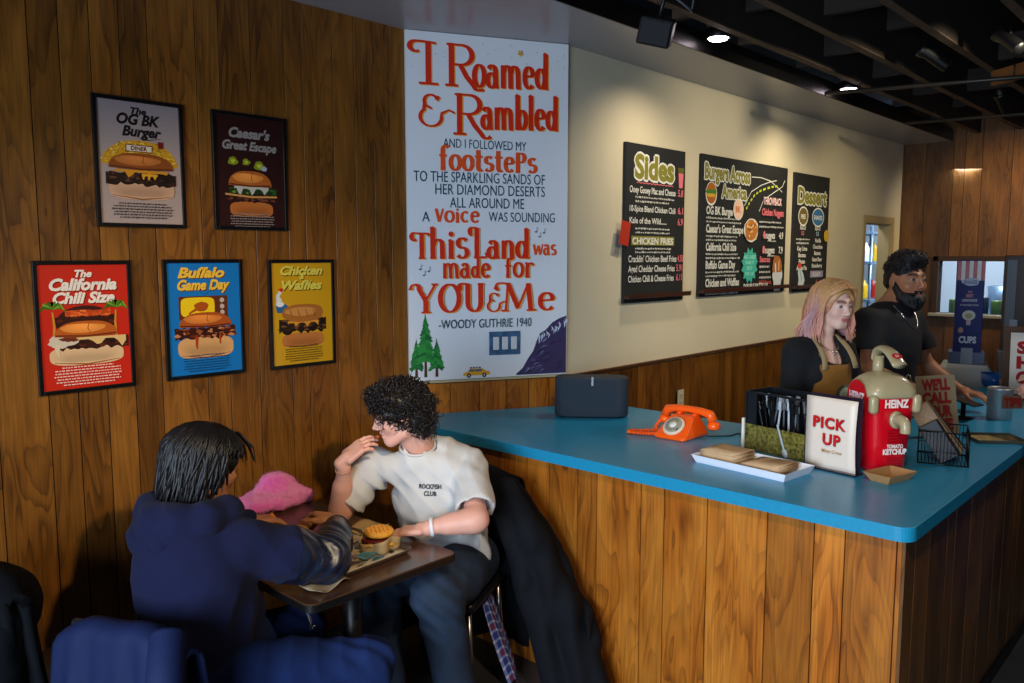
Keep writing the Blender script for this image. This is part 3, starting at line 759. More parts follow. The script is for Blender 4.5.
def d_og(A):
    BK=srgb('14100e')
    tline(A,'The',.428,.033,.06,BK); tline(A,'OG BK',.388,.055,.165,BK); tline(A,'Burger',.345,.052,.15,BK,x=.01)
    A.line([(-.01,.341),(.03,.333),(.085,.343)],[.001,.004,.001],BK)
    A.ell(0,.235,.145,.095,srgb('c8901c'),n=40,a0=0,a1=PI,wob=.01)
    r=random.Random(2)
    for k in range(120):
        a=r.uniform(.1,PI-.1); q=r.uniform(.55,1); A.line([(.145*q*math.cos(a),.235+.095*q*math.sin(a)),(.145*q*math.cos(a)+r.uniform(-.015,.015),.235+.095*q*math.sin(a)+r.uniform(-.008,.008))],.003,r.choice([srgb('e8bb3c'),srgb('a8700e'),srgb('f0d060')]))
    A.rect(-.055,.285,.045,.312,srgb('6b1613')); A.rect(-.052,.288,.042,.309,srgb('d8cbb0')); A.text('DINER',-.005,.2915,.021,srgb('6b1613'),align='CENTER',bold=.04)
    A.rect(.068,.305,.088,.33,srgb('701712'))
    bread(A,0,.165,.25,.06,srgb('c79a78'),srgb('8d5a30')); rag(A,0,.186,.265,.045,[srgb('23130c'),srgb('3a2015'),srgb('150b07'),srgb('5a3524')],4,40)
    sheet(A,0,.212,.2,srgb('d18a1a'),3,.028); rag(A,.05,.196,.11,.02,[srgb('23130c'),srgb('150b07')],5,12); sheet(A,.03,.2,.06,srgb('dd9a22'),6,.02)
    bun(A,0,.222,.245,.058,srgb('8a4416'),srgb('b3682c'),srgb('5b2a0c')); small(A,.088,srgb('2b211c'),6,.24)
def d_cae(A):
    G=srgb('8f8781')
    tline(A,'Caesar\'s',.385,.055,.19,G); tline(A,'Great Escape',.335,.05,.25,G)
    for x,s in ((-.08,1),(-.02,.8),(.04,1.1)): A.ell(x,.285-(.012 if s>1 else 0),.022*s,.017*s,srgb('7d8a1c'),wob=.2,seed=int(s*9)); A.ell(x,.285-(.012 if s>1 else 0),.01*s,.008*s,srgb('b7bd3a'),wob=.3,seed=2)
    A.ell(.062,.262,.014,.01,srgb('9fa7b6'))
    bread(A,0,.105,.2,.05,srgb('b0642c'),srgb('6d3515')); rag(A,0,.135,.24,.03,[srgb('2a130e'),srgb('4b2419'),srgb('6a3a28')],6,24)
    A.line([(-.12,.148),(0,.14),(.12,.145)],.008,srgb('c28a4a')); rag(A,.01,.165,.22,.026,[srgb('1f3a1a'),srgb('2f5a22'),srgb('5e8a2c'),srgb('16240f')],7,40)
    sheet(A,0,.178,.16,srgb('b5b3a6'),5,.03); bun(A,-.005,.186,.2,.062,srgb('a85a22'),srgb('cf8038'),srgb('5b2a0c')); small(A,.066,srgb('8a7f78'),6,.22)
def d_cal(A):
    Wt=srgb('e9dccb')
    tline(A,'The',.425,.036,.06,Wt,srgb('7a1408')); tline(A,'California',.378,.058,.235,Wt,srgb('7a1408')); tline(A,'Chili Size',.33,.055,.215,Wt,srgb('7a1408'))
    A.ell(0,.26,.1,.06,srgb('3a140c'),a0=0,a1=PI); rag(A,0,.262,.21,.04,[srgb('351109'),srgb('5a1d0e')],3,20); rag(A,.01,.292,.16,.02,[srgb('d0501a'),srgb('e8702a'),srgb('b53d10')],5,40)
    for sx,x in ((-1,-.112),(1,.108)):
        A.line([(x,.18),(x-.004*sx,.25),(x,.3)],[.01,.008,.006],srgb('c8842a'))
        for k in range(9):
            a=PI*(k/8); A.line([(x,.31),(x+.03*math.cos(a),.318+.018*math.sin(a)),(x+.045*math.cos(a),.30+.014*math.sin(a))],[.003,.013,.001],[srgb('4d7a1c'),srgb('7ba02c'),srgb('38600f')][k%3])
    bread(A,0,.155,.26,.055,srgb('d9b083'),srgb('9a5a2a')); rag(A,.02,.182,.26,.04,[srgb('38140c'),srgb('20100a'),srgb('5c2a18')],8,36)
    sheet(A,.02,.198,.24,srgb('d8b070'),4,.035); A.ell(-.085,.19,.05,.022,srgb('cdbba2'),wob=.2,seed=3); A.ell(-.06,.2,.03,.012,srgb('6a2a1a'),wob=.3,seed=5); A.line([(-.105,.18),(-.1,.15),(-.098,.135)],[.02,.012,.006],srgb('d8c09a'))
    bun(A,0,.208,.22,.055,srgb('b5561a'),srgb('dd8638'),srgb('6b2a0c')); small(A,.092,srgb('f0c4b0'),7,.24)
def d_buf(A):
    Y=srgb('e6b53a'); S=srgb('5a2c08')
    tline(A,'Buffalo',.412,.056,.2,Y,S,x=-.01); tline(A,'Game Day',.362,.056,.225,Y,S,x=.0)
    A.line([(-.02,.36),(0,.335),(.03,.365)],.002,srgb('252525'))
    A.rect(-.11,.24,.1,.335,srgb('5d2b14')); A.ell(-.03,.29,.072,.04,srgb('e8c012'),pw=.4,n=40)
    A.ell(-.015,.292,.03,.02,srgb('a64a12'),wob=.1,seed=2); A.line([(-.03,.285),(-.06,.27),(-.068,.262)],[.014,.007,.012],srgb('a64a12'))
    for z in (.316,.29,.265): A.ell(.075,z,.01,.01,srgb('b9a898'),n=14)
    bread(A,0,.148,.24,.07,srgb('cf9a62'),srgb('94562a')); rag(A,0,.185,.26,.045,[srgb('3a130a'),srgb('6a2410'),srgb('8f4a24'),srgb('24100a'),srgb('b9764a')],9,60)
    A.line([(-.04,.17),(-.042,.13),(-.04,.12)],[.014,.008,.005],srgb('a83a0c')); A.line([(.06,.17),(.06,.14),(.062,.135)],[.01,.006,.004],srgb('a83a0c'))
    bun(A,0,.21,.225,.058,srgb('a44c18'),srgb('cc7430'),srgb('5b2208')); small(A,.09,srgb('123a5c'),7,.21)
def d_chk(A):
    Y=srgb('cfc04a'); S=srgb('3a2a08')
    tline(A,'Chicken',.418,.054,.22,Y,S); tline(A,'&',.398,.03,.025,Y,S); tline(A,'Waffles',.352,.056,.21,Y,S)
    # rooster at the left
    A.line([(-.118,.30),(-.125,.325),(-.11,.345)],[.03,.016,.016],srgb('c9ced3')); A.ell(-.108,.272,.03,.024,srgb('2c5a86'),wob=.15,seed=4); A.ell(-.108,.352,.012,.008,srgb('b5281a'),wob=.3,seed=2); A.ell(-.115,.288,.02,.012,srgb('d5d8da'))
    bread(A,0,.14,.22,.05,srgb('b06c34'),srgb('6d3a15')); rag(A,0,.19,.245,.06,[srgb('1d120c'),srgb('3b2112'),srgb('120b08'),srgb('6a4424')],10,60); sheet(A,0,.205,.16,srgb('c98a2a'),3,.02)
    A.ell(-.0,.245,.105,.04,srgb('9a5f26'),pw=.8,n=36,wob=.02); A.ell(-.01,.252,.08,.02,srgb('bb8040'),wob=.1); small(A,.092,srgb('3a2d10'),7,.2)
    for x in (-.07,-.03,.01,.05): A.line([(x,.262),(x+.012,.228)],.002,srgb('7a4718'))
poster(1.346,1.908,'framed burger poster with pale pinkish grey background and black script, upper left',srgb('a8938a'),d_og,bgtop=srgb('8d7f80'))
poster(1.807,1.908,'framed burger poster with dark maroon background and grey script',srgb('2c110f'),d_cae)
poster(1.117,1.297,'framed burger poster with bright red background, palm trees and white script',srgb('c2230f'),d_cal)
poster(1.580,1.300,'framed burger poster with bright blue background and a television set',srgb('0f6cb0'),d_buf)
poster(2.042,1.297,'framed burger poster with mustard yellow background and a rooster',srgb('bd8f12'),d_chk)

# ---------------------------------------------------------------- chalkboard menus
WH=srgb('d9d9d2'); OL=srgb('7d7a26'); PK=srgb('e0707a'); M_slate=mat('chalkboard_slate',srgb('17191a'),rough=.75,noise=.15,nscale=5)
M_ledge=mat('dark_ledge_wood',srgb('3a1e14'),rough=.45,noise=.2,nscale=12,stretch=(.2,3,3))
def board(x0,x1,z0,z1,label,draw):
    w,h=x1-x0,z1-z0
    e=empty('menu_chalkboard',label,'chalkboard',((x0+x1)/2,YM,z0),group='chalkboard menus on the cream wall')
    mb=MB(); mb.box((0,-.011,h/2),(w,.022,h),bev=.002); mb.build('slate',M_slate,e)
    mb=MB(); mb.box((.02,-.041,.035),(w+.05,.036,.018),bev=.002); mb.box((.02,-.057,.048),(w+.05,.006,.014)); mb.build('chalk_ledge',M_ledge,e)
    mb=MB(); mb.cyl((-.03,-.040,.049),(.05,-.040,.049),.005,n=10); mb.build('chalk_stick',mat('white_chalk',srgb('d8d8d4'),rough=.9),e)
    Mx=Matrix(((1,0,0,-w/2),(0,0,-1,0),(0,1,0,0),(0,0,0,1)))
    A=Art(Mx,z0=.0225,step=.00004); draw(A,w,h); A.build('chalk_lettering',M_chalk,e)
def head(A,t,x,y,h,w,fill=OL,edge=WH,**k):
    for dx,dy in ((-.012,0),(.012,0),(0,.012),(0,-.012),(-.009,-.009),(.009,.009)): A.text(t,x+dx*h/.2,y+dy*h/.2,h,edge,width=w,bold=.05,**k)
    A.text(t,x,y,h,fill,width=w,bold=.045,**k)
def item(A,t,x,y,h,w,col=WH,b=.018): A.text(t,x,y,h,col,width=w,bold=b)
def scrib(A,x,y,w,n=1,dy=.025,h=.012,col=WH):
    r=random.Random(int(x*991+y*577)); 
    for i in range(n):
        q=x; e=x+w*r.uniform(.8,1)
        while q<e:
            L=r.uniform(.008,.03); A.line([(q,y-i*dy+r.uniform(-.002,.002)),(q+L,y-i*dy+r.uniform(-.002,.002))],h*r.uniform(.5,1),tuple(c*.75 for c in col)); q+=L+.007
def d_sides(A,w,h):
    head(A,'Sides',.09,.745,.19,.43)
    A.poly([(.57,.80),(.63,.80),(.622,.71),(.58,.71)],PK)
    for k in range(5): A.line([(.575+.012*k,.80),(.57+.014*k,.835)],.007,OL)
    A.line([(.11+.02*i,.712+.006*(i%2)) for i in range(21)],.005,PK)
    item(A,'Ooey Gooey Mac and Cheese',.04,.655,.055,.5); item(A,'5.8',.57,.655,.06,.06,PK)
    scrib(A,.1,.63,.44,2)
    item(A,'10-Spice Blend Chicken Chili',.04,.545,.05,.5); item(A,'6.1',.57,.545,.06,.06,PK)
    item(A,'Kale of the Wild......',.04,.475,.05,.4); item(A,'6.9',.57,.475,.06,.06,PK); scrib(A,.1,.445,.42,2)
    A.rect(.06,.345,.53,.40,OL); A.text('CHICKEN FRIES',.07,.352,.055,WH,width=.45,bold=.03); scrib(A,.1,.325,.44,2,dy=.022)
    item(A,'Cracklin\' Chicken Beef Fries',.03,.245,.055,.53); item(A,'4.50',.57,.245,.06,.07,PK)
    item(A,'Aged Cheddar Cheese Fries',.03,.185,.055,.51); item(A,'5.91',.56,.185,.06,.07,PK)
    item(A,'Chicken Chili & Cheese Fries',.03,.125,.055,.5); item(A,'6.11',.56,.125,.06,.07,PK)
def d_main(A,w,h):
    head(A,'Burgers Across',.04,.79,.14,.64); head(A,'America',.27,.675,.12,.36)
    # road
    rd=[(.62,.60),(.68,.66),(.76,.72),(.86,.755),(1.0,.785),(1.12,.80)]
    A.line([(.7,.84),(.85,.845),(1.0,.83),(1.12,.79),(1.2,.76)],.006,WH); A.line([(.60,.63),(.7,.735),(.85,.79),(1.0,.825),(1.1,.84)],.006,WH); A.line([(.83,.60),(.9,.69),(1.05,.745),(1.2,.80),(1.24,.85)],.006,WH)
    for a,b in zip(rd[:-1],rd[1:]):
        for t in (.15,.65): A.line([(a[0]+(b[0]-a[0])*t,a[1]+(b[1]-a[1])*t),(a[0]+(b[0]-a[0])*(t+.3),a[1]+(b[1]-a[1])*(t+.3))],.015,srgb('b5c22a'))
    A.ell(.13,.69,.075,.08,WH); A.ell(.13,.695,.067,.07,srgb('a85f1a')); A.ell(.13,.70,.07,.02,srgb('3f7a24'),wob=.2); A.ell(.13,.68,.07,.012,srgb('d0a02a'))
    for i,(t,w_) in enumerate((('OG BK Burger',.38),('Caesar\'s Great Escape',.52),('California Chili Size',.42),('Buffalo Game Day',.41),('Chicken and Waffles',.47))):
        y=.555-i*.122; item(A,t,.07,y,.075,w_,b=.03); scrib(A,.07,y-.025,.5,2,dy=.026,h=.014)
    A.ell(.50,.60,.075,.075,WH); A.ell(.50,.60,.066,.066,srgb('e9c0a8')); A.text('BK',.46,.58,.06,srgb('c8702a'),bold=.03)
    A.ell(.70,.46,.11,.085,WH,wob=.05); A.ell(.70,.46,.098,.075,srgb('b5702c'),wob=.1,seed=4)
    for k in range(24): r=random.Random(k); A.ell(.70+r.uniform(-.08,.08),.46+r.uniform(-.06,.06),.013,.008,r.choice([srgb('dca050'),srgb('8a4a18'),srgb('e8c080')]),n=8)
    pts=[(.69+.13*math.cos(k*PI/12)*(1 if k%2 else .74),.205+.135*math.sin(k*PI/12)*(1 if k%2 else .76)) for k in range(24)]
    A.poly(pts,srgb('3fae9c')); 
    for i in range(4): A.text(('ADD CHEESE','MAKE IT','SPICY','FOR 1.50')[i],.69,.255-i*.04,.034,srgb('8fe0d0'),align='CENTER',bold=.02)
    item(A,'THROWBACK',.88,.655,.075,.3,srgb('f0c8c8'),.03); item(A,'Chicken Nuggets',.86,.575,.07,.36,PK,.03)
    scrib(A,.82,.525,.42,2,dy=.035,h=.014)
    for i,(t,p) in enumerate((('4 nuggets','4.9'),('8 nuggets','7.9'))): item(A,t,.88,.405-i*.11,.07,.2,WH,.03); A.text(t[0],.88,.405-i*.11,.075,PK,bold=.04); item(A,p,1.15,.405-i*.11,.07,.07,WH,.03); scrib(A,.96,.385-i*.11,.15,1)
    item(A,'Sauces',.84,.23,.06,.17,PK,.03); scrib(A,.84,.195,.2,3,dy=.04,h=.018); item(A,'BBQ Ranch',.84,.065,.04,.2,srgb('d0503c'),.02)
    A.ell(1.14,.13,.085,.07,WH); A.ell(1.13,.19,.08,.09,srgb('a8642a'),wob=.08,seed=3); A.line([(1.1,.22),(1.11,.14)],.02,WH); A.line([(1.16,.24),(1.16,.16)],.016,srgb('dcb080')); A.poly([(1.06,.15),(1.22,.15),(1.19,.01),(1.09,.01)],srgb('c9ced2'))
    item(A,'JUST ENOUGH',.62,.02,.05,.34,WH,.03) if False else item(A,'DOUBLE PATTY 3.9',.6,.035,.055,.38,WH,.03)
def d_des(A,w,h):
    head(A,'Dessert',.06,.71,.17,.56)
    A.ell(.17,.605,.095,.078,WH); A.ell(.17,.605,.082,.066,srgb('6a5a20')); A.text('PIES',.17,.585,.05,WH,align='CENTER',bold=.03)
    A.ell(.46,.605,.12,.078,WH); A.ell(.46,.605,.11,.068,srgb('2c6a9c')); A.text('SHAKES',.46,.585,.05,WH,align='CENTER',bold=.02)
    for x,c in ((.17,PK),(.46,srgb('9fc4de'))): A.text('SLICE',x,.50,.045,WH,align='CENTER',bold=.03); A.text('5.5',x,.455,.045,c,align='CENTER',bold=.03)
    scrib(A,.05,.42,.26,2,dy=.03,h=.016); 
    for i,t in enumerate(('Key Lime','Banana','Pecan','Apple Pie')): A.text(t,.17,.33-i*.052,.05,WH,align='CENTER',bold=.03)
    for i,t in enumerate(('Vanilla','Chocolate','Banana','Root Beer','Strawberry')): A.text(t,.47,.40-i*.052,.046,WH,align='CENTER',bold=.03)
    A.rect(.34,.09+.02,.6,.165,srgb('8d86a0')); A.text('FLOATS',.47,.12,.045,WH,align='CENTER',bold=.02)
    A.text('6',.46,.06,.045,PK,bold=.03); 
    A.poly([(.1,.02),(.2,.02),(.235,.09),(.2,.15),(.13,.2),(.1,.16),(.12,.1)],srgb('b8c4cc')); A.ell(.13,.21,.035,.025,srgb('c8402c'),wob=.15); A.line([(.13,.19),(.18,.09)],.012,srgb('7a97ae'))
board(3.955,4.606,1.517,2.458,'narrow chalkboard menu headed Sides with chalk ledge',d_sides)
board(4.81,6.10,1.523,2.468,'widest chalkboard menu, with a road drawing and burger list',d_main)
board(6.24,6.915,1.51,2.452,'chalkboard menu headed Dessert, nearest the kitchen doorway',d_des)
# red tag hanging on the Sides board, yellow tag on the Dessert board
mb=MB(); mb.box((3.94,YM-.032,1.93),(.09,.003,.14),bev=.0005,rot=Matrix.Rotation(.18,4,'Y'))
tag(mb.build('paper_tag',mat('red_tag',srgb('b5301c'),rough=.5)),'small red paper tag hung on the left edge of the Sides board','tag')
mb=MB(); mb.box((3.895,YM-.001,1.86),(.08,.003,.13),bev=.0005,rot=Matrix.Rotation(.22,4,'Y'))
tag(mb.build('paper_tag',mat('grey_tag',srgb('9a958c'),rough=.5)),'small pale grey paper tag behind the red tag','tag')
mb=MB(); mb.prism([(6.86+.045*math.cos(a),1.965+.05*math.sin(a)) for a in [k*PI/5 for k in range(10)]],0,.004,M=Matrix(((1,0,0,0),(0,0,-1,YM-.030),(0,1,0,0),(0,0,0,1))))
tag(mb.build('paper_tag',mat('yellow_tag',srgb('c9a42a'),rough=.5)),'small round yellow paper tag on the right edge of the Dessert board','tag')
# wall outlet on the wainscot
ot=empty('wall_outlet','cream wall outlet plate on the dark panelling behind the orange telephone','outlet',(4.62,YM-.013,.86))
mb=MB(); mb.box((0,-.003,0),(.075,.006,.12),bev=.002); mb.build('cover_plate',mat('cream_plastic',srgb('b5b09c'),rough=.35),ot)
for z in (-.025,.025):
    mb=MB(); mb.box((0,-.0075,z),(.03,.004,.03),bev=.0015); mb.box((-.006,-.0098,z),(.003,.001,.01),mi=1); mb.box((.006,-.0098,z),(.003,.001,.01),mi=1); mb.build('socket',[mat('cream_plastic'),M_black],ot)
# ---------------------------------------------------------------- things on the counter
Z=ZCT+.0005
def faceM(origin, az):
    """local frame (u right, d out toward az, z up) for artwork; az = direction the face looks"""
    n=Vector((math.cos(az),math.sin(az),0)); u=Vector((-n.y,n.x,0))
    return Matrix(((u.x,0,n.x,origin[0]),(u.y,0,n.y,origin[1]),(0,1,0,origin[2]),(0,0,0,1)))
# speaker
sp=empty('smart_speaker','wide rounded dark blue-grey speaker standing at the wall end of the blue counter','speaker',(3.285,2.515,Z),math.atan2(-.289,.235))
def rrect(w,d,r,n=8):
    out=[]
    for cx,cy,a in ((w/2-r,d/2-r,0),(-w/2+r,d/2-r,PI/2),(-w/2+r,-d/2+r,PI),(w/2-r,-d/2+r,1.5*PI)):
        out+=[(cx+r*math.cos(a+PI/2*i/n),cy+r*math.sin(a+PI/2*i/n)) for i in range(n+1)]
    return out
def loft(mb, rings, caps=True, **k):
    """rings: list of equally long point lists"""
    n=len(rings[0]); vs=[p for r in rings for p in r]; fs=[]
    for i in range(len(rings)-1):
        for j in range(n): fs.append((i*n+j,i*n+(j+1)%n,(i+1)*n+(j+1)%n,(i+1)*n+j))
    if caps: fs.append(tuple(reversed(range(n)))); fs.append(tuple(range((len(rings)-1)*n,len(rings)*n)))
    k.setdefault('smooth',True); mb.add(vs,fs,**k)
def softbox(mb, prof, z0, z1, e=.006, **k):
    """vertical extrusion of a rounded outline with softened rims; prof(inset)->outline"""
    rings=[]
    for z,i in ((z0,e),(z0+e*.3,e*.3),(z0+e,0),(z1-e,0),(z1-e*.3,e*.3),(z1,e)): rings.append([(x,y,z) for x,y in prof(i)])
    loft(mb,rings,**k)
mb=MB(); softbox(mb,lambda i: rrect(.375-2*i,.155-2*i,.074-i),.006,.205,e=.008)
M_grille=mat('speaker_cloth',srgb('25323f'),rough=.6,noise=.1,nscale=300,bump=.5,bscale=900)
mb.build('grille',M_grille,sp)
mb=MB(); softbox(mb,lambda i: rrect(.33-2*i,.11-2*i,.04-i),0,.012,e=.002); mb.build('foot_ring',M_black,sp)
Mx=Matrix(((0,1,0,0),(0,0,-1,0),(1,0,0,0),(0,0,0,1)))
A=Art(Matrix(((0,-1,0,0.006),(0,0,-1,-.0778),(1,0,0,.168),(0,0,0,1))),z0=.0003); A.text('SONOS',0,0,.013,srgb('c9d2d8'),bold=.04); A.build('logo',M_print,sp)

# rotary telephone
ph=empty('rotary_telephone','orange rotary dial telephone with its handset resting across the top','telephone',(3.18,1.926,Z),math.radians(-90))
M_or=mat('orange_plastic',srgb('ff6010'),rough=.28,coat=.3)
# local: front faces -y ; width along x
mb=MB(); rings=[]
for t,z in ((0,0),(0,.01),(.12,.022),(.4,.045),(.72,.07),(.93,.088),(1,.094)):
    w_=.084-.030*t; yf=-.100+.110*t**.9; yb=.115-.03*t
    if z==0: w_-=.004; yf+=.004; yb-=.004
    cx=0; pts=rrect(2*w_,yb-yf,.018-.006*t,5); rings.append([(x,y+(yf+yb)/2,z) for x,y in pts])
loft(mb,rings); mb.build('body',M_or,ph)
mb=MB()
for x in (-.040,.040):
    mb=MB(); mb.box((x,.068,.092),(.022,.045,.02),bev=.006,smooth=True); mb.build('cradle',M_or,ph)
tilt=math.atan2(.094,.105); Md=Matrix.Translation((0,-.052,.053))@Matrix.Rotation(tilt,4,'X')
mb=MB(); mb.lathe([(0,0),(.05,0),(.052,.004),(.05,.008),(.0,.0085)],n=36,M=Md); mb.build('number_ring',mat('cream_ring',srgb('e2ccb0'),rough=.4),ph)
mb=MB(); mb.lathe([(0,.008),(.039,.008),(.04,.011),(.036,.0135),(0,.014)],n=36,M=Md); dl=mb.build('dial',mat('clear_grey_dial',srgb('9c9a86'),rough=.25),ph)
for k in range(10):
    a=math.radians(60+k*27); mb=MB(); mb.lathe([(0,.0135),(.0045,.0135),(.0045,.0146),(0,.0147)],c=(.029*math.cos(a),.029*math.sin(a),0),n=12,M=Md); mb.build('finger_hole',mat('dial_hole',srgb('6d6a5c'),rough=.5),dl)
mb=MB(); mb.lathe([(0,.014),(.017,.014),(.016,.0165),(0,.017)],n=24,M=Md); mb.build('dial_centre',mat('white_card',srgb('e8e6da'),rough=.5),dl)
mb=MB(); mb.box((.03,-.022,.014),(.006,.016,.003),bev=.001,M=Md); mb.build('finger_stop',mat('steel',srgb('a0a0a0'),rough=.25,metal=1),dl)
hs=MB(); pts=[(-.124,.075,.076),(-.110,.073,.104),(-.065,.07,.114),(0,.07,.117),(.065,.07,.114),(.110,.073,.104),(.124,.075,.076)]
hs.tube(pts,[.024,.021,.017,.0155,.017,.021,.024],n=14)
hs.lathe([(0,-.028),(.022,-.028),(.029,-.022),(.029,-.008),(.024,.004),(0,.01)],c=(-.128,.077,.066),n=20); hs.lathe([(0,-.028),(.022,-.028),(.029,-.022),(.029,-.008),(.024,.004),(0,.01)],c=(.128,.077,.066),n=20)
hh=hs.build('handset',M_or,ph)
mb=MB(); p0=[(-.142,.06,.05),(-.148,.03,.02),(-.13,-.0,.010),(-.16,-.05,.010),(-.20,-.09,.010),(-.198,-.118,.010),(-.15,-.105,.010),(-.10,-.08,.010),(-.075,-.05,.012)]
def smoothpath(p,n=8):
    p=[Vector(q) for q in p]; out=[]
    for i in range(len(p)-1):
        a=p[max(i-1,0)];b=p[i];c=p[i+1];d=p[min(i+2,len(p)-1)]
        for k in range(n):
            t=k/n; out.append(.5*((2*b)+(-a+c)*t+(2*a-5*b+4*c-d)*t*t+(-a+3*b-3*c+d)*t**3))
    out.append(p[-1]); return out
sp_=smoothpath(p0,26); hel=[]
for i,p in enumerate(sp_):
    t=(sp_[min(i+1,len(sp_)-1)]-sp_[max(i-1,0)]).normalized(); a=t.orthogonal().normalized() if i==0 else (a-t*a.dot(t)).normalized(); b=t.cross(a)
    hel.append(p+(a*math.cos(i*1.15)+b*math.sin(i*1.15))*.0055)
mb.tube(hel,.0046,n=6); mb.build('coiled_cord',M_or,ph)
tag(MB().tube(smoothpath([(3.25,1.83,Z+.003),(3.33,1.76,Z+.003),(3.4,1.75,Z+.003),(3.38,1.68,Z+.003),(3.47,1.66,Z+.003),(3.52,1.6,Z+.003)]),.0028,n=6).build('telephone_cable',M_black),'thin black cable lying on the counter behind the orange telephone','cable')
tag(MB().box((3.53,1.57,Z+.011),(.05,.035,.022),bev=.004,rot=.5).build('cable_adapter',mat('beige_plastic',srgb('8f8468'),rough=.5)),'small beige plug adapter beside the cutlery holder','adapter')

# napkin tray
az=math.atan2(1.234-1.646,2.76-2.805); 
def obox(mb,p0,p1,p3,z0,z1,**k):
    p0,p1,p3=[Vector(p) for p in (p0,p1,p3)]; q=p1+p3-p0; mb.prism([tuple(p0)[:2],tuple(p1)[:2],tuple(q)[:2],tuple(p3)[:2]],z0,z1,**k)
TA=Vector((2.805,1.646)); TB=Vector((2.762,1.234)); TD=Vector((2.985,1.64))
tu=(TB-TA).normalized(); tv=Vector((-tu.y,tu.x)); 
if tv.dot(TD-TA)<0: tv=-tv
TL=(TB-TA).length; TW=.21
tr=empty('napkin_tray','shallow white paper tray holding two piles of brown napkins','tray',(*(TA+tu*TL/2+tv*TW/2),Z))
c=TA+tu*TL/2+tv*TW/2
def TP(a,b,z): p=tu*a+tv*b; return (p.x,p.y,z)
mb=MB(); L2,W2=TL/2,TW/2
def trap(mb,P,L,W,h,fl,t,**k):
    """open tray with flared walls; P maps(a,b,z)"""
    def ring(l,w,z): return [P(-l,-w,z),P(l,-w,z),P(l,w,z),P(-l,w,z)]
    o=[ring(L-fl,W-fl,0),ring(L,W,h),ring(L-t,W-t,h),ring(L-fl-t*.6,W-fl-t*.6,t)]
    vs=[p for r in o for p in r]; fs=[(3,2,1,0),(12,13,14,15)]
    for i in range(3):
        for j in range(4): fs.append((i*4+j,i*4+(j+1)%4,(i+1)*4+(j+1)%4,(i+1)*4+j))
    mb.add(vs,fs,**k)
trap(mb,TP,L2,W2,.032,.014,.0025); mb.build('paper_tray',mat('white_paper',srgb('e2e6ee'),rough=.6),tr)
M_nap=mat('brown_napkin',srgb('c9a981'),rough=.85,noise=.08,nscale=40)
for g,(a0,a1,nn,tl) in enumerate(((-.185,-.035,16,0),(.0,.155,9,.09))):
    for i in range(nn):
        r=random.Random(i+g*50); mb=MB(); da,db=r.uniform(-.004,.004),r.uniform(-.004,.004); z=.004+i*.0031
        zz=lambda a: z+ (tl*.12*(a-a0)/(a1-a0) if tl else 0)
        a_,b_=a0+da,a1+da; w_=.075
        def top(u,v): 
            a=a_+(b_-a_)*u; b=-w_+2*w_*v+db; p=tu*a+tv*b; return (p.x,p.y,zz(a)+.0028+.0006*math.sin(u*5+i))
        mb.grid(top,6,2,thick=.0025)
        tag(mb.build('paper_napkin',M_nap),'folded brown paper napkin in the %s pile on the white tray'%(('left, taller','right, lower')[g]),'napkin','napkins in the %s pile'%(('taller','lower')[g])).location=(c.x,c.y,Z)

# cutlery holder
CA=Vector((3.171,1.601)); CB=Vector((3.113,1.316)); cu=(CB-CA).normalized(); cv=Vector((-cu.y,cu.x)); cv=cv if cv.x>0 else -cv
CL=(CB-CA).length; CD=.17
ch=empty('cutlery_holder','black open box holder with mossy green printed lower front, full of plastic cutlery','cutlery holder',(*(CA+cu*CL/2),Z))
def CP(a,b,z): p=cu*a+cv*b; return Vector((p.x,p.y,z))
MC=Matrix(((cu.x,cv.x,0,0),(cu.y,cv.y,0,0),(0,0,1,0),(0,0,0,1)))
M_dk=mat('dark_box_card',srgb('10151c'),rough=.4)
mb=MB()
mb.box((0,CD,.125),(CL,.006,.25),M=MC); mb.box((-CL/2,CD/2,.125),(.006,CD,.25),M=MC); mb.box((CL/2,CD/2,.125),(.006,CD,.25),M=MC); mb.box((0,CD/2,.003),(CL,CD,.006),M=MC)
mb.box((-CL/2+.03,.003,.18),(.045,.006,.14),M=MC); mb.box((0,.003,.246),(CL,.008,.008),M=MC)
mb.build('box',M_dk,ch)
mb=MB(); mb.box((0,0,.055),(CL,.006,.11),M=MC); fp=mb.build('front_panel',mat('moss_print',srgb('68622c'),rough=.25,noise=.75,nscale=70,coat=.4),ch)
mb=MB(); mb.box((-CL/2-.012,.02,.065),(.012,.05,.13),M=MC,bev=.002); mb.build('side_card',mat('white_card'),ch)
M_bp=mat('black_plastic_cutlery',srgb('16181b'),rough=.3); M_wp=mat('pale_plastic_cutlery',srgb('a9b4bd'),rough=.3)
def fork(a,b,az,lean,pale,i):
    mb=MB(); R=MC@Matrix.Translation((a,b,.012))@Matrix.Rotation(az,4,'Z')@Matrix.Rotation(lean,4,'Y')
    mb.box((0,0,.085),(.008,.003,.16),bev=.001,M=R); mb.box((0,0,.18),(.022,.003,.036),bev=.004,M=R)
    for k in (-.0075,-.0025,.0025,.0075): mb.box((k,0,.209),(.0028,.002,.03),M=R)
    o=mb.build('plastic_fork',M_wp if pale else M_bp); o.location=ch.location
    tag(o,('pale plastic fork standing in the cutlery holder' if pale else 'black plastic fork standing in the cutlery holder'),'fork','%s forks in the cutlery holder'%('pale' if pale else 'black'))
rf=random.Random(11)
for i in range(26): fork(rf.uniform(-.09,.12),rf.uniform(.03,.14),rf.uniform(-.5,.5),rf.uniform(-.32,.32),i%7==0,i)
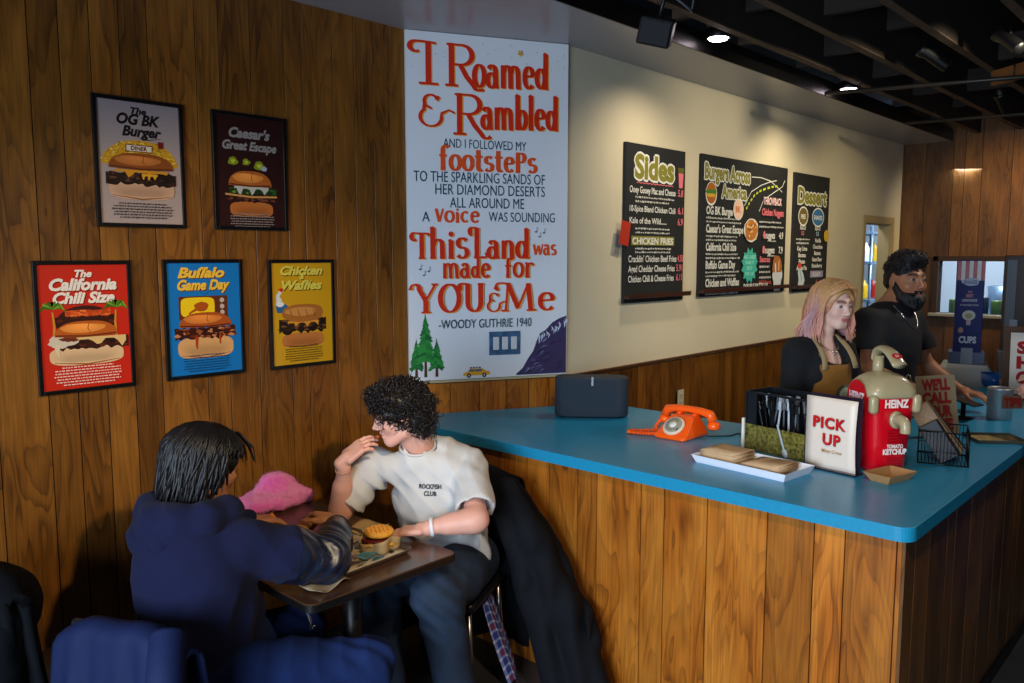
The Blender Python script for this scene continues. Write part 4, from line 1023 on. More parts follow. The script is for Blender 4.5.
# white spoon outside the front panel look: one pale handle leaning over the front
mb=MB(); R=MC@Matrix.Translation((.07,-.012,.0))@Matrix.Rotation(-.35,4,'Y'); mb.box((0,0,.08),(.008,.003,.12),bev=.001,M=R); mb.lathe([(0,0),(.008,.004),(.012,.015),(.011,.03),(.006,.038),(0,.04)],n=12,M=R@Matrix.Scale(.4,4,(0,1,0)))
o=mb.build('plastic_spoon',M_wp); o.location=ch.location; tag(o,'pale plastic spoon leaning on the front of the cutlery holder','spoon')

# pick-up sign
PA=Vector((3.080,1.295)); PB=Vector((3.052,1.098)); pu=(PB-PA).normalized(); pn=Vector((pu.y,-pu.x)); pn=pn if pn.x<0 else -pn
PL=(PB-PA).length+.01
pk=empty('pickup_sign','upright cream counter sign reading PICK UP in red letters','sign',(*(PA+pu*PL/2),Z))
Mp=Matrix(((pu.x,0,pn.x,0),(pu.y,0,pn.y,0),(0,1,0,0),(0,0,0,1)))
def curvesheet(u,v,off=0): x=-PL/2+PL*u; d=.012*math.sin(v*PI)*u+off; return Mp@Vector((x,.28*v,d))
mb=MB(); mb.grid(lambda u,v:curvesheet(u,v,.008),6,12,thick=-.002 if False else .002); mb.build('card',mat('cream_card',srgb('e0d3c4'),rough=.4),pk)
mb=MB(); mb.grid(lambda u,v:Mp@Vector((-PL/2+.004+(PL+.004)*u,.290*v,-.010)),2,2,thick=.003); mb.box((0,.003,-.0),(PL+.02,.006,.06),M=Mp); mb.build('holder',mat('smoky_acrylic',srgb('281c2c'),rough=.15),pk)
A=Art(Mp,z0=.021,step=.0002); CR=srgb('c4161c'); SH=srgb('5a1016')
for dx,c_ in ((.002,SH),(0,CR)):
    A.text('PICK',dx-.002,.165-dx,.058,c_,align='CENTER',bold=.03,sx=.98,spacing=1.12); A.text('UP',.010+dx,.102-dx,.058,c_,align='CENTER',bold=.03,sx=.98,spacing=1.12)
A.text('Meet Crew',.014,.070,.018,srgb('a8823c'),align='CENTER',bold=.01); A.build('lettering',M_print,pk)

# ketchup dispenser
kt=empty('ketchup_dispenser','red ketchup pump dispenser with cream lid, lever and spout','dispenser',(3.235,1.065,Z))
kaz=math.radians(232+90-360); # along its front from left to right
ku=Vector((math.cos(kaz),math.sin(kaz))); kn=Vector((ku.y,-ku.x)); kn=kn if kn.x<0 else -kn
MK=Matrix(((ku.x,-kn.x,0,0),(ku.y,-kn.y,0,0),(0,0,1,0),(0,0,0,1)))   # x right, y back, z up
M_red=mat('ketchup_red',srgb('c8081a'),rough=.25,coat=.4); M_cr=mat('cream_lid_plastic',srgb('a89c78'),rough=.3,coat=.2)
MK=MK@Matrix.Translation((-.008,.0,0))@Matrix.Diagonal((1.10,1.06,1.38,1))@Matrix.Rotation(0,4,'Z')
mb=MB(); rings=[]
for z,w_,d_ in ((0,.066,.07),(.004,.07,.074),(.08,.077,.079),(.15,.083,.084),(.2,.088,.089),(.225,.09,.09)):
    rings.append([(x,y,z) for x,y in rrect(2*w_,2*d_,.045,8)])
loft(mb,rings,M=MK); mb.build('container',M_red,kt)
mb=MB(); rings=[]
for z,w_,d_,rr_ in ((.208,.089,.090,.045),(.213,.0925,.093,.046),(.228,.0915,.092,.046),(.242,.084,.085,.045),(.258,.066,.070,.042),(.268,.046,.050,.035),(.274,.022,.024,.018)):
    rings.append([(x,y,z) for x,y in rrect(2*w_,2*d_,rr_,8)])
loft(mb,rings,M=MK)
for x,y in ((-.078,-.078),(.078,-.078)): mb.box((x*1.02,y*1.02,.192),(.03,.03,.05),bev=.01,M=MK,smooth=True)
lid=mb.build('lid',M_cr,kt)
mb=MB(); mb.tube([MK@Vector(p) for p in ((0,.03,.262),(0,.03,.315))],[.022,.019],n=16)
lv=smoothpath([(0,.047,.308),(0,.036,.328),(0,.0,.336),(0,-.045,.328),(0,-.095,.300)],6)
rings=[]
for i,p in enumerate(lv):
    t=i/(len(lv)-1); w_=.018+.010*t; h_=.012-.003*t
    rings.append([(p.x+w_*math.cos(a),p.y+h_*.3*math.cos(a)*0,p.z+h_*math.sin(a)) for a in [2*PI*k/16 for k in range(16)]])
loft(mb,rings,M=MK); lev=mb.build('pump_lever',M_cr,kt)
A=Art(MK@Matrix.Translation((0,-.078,.3235))@Matrix.Rotation(math.radians(30),4,'X')@Matrix.Identity(4),z0=.0); A.ell(0,0,.019,.013,srgb('b8101a')); A.text('57',0,-.005,.014,srgb('e8c8c0'),align='CENTER',bold=.03); A.build('lever_badge',M_print,lev)
mb=MB(); nz=smoothpath([(0,-.08,.150),(0,-.125,.152),(0,-.142,.142),(0,-.144,.122)],6); mb.tube([MK@q for q in nz],[.021]*6+[.02]*6+[.019]*7,n=16); mb.lathe([(.0,0),(.024,0),(.024,.012),(.0,.012)],n=18,M=MK@Matrix.Translation((0,-.084,.150))@Matrix.Rotation(PI/2,4,'X')); mb.build('spout',M_cr,kt)
A=Art(MK@Matrix(((1,0,0,0),(0,0,-1,-.0862),(0,1,0,0),(0,0,0,1))),z0=.0045,step=.0002)
A.text('HEINZ',0,.184,.030,srgb('f0e6e0'),align='CENTER',bold=.045); A.build('brand_label',M_print,kt)
A=Art(MK@Matrix(((1,0,0,0),(0,0,-1,-.0862),(0,1,0,0),(0,0,0,1))),z0=.0045,step=.0002)
A.text('TOMATO',0,.072,.014,srgb('f0e6e0'),align='CENTER',bold=.04); A.text('KETCHUP',0,.055,.020,srgb('f0e6e0'),align='CENTER',bold=.05)
for i in range(5): A.rect(-.03,.118-i*.008,.03,.121-i*.008,srgb('9c0a18'))
for i in range(4): A.rect(-.03,.04-i*.008,.03,.043-i*.008,srgb('9c0a18'))
A.build('front_label',M_print,kt)
MKs=MK@Matrix(((0,0,-1,-.083),(-1,0,0,0),(0,1,0,0),(0,0,0,1)))
A=Art(MKs,z0=.0115,step=.0003); A.ell(0,.2,.062,.052,srgb('c4081a'),a0=0,a1=PI) ; A.ell(0,.2,.062,.04,srgb('c4081a'),a0=PI,a1=2*PI); A.text('HEINZ',0,.195,.032,srgb('e8d6da'),align='CENTER',bold=.05); A.build('side_label',M_print,kt)
mb=MB(); mb.tube([MK@q for q in smoothpath([(.095,-.04,.215),(.1,0,.262),(.095,.04,.215)],6)],.003,n=6); mb.build('lid_clip',mat('steel'),kt)

# paper boat
bo=empty('paper_food_boat','small empty kraft paper food boat in front of the ketchup dispenser','paper tray',(3.07,.975,Z))
bu=Vector((.966,-.26)); bu.normalize(); bv=Vector((-bu.y,bu.x))
def BP(a,b,z): p=bu*a+bv*b; return (p.x,p.y,z)
mb=MB()
oa=math.atan2(.928-.983-.03,3.192-2.994)
trap(mb,BP,.082,.055,.033,.02,.0015); mb.build('boat',mat('kraft_card',srgb('a97f50'),rough=.7),bo)

# wire basket with folded menus and cutlery packs
wbk=empty('wire_basket','black wire basket of folded paper menus on the counter edge','basket',(3.53,.925,Z))
M_wire=mat('black_wire',srgb('0c0c0e'),rough=.35,metal=.4)
bx,by,bh=.088,.10,.13; ba=math.radians(-73); MBk=Matrix.Rotation(ba,4,'Z')
mb=MB()
def wire(a,b,r=.0018): mb.cyl(MBk@Vector(a),MBk@Vector(b),r,n=6)
for z in (.003,.05,bh):
    rr_=.0028 if z!=.05 else .0016
    for s in (-1,1): wire((-bx,s*by,z),(bx,s*by,z),rr_); wire((s*bx,-by,z),(s*bx,by,z),rr_)
for i in range(15):
    x=-bx+2*bx*i/14
    for s in (-1,1): wire((x,s*by,.003),(x,s*by,bh),.0012)
    wire((x,-by,.003),(x,by,.003),.0012)
for i in range(9):
    y=-by+2*by*i/8
    for s in (-1,1): wire((s*bx,y,.003),(s*bx,y,bh),.0012)
mb.build('wire_frame',M_wire,wbk)
M_news=mat('printed_menu_paper',srgb('9a8468'),rough=.7,noise=.35,nscale=80,stretch=(1,1,6)); M_dkp=mat('dark_menu_paper',srgb('1c1a1c'),rough=.4)
rb=random.Random(4)
for i in range(9):
    mb=MB(); R=MBk@Matrix.Translation((.062-.004*i,.080-.019*i,.012))@Matrix.Rotation(-.66+.01*i,4,'Y')@Matrix.Rotation(rb.uniform(-.02,.02),4,'X')
    mb.box((0,0,.125 if i<6 else .09),(.075,.009,.24 if i<6 else .16),bev=.002,M=R)
    o=mb.build('folded_menu',M_news if i in (2,4,5) else M_dkp); o.location=wbk.location
    tag(o,'folded %s menu leaning in the black wire basket'%('tan printed' if i in (2,4,5) else 'dark'),'menu','%s folded menus in the wire basket'%('tan' if i in (2,4,5) else 'dark'))
# we'll call sign
ws=empty('call_sign','kraft card sign reading WE\'LL CALL YOUR NAME behind the wire basket','sign',(3.97,1.055,Z))
wn=Vector((-.86,-.5)).normalized(); wu=Vector((-wn.y,wn.x)); wu=wu if wu.y<0 else -wu
Rt=Matrix(((wu.x,0,wn.x,0),(wu.y,0,wn.y,0),(0,1,0,0),(0,0,0,1)))@Matrix.Rotation(-.14,4,'X')@Matrix.Rotation(.09,4,'Z')
mb=MB(); mb.box((0,.145,0),(.165,.27,.004),bev=.001,M=Rt); mb.build('card',mat('tan_card',srgb('a08a66'),rough=.7),ws)
mb=MB(); mb.box((0,.005,0),(.08,.01,.06),bev=.002,M=Matrix(((wu.x,0,wn.x,0),(wu.y,0,wn.y,0),(0,1,0,0),(0,0,0,1)))); mb.build('stand',M_black,ws)
A=Art(Rt,z0=.003,step=.0002)
for i,t in enumerate(('WE\'LL','CALL','YOUR','NAME')): A.text(t,0,.215-i*.06,.062,srgb('9c2418'),width=.125 if i!=1 else .11,bold=.07) if False else A.text(t,-.06,.215-i*.06,.066,srgb('9c2418'),width=.12,bold=.07)
A.build('lettering',M_print,ws)
# card reader slab by the man's hand
tb=empty('payment_tablet','thin dark tablet on a low stand behind the kraft sign','tablet',(4.52,1.10,Z))
mb=MB(); mb.box((0,0,.09),(.2,.15,.008),bev=.003,rot=Matrix.Rotation(.25,4,'X')@Matrix.Rotation(.1,4,'Y')); mb.build('screen_slab',M_black,tb)
mb=MB(); mb.lathe([(0,0),(.05,0),(.05,.006),(.012,.012),(.012,.085),(0,.09)],n=20); mb.build('stand',M_black,tb)
# bill tray with printed insert
ct=empty('cash_tray','low clear tray with patterned paper strip lying by the tips tin','tray',(4.08,.862,Z))
MR_=Matrix.Rotation(math.radians(-52),4,'Z')
mb=MB(); trap(mb,lambda a,b,z:tuple(MR_@Vector((a,b,z))),.105,.085,.014,.004,.002); mb.build('tray',mat('clear_brown_tray',srgb('4a4638'),rough=.15,coat=.6),ct)
mb=MB(); mb.box((0,0,.004),(.185,.14,.002),M=MR_); mb.build('insert',mat('patterned_paper',srgb('9a8a58'),rough=.4,noise=.5,nscale=40),ct)
# tips tin
tp=empty('tips_tin','shiny steel tin with a small wooden TIPS sign on its side','tip jar',(4.64,.965,Z))
M_st=mat('brushed_steel',srgb('b5b5b5'),rough=.38,metal=.75,noise=.1,nscale=30,stretch=(8,8,.3))
mb=MB(); mb.lathe([(0,0),(.054,0),(.057,.004),(.057,.150),(.060,.154),(.057,.157),(.053,.154),(.052,.012),(0,.010)],n=40); mb.build('tin',M_st,tp)
mb=MB(); Mt=Matrix.Translation((-.035,-.062,.095))@faceM((0,0,0),math.radians(222)); mb.box((0,0,0),(.10,.065,.006),bev=.001,M=Mt); mb.build('sign_board',mat('brown_sign_wood',srgb('6a4a34'),rough=.6),tp)
A=Art(Mt,z0=.0035,step=.0002); A.text('TIPS',0,-.021,.058,srgb('8c1f18'),align='CENTER',bold=.06,sx=.8); A.build('sign_lettering',M_print,tp)
# galvanised bucket with oddments
gb=empty('metal_bucket','grey galvanised bucket with tools standing on the counter','bucket',(5.72,1.10,Z))
mb=MB(); mb.lathe([(0,0),(.09,0),(.093,.004),(.118,.235),(.123,.24),(.118,.243),(.113,.238),(.088,.01),(0,.009)],n=36); mb.build('pail',mat('galvanised',srgb('80868a'),rough=.5,metal=.5,noise=.25,nscale=18),gb)
mb=MB(); mb.lathe([(.0925,.01),(.0945,.01),(.0995,.062),(.0975,.062)],n=36,closed=True); mb.build('kraft_band',mat('kraft_card'),gb)
mb=MB(); mb.tube(smoothpath([(-.08,.05,.236),(-.14,.02,.26),(-.17,.0,.285),(-.15,.02,.30),(-.07,.0,.245)],5),.004,n=6); mb.build('handle',mat('tan_wood',srgb('8a6a3c'),rough=.5),gb)
for k,(dx,dy,c_,nm,lb) in enumerate(((-.03,-.02,srgb('d0a018'),'marker_pen','yellow marker standing in the galvanised bucket'),(.03,.01,srgb('c8b028'),'marker_pen','yellow-green marker leaning right in the galvanised bucket'),(.06,.04,srgb('1c1c1e'),'marker_pen','black marker standing in the galvanised bucket'))):
    mb=MB(); mb.tube([(dx,dy,.013),(dx*1.6-.01*k,dy*1.4,.26),(dx*1.75-.012*k,dy*1.5,.31)],[.013,.014,.011],n=12)
    o=mb.build(nm,mat('marker_%d'%k,c_,rough=.35)); o.location=gb.location; tag(o,lb,'marker')
# blue bowl, green marker
mb=MB(); mb.lathe([(0,0),(.05,0),(.07,.02),(.078,.085),(.074,.085),(.066,.022),(0,.008)],n=32); o=mb.build('plastic_tub',mat('blue_plastic',srgb('0f4f9a'),rough=.25,coat=.3)); o.location=(5.85,1.27-.08,Z); 
o.location=(5.95,1.205+.0,Z); o.location=(5.75,1.235,Z); tag(o,'bright blue plastic tub on the counter left of the metal bucket','tub')
mb=MB(); mb.tube([(0,0,.0065),(.1,-.05,.0065)],.006,n=10); o=mb.build('highlighter',mat('lime_plastic',srgb('5f8a1c'),rough=.4)); o.location=(5.25,1.17,Z); tag(o,'lime green pen lying on the blue counter','pen')
# framed sign
fs_=empty('framed_counter_sign','wooden framed cream sign with red letters at the right edge','sign',(5.35,.90,Z))
Mf=faceM((0,0,0),math.radians(205))@Matrix.Rotation(-.08,4,'X')
mb=MB(); w_,h_=.42,.42; t=.035
for x in (-w_/2+t/2,w_/2-t/2): mb.box((x,h_/2,0),(t,h_,.02),bev=.002,M=Mf)
for y in (t/2,h_-t/2): mb.box((0,y,0),(w_-2*t,t,.02),bev=.002,M=Mf)
mb.build('frame',mat('brown_frame',srgb('4a2e18'),rough=.5,noise=.2,nscale=10),fs_)
mb=MB(); mb.box((0,h_/2,-.003),(w_-2*t,h_-2*t,.006),M=Mf); mb.build('sheet',mat('cream_card'),fs_)
A=Art(Mf,z0=.0005,step=.0002)
for i,t_ in enumerate(('STOP','HERE','ORDER')): A.text(t_,-.14,.27-i*.085,.09,srgb('a81a1a'),bold=.06,width=(.26,.26,.28)[i])
A.build('lettering',M_print,fs_)
# cup dispenser tower and its white base
bs=empty('machine_base','white wedge-shaped plastic base cabinet behind the counter','machine',(6.15,1.50,0))
azb=math.radians(196); Mb=Matrix.Rotation(azb+PI/2,4,'Z')   # local -y looks to the camera side
mb=MB(); loft(mb,[[(x*s,y*s,z) for x,y in rrect(.36,.36,.03,5)] for z,s in ((0,.97),(.01,1),(.94,1),(.99,.96),(1.04,.80),(1.07,.72))],M=Mb); mb.build('cabinet',mat('grey_white_plastic',srgb('b4bcc4'),rough=.4),bs)
tw=empty('cup_dispenser_tower','tall dark blue box tower with red and white striped top, reading CUPS','dispenser',(6.15,1.50,1.071))
mb=MB(); mb.box((0,0,.35),(.165,.15,.70),bev=.004,M=Mb); mb.build('tower_body',mat('navy_card',srgb('101f6a'),rough=.6),tw)
mb=MB(); mb.box((0,0,.04),(.215,.18,.08),bev=.004,M=Mb); mb.build('foot_band',mat('pale_blue_band',srgb('56658a'),rough=.4),tw)
A=Art(Mb@Matrix(((.86,0,0,0),(0,0,-1,-.075),(0,1.2,0,0),(0,0,0,1))),z0=.0004,step=.0003)
for k in range(7): A.rect(-.094+k*.0269,.47,-.094+(k+1)*.0269,.578,srgb('a81e2c') if k%2==0 else srgb('d8d4d0'))
A.build('striped_print',M_print,tw)
A=Art(Mb@Matrix(((.86,0,0,0),(0,0,-1,-.075),(0,1.2,0,0),(0,0,0,1))),z0=.0032,step=.0003)
A.ell(0,.462,.06,.022,srgb('8fa0c0'),wob=.1); A.text('SHAKES',0,.452,.026,srgb('1c2c66'),align='CENTER',bold=.04)
for i,(t_,s_) in enumerate((('THE',.016),('BEST',.024),('LEMONADE',.02),('IN THE WHOLE TOWN',.012))): A.text(t_,0,.40-i*.024,s_,srgb('b06a80') if i<2 else srgb('a8a8b8'),align='CENTER',bold=.03)
A.ell(0,.275,.045,.028,srgb('b9b9a8')); A.ell(0,.272,.025,.016,srgb('8a8a2c')); A.rect(-.015,.22,.015,.25,srgb('a88a8a')); A.ell(-.05,.19,.018,.016,srgb('b86a58'))
A.text('CUPS',-.0,.12,.05,srgb('c0cadc'),align='CENTER',bold=.05); A.build('front_print',M_print,tw)
mb=MB(); mb.box((0,-.093,.055),(.07,.004,.11),bev=.001,M=Mb); mb.build('card_slot',mat('grey_slot',srgb('8d98a8'),rough=.3),tw)
# tall brown cabinet at the right edge and grey post
bc=empty('tall_cabinet','tall dark brown wooden cabinet standing behind the counter at the right edge','cabinet',(6.55,1.20,ZCT+.001))
mb=MB(); mb.box((.12,0,.41),(.30,.36,.82),bev=.004); mb.build('body',mat('dark_brown_cabinet',srgb('2f1a0e'),rough=.45,noise=.15,nscale=8,stretch=(3,3,.3)),bc)
mb=MB(); mb.box((-.035,.13,.44),(.006,.06,.7),bev=.001); mb.build('grey_edge',mat('grey_metal_edge',srgb('5a6068'),rough=.4),bc)
mb=MB(); mb.box((-.045,.10,.32),(.012,.05,.11),bev=.002); mb.build('label_plate',mat('grey_slot'),bc)

# ---------------------------------------------------------------- things seen through the doorway and the pass-through
tag(MB().box((9.3,4.0,1.4),(3.2,.08,2.8)).build('wall_kitchen',mat('kitchen_wall',srgb('3a4450'),rough=.6)),kind='structure')
tag(MB().box((10.95,2.5,1.5),(.08,3.4,3.0)).build('wall_kitchen_far',mat('kitchen_tile',srgb('b4c4d4'),rough=.5)),kind='structure')
ks=empty('kitchen_shelving','steel kitchen shelving seen through the doorway','shelf',(9.72,3.42,0))
for z in (.6,.95,1.3,1.72,2.05):
    mb=MB(); mb.box((0,0,z),(.9,.35,.03),bev=.003); mb.build('shelf_board',mat('steel_shelf',srgb('7a98b8'),rough=.3,metal=.6),ks)
for x in (-.43,.43):
    for y in (-.16,.16):
        mb=MB(); mb.cyl((x,y,0),(x,y,2.15),.012,n=8); mb.build('post',mat('steel_shelf'),ks)
jr=random.Random(9)
cols=[('red',srgb('a8201c')),('yellow',srgb('c9a020')),('white',srgb('c5ccd2')),('blue',srgb('2a6a9c')),('dark',srgb('26282c'))]
for zi,z in enumerate((.966,1.316,1.736)):
    for k in range(6):
        nm,c_=cols[(k*2+zi)%5]; mb=MB(); mb.lathe([(0,0),(.04,0),(.042,.01),(.042,.14),(.03,.17),(.016,.185),(.016,.21),(0,.212)],n=16)
        o=mb.build('sauce_bottle',mat('bottle_'+nm,c_,rough=.3)); o.location=(9.39+k*.13,3.36+.04*(k%2),z); tag(o,'%s squeeze bottle on the %s visible steel kitchen shelf'%(nm,('lower','middle','upper')[zi]),'bottle','bottles on the kitchen shelving')
kt2=empty('prep_table','stainless prep table beyond the pass-through window','table',(9.55,2.15,0))
mb=MB(); mb.box((0,0,1.17),(.6,1.4,.03),bev=.004); mb.build('tabletop',mat('steel_shelf'),kt2)
for x in (-.27,.27):
    for y in (-.66,.66): mb=MB(); mb.cyl((x,y,0),(x,y,1.16),.02,n=10); mb.build('leg',mat('steel_shelf'),kt2)
for k in range(5):
    mb=MB(); mb.lathe([(0,0),(.05,0),(.055,.01),(.055,.12+.03*(k%3)),(.05,.13+.03*(k%3)),(0,.13+.03*(k%3))],n=18); o=mb.build('food_canister',mat('canister_%d'%(k%3),[srgb('c9ced0'),srgb('4a6a3c'),srgb('2c3a50')][k%3],rough=.35)); o.location=(9.38,1.9+.13*k,1.1855); tag(o,'%s canister on the prep table behind the pass-through'%(['pale','green','dark blue'][k%3]),'canister','canisters on the prep table')
bk=MB(); bk.lathe([(0,0),(.13,0),(.14,.02),(.17,.3),(.165,.3),(.13,.02),(0,.015)],n=24); o=bk.build('steel_pot',mat('steel_shelf')); o.location=(9.66,2.02,1.1855); tag(o,'large steel pot on the prep table behind the pass-through','pot')

# ---------------------------------------------------------------- under the dark ceiling
M_emit=mat('lit_led_disc',srgb('f0e0f0'),rough=.5,emit=(1,.82,.9),emit_s=14)
for i,(x,y) in enumerate(((4.02,2.255),(5.84,2.255))):
    e=empty('recessed_downlight',('round lit downlight, nearer of the two above the menu wall','round lit downlight, farther of the two above the menu wall')[i],'ceiling light',(x,y,ZC+.045),group='downlights above the menu wall')
    mb=MB(); mb.lathe([(.054,0),(.064,0),(.067,.006),(.064,.05),(.054,.05)],n=32,closed=True); mb.build('trim_ring',M_black,e)
    mb=MB(); mb.lathe([(0,-.012),(.03,-.011),(.048,-.006),(.054,.002),(.054,.014),(0,.014)],n=32); mb.build('lens',M_emit,e)
    mb=MB(); mb.box((0,0,.09),(.02,.14,.02)); mb.box((0,0,.063),(.09,.09,.03),bev=.005); mb.build('mounting_bar',M_joistb,e)
# small black loudspeaker hung at the soffit edge
ls=empty('hanging_loudspeaker','small black box loudspeaker hung tilted from the dark ceiling edge','loudspeaker',(3.19,2.10,2.80))
ls.rotation_euler=(.35,.25,math.radians(-60))
mb=MB(); mb.box((0,0,0),(.15,.11,.12),bev=.01); mb.build('cabinet',M_black,ls)
mb=MB(); mb.box((0,-.058,0),(.13,.006,.10),bev=.003); mb.build('grille',mat('dark_grille',srgb('1c1e22'),rough=.6,bump=.4,bscale=500),ls)
mb=MB(); mb.tube([(0,.0,.055),(0,.02,.12),(.0,.03,.3)],.01,n=8); mb.build('bracket',M_black,ls)
tag(MB().tube(smoothpath([(3.2,2.08,2.99),(3.3,2.0,2.9),(3.42,2.06,2.93),(3.4,2.03,3.02)]),.005,n=6).build('speaker_cable',mat('grey_cable',srgb('50545c'),rough=.5)),'thin grey cable looping from the small hanging loudspeaker','cable')
# conduit tracks with spot heads
def track(p,q,label):
    e=empty('lighting_track',label,'light track',p); v=Vector(q)-Vector(p); mb=MB(); mb.cyl((0,0,0),v,.013,n=8); mb.build('rail',mat('track_rail',srgb('3a3630'),rough=.4,metal=.5),e)
    for t in (.1,.5,.9): mb=MB(); c=v*t; mb.cyl(c,c+Vector((0,0,.12)),.005,n=6); mb.build('hanger',M_black,e)
track((5.3,2.2,2.84),(5.9,.2,2.84),'long thin metal track crossing below the joists, nearest')
track((6.9,2.2,2.84),(7.3,.2,2.84),'long thin metal track crossing below the joists, farthest')
def tspot(x,y,i,az,lens=False):
    e=empty('track_spotlight','small black spotlight head hanging under the joists, %s'%i,'spotlight',(x,y,2.92)); e.rotation_euler=(0,0,az)
    mb=MB(); mb.cyl((0,0,.08),(0,0,0),.008,n=8); mb.build('stem',M_black,e)
    R=Matrix.Rotation(.9,4,'Y'); mb=MB(); mb.lathe([(0,-.09),(.03,-.09),(.034,-.08),(.034,.05),(.044,.08),(.044,.1),(.036,.1),(.03,.06),(0,.055)],n=18,M=R); mb.build('lamp_head',M_black,e)
for i,(x,y,a,l) in enumerate(((5.14,1.5,2,'second from the menu wall'),(5.0,1.1,1,'nearest the camera'),(6.0,1.05,2.5,'in the middle'),(6.95,1.55,3,'near the far panelled wall'),(7.55,1.0,2,'rightmost'))): tspot(x,y,l,a)
bm_=MB(); bm_.box((0,0,0),(.045,1.1,.09),bev=.004); o=bm_.build('timber_brace',mat('bare_timber',srgb('7a4c20'),rough=.6,noise=.2,nscale=8)); o.location=(5.6,.95,2.913); o.rotation_euler=(0,0,math.radians(-38)); tag(o,'bare orange-brown timber brace crossing diagonally under the joists','timber')
lb=empty('glass_globe_lamp','round clear bulb hanging at the right edge of the ceiling','light bulb',(5.05,.80,2.83))
mb=MB(); mb.lathe([(0,-.06),(.03,-.055),(.055,-.03),(.06,0),(.05,.035),(.025,.06),(.02,.075),(0,.075)],n=20); mb.build('bulb',mat('milky_bulb',srgb('8d9ab0'),rough=.1),lb)
mb=MB(); mb.cyl((0,0,.07),(0,0,.16),.018,n=12); mb.build('socket',M_black,lb)

# ---------------------------------------------------------------- dining table and lunch
TZ=.74
dt=empty('dining_table','small dark brown wood-look table against the panelled wall with lunch on it','table',(1.62,2.62,0))
M_tab=wood_mat('dark_table_top',srgb('28190f'),srgb('3a2619'),srgb('483021'),axis='x',rough=.22,coat=.4,ring=5)
X0,X1,Y0,Y1=1.305-1.62,1.925-1.62,2.065-2.62,3.19-2.62
mb=MB(); rings=[]
for z,i in ((TZ-.03,.003),(TZ-.027,0),(TZ-.003,0),(TZ,.003)): rings.append([(x+(X0+X1)/2,y+(Y0+Y1)/2,z) for x,y in rrect(X1-X0-2*i,Y1-Y0-2*i,.035,6)])
loft(mb,rings,smooth=False); mb.build('tabletop',M_tab,dt,layer='Plank')
mb=MB(); rings=[]
for z,i in ((TZ-.026,-.0015),(TZ-.004,-.0015)): rings.append([(x+(X0+X1)/2,y+(Y0+Y1)/2,z) for x,y in rrect(X1-X0-2*i,Y1-Y0-2*i,.035,6)])
loft(mb,rings,caps=False); mb.build('edge_band',M_black,dt)
for y in (Y0+.22,Y1-.22):
    mb=MB(); mb.cyl((0,y,.03),(0,y,TZ-.03),.035,n=20); mb.box((0,y,TZ-.04),(.3,.12,.02),bev=.003); mb.build('pedestal',M_black,dt)
    mb=MB(); mb.box((0,y,.012),(.5,.07,.024),bev=.008); mb.box((0,y,.012),(.07,.4,.024),bev=.008); mb.build('foot',M_black,dt)
mb=MB(); mb.tube(smoothpath([(X0+.02,Y0+.05,TZ-.03),(X0+.03,Y0+.04,TZ-.07),(X0+.035,Y0+.05,TZ-.10),(X0+.05,Y0+.05,TZ-.09)],5),.005,n=8); mb.build('bag_hook',mat('steel'),dt)
# pink fluffy hat
def TS(label,name,cat,x,y,z=TZ+.0005,rz=0): return empty(name,label,cat,(x,y,z),rz)
pk_=TS('bright pink fluffy folded beanie lying on the table by the wall','fluffy_hat','hat',1.755,3.02); pk_.scale=(.84,.84,.84)
s=SDF((-.24,-.20,-.01),(.24,.20,.22),.004)
s.ell((-.02,0,.045),(.17,.11,.05),k=.02); s.ell((.03,.03,.085),(.105,.075,.06),k=.03); s.ell((-.10,.0,.035),(.11,.1,.035),k=.03); s.ell((.02,.03,.13),(.06,.05,.04),k=.03)
s.cap((-.03,-.085,.04),(.17,-.03,.03),.035,.03,k=.02); s.cap((.17,-.03,.03),(.05,.06,.125),.03,.035,k=.02)
s.disp(lambda X,Y,Z:.006*vnoise(X,Y,Z,28,1)+.003*vnoise(X,Y,Z,110,2)); s.cut((0,0,.0),(0,0,-1))
hat=s.build('knit_body',mat('pink_fluff',srgb('ff62c4'),rough=.95,sheen=.6,noise=.12,nscale=120,bump=.9,bscale=320),pk_,smooth=1)
mb=MB(); rh=random.Random(3)
me=hat.data; 
for k in range(1500):
    v=me.vertices[rh.randrange(len(me.vertices))]; n=v.normal+Vector((rh.gauss(0,.5),rh.gauss(0,.5),rh.gauss(0,.5))); L=rh.uniform(.005,.010)
    if v.co.z<.012: continue
    mb.tube([v.co-v.normal*.002,v.co+n.normalized()*L*.6,v.co+(n+Vector((rh.gauss(0,.5),rh.gauss(0,.5),0))).normalized()*L],[.0011,.0009,.0004],n=3,caps=False)
mb.build('fluff',mat('pink_fluff'),pk_)

# serving tray
tU=Vector((1.776-1.435,2.20-2.173)).normalized(); 
srv=TS('rectangular brown metal tray of burgers and fries in front of the two diners','serving_tray','tray',1.635,2.40)
MT=Matrix.Rotation(math.radians(4),4,'Z')
mb=MB(); hw,hl=.17,.235
rings=[]
for z,i,rr_ in ((0,.014,.03),(.004,.012,.03),(.018,.0,.035),(.02,.002,.035),(.006,.014,.028)): rings.append([(x,y,z) for x,y in rrect(2*hw-2*i,2*hl-2*i,rr_,5)])
loft(mb,rings,M=MT); mb.build('tray',mat('bronze_tray',srgb('5a4634'),rough=.3,metal=.5),srv)
def fitp(x,y,z=.0): p=MT@Vector((x,y,0)); return (srv.location.x+p.x,srv.location.y+p.y,TZ+.0075+z)
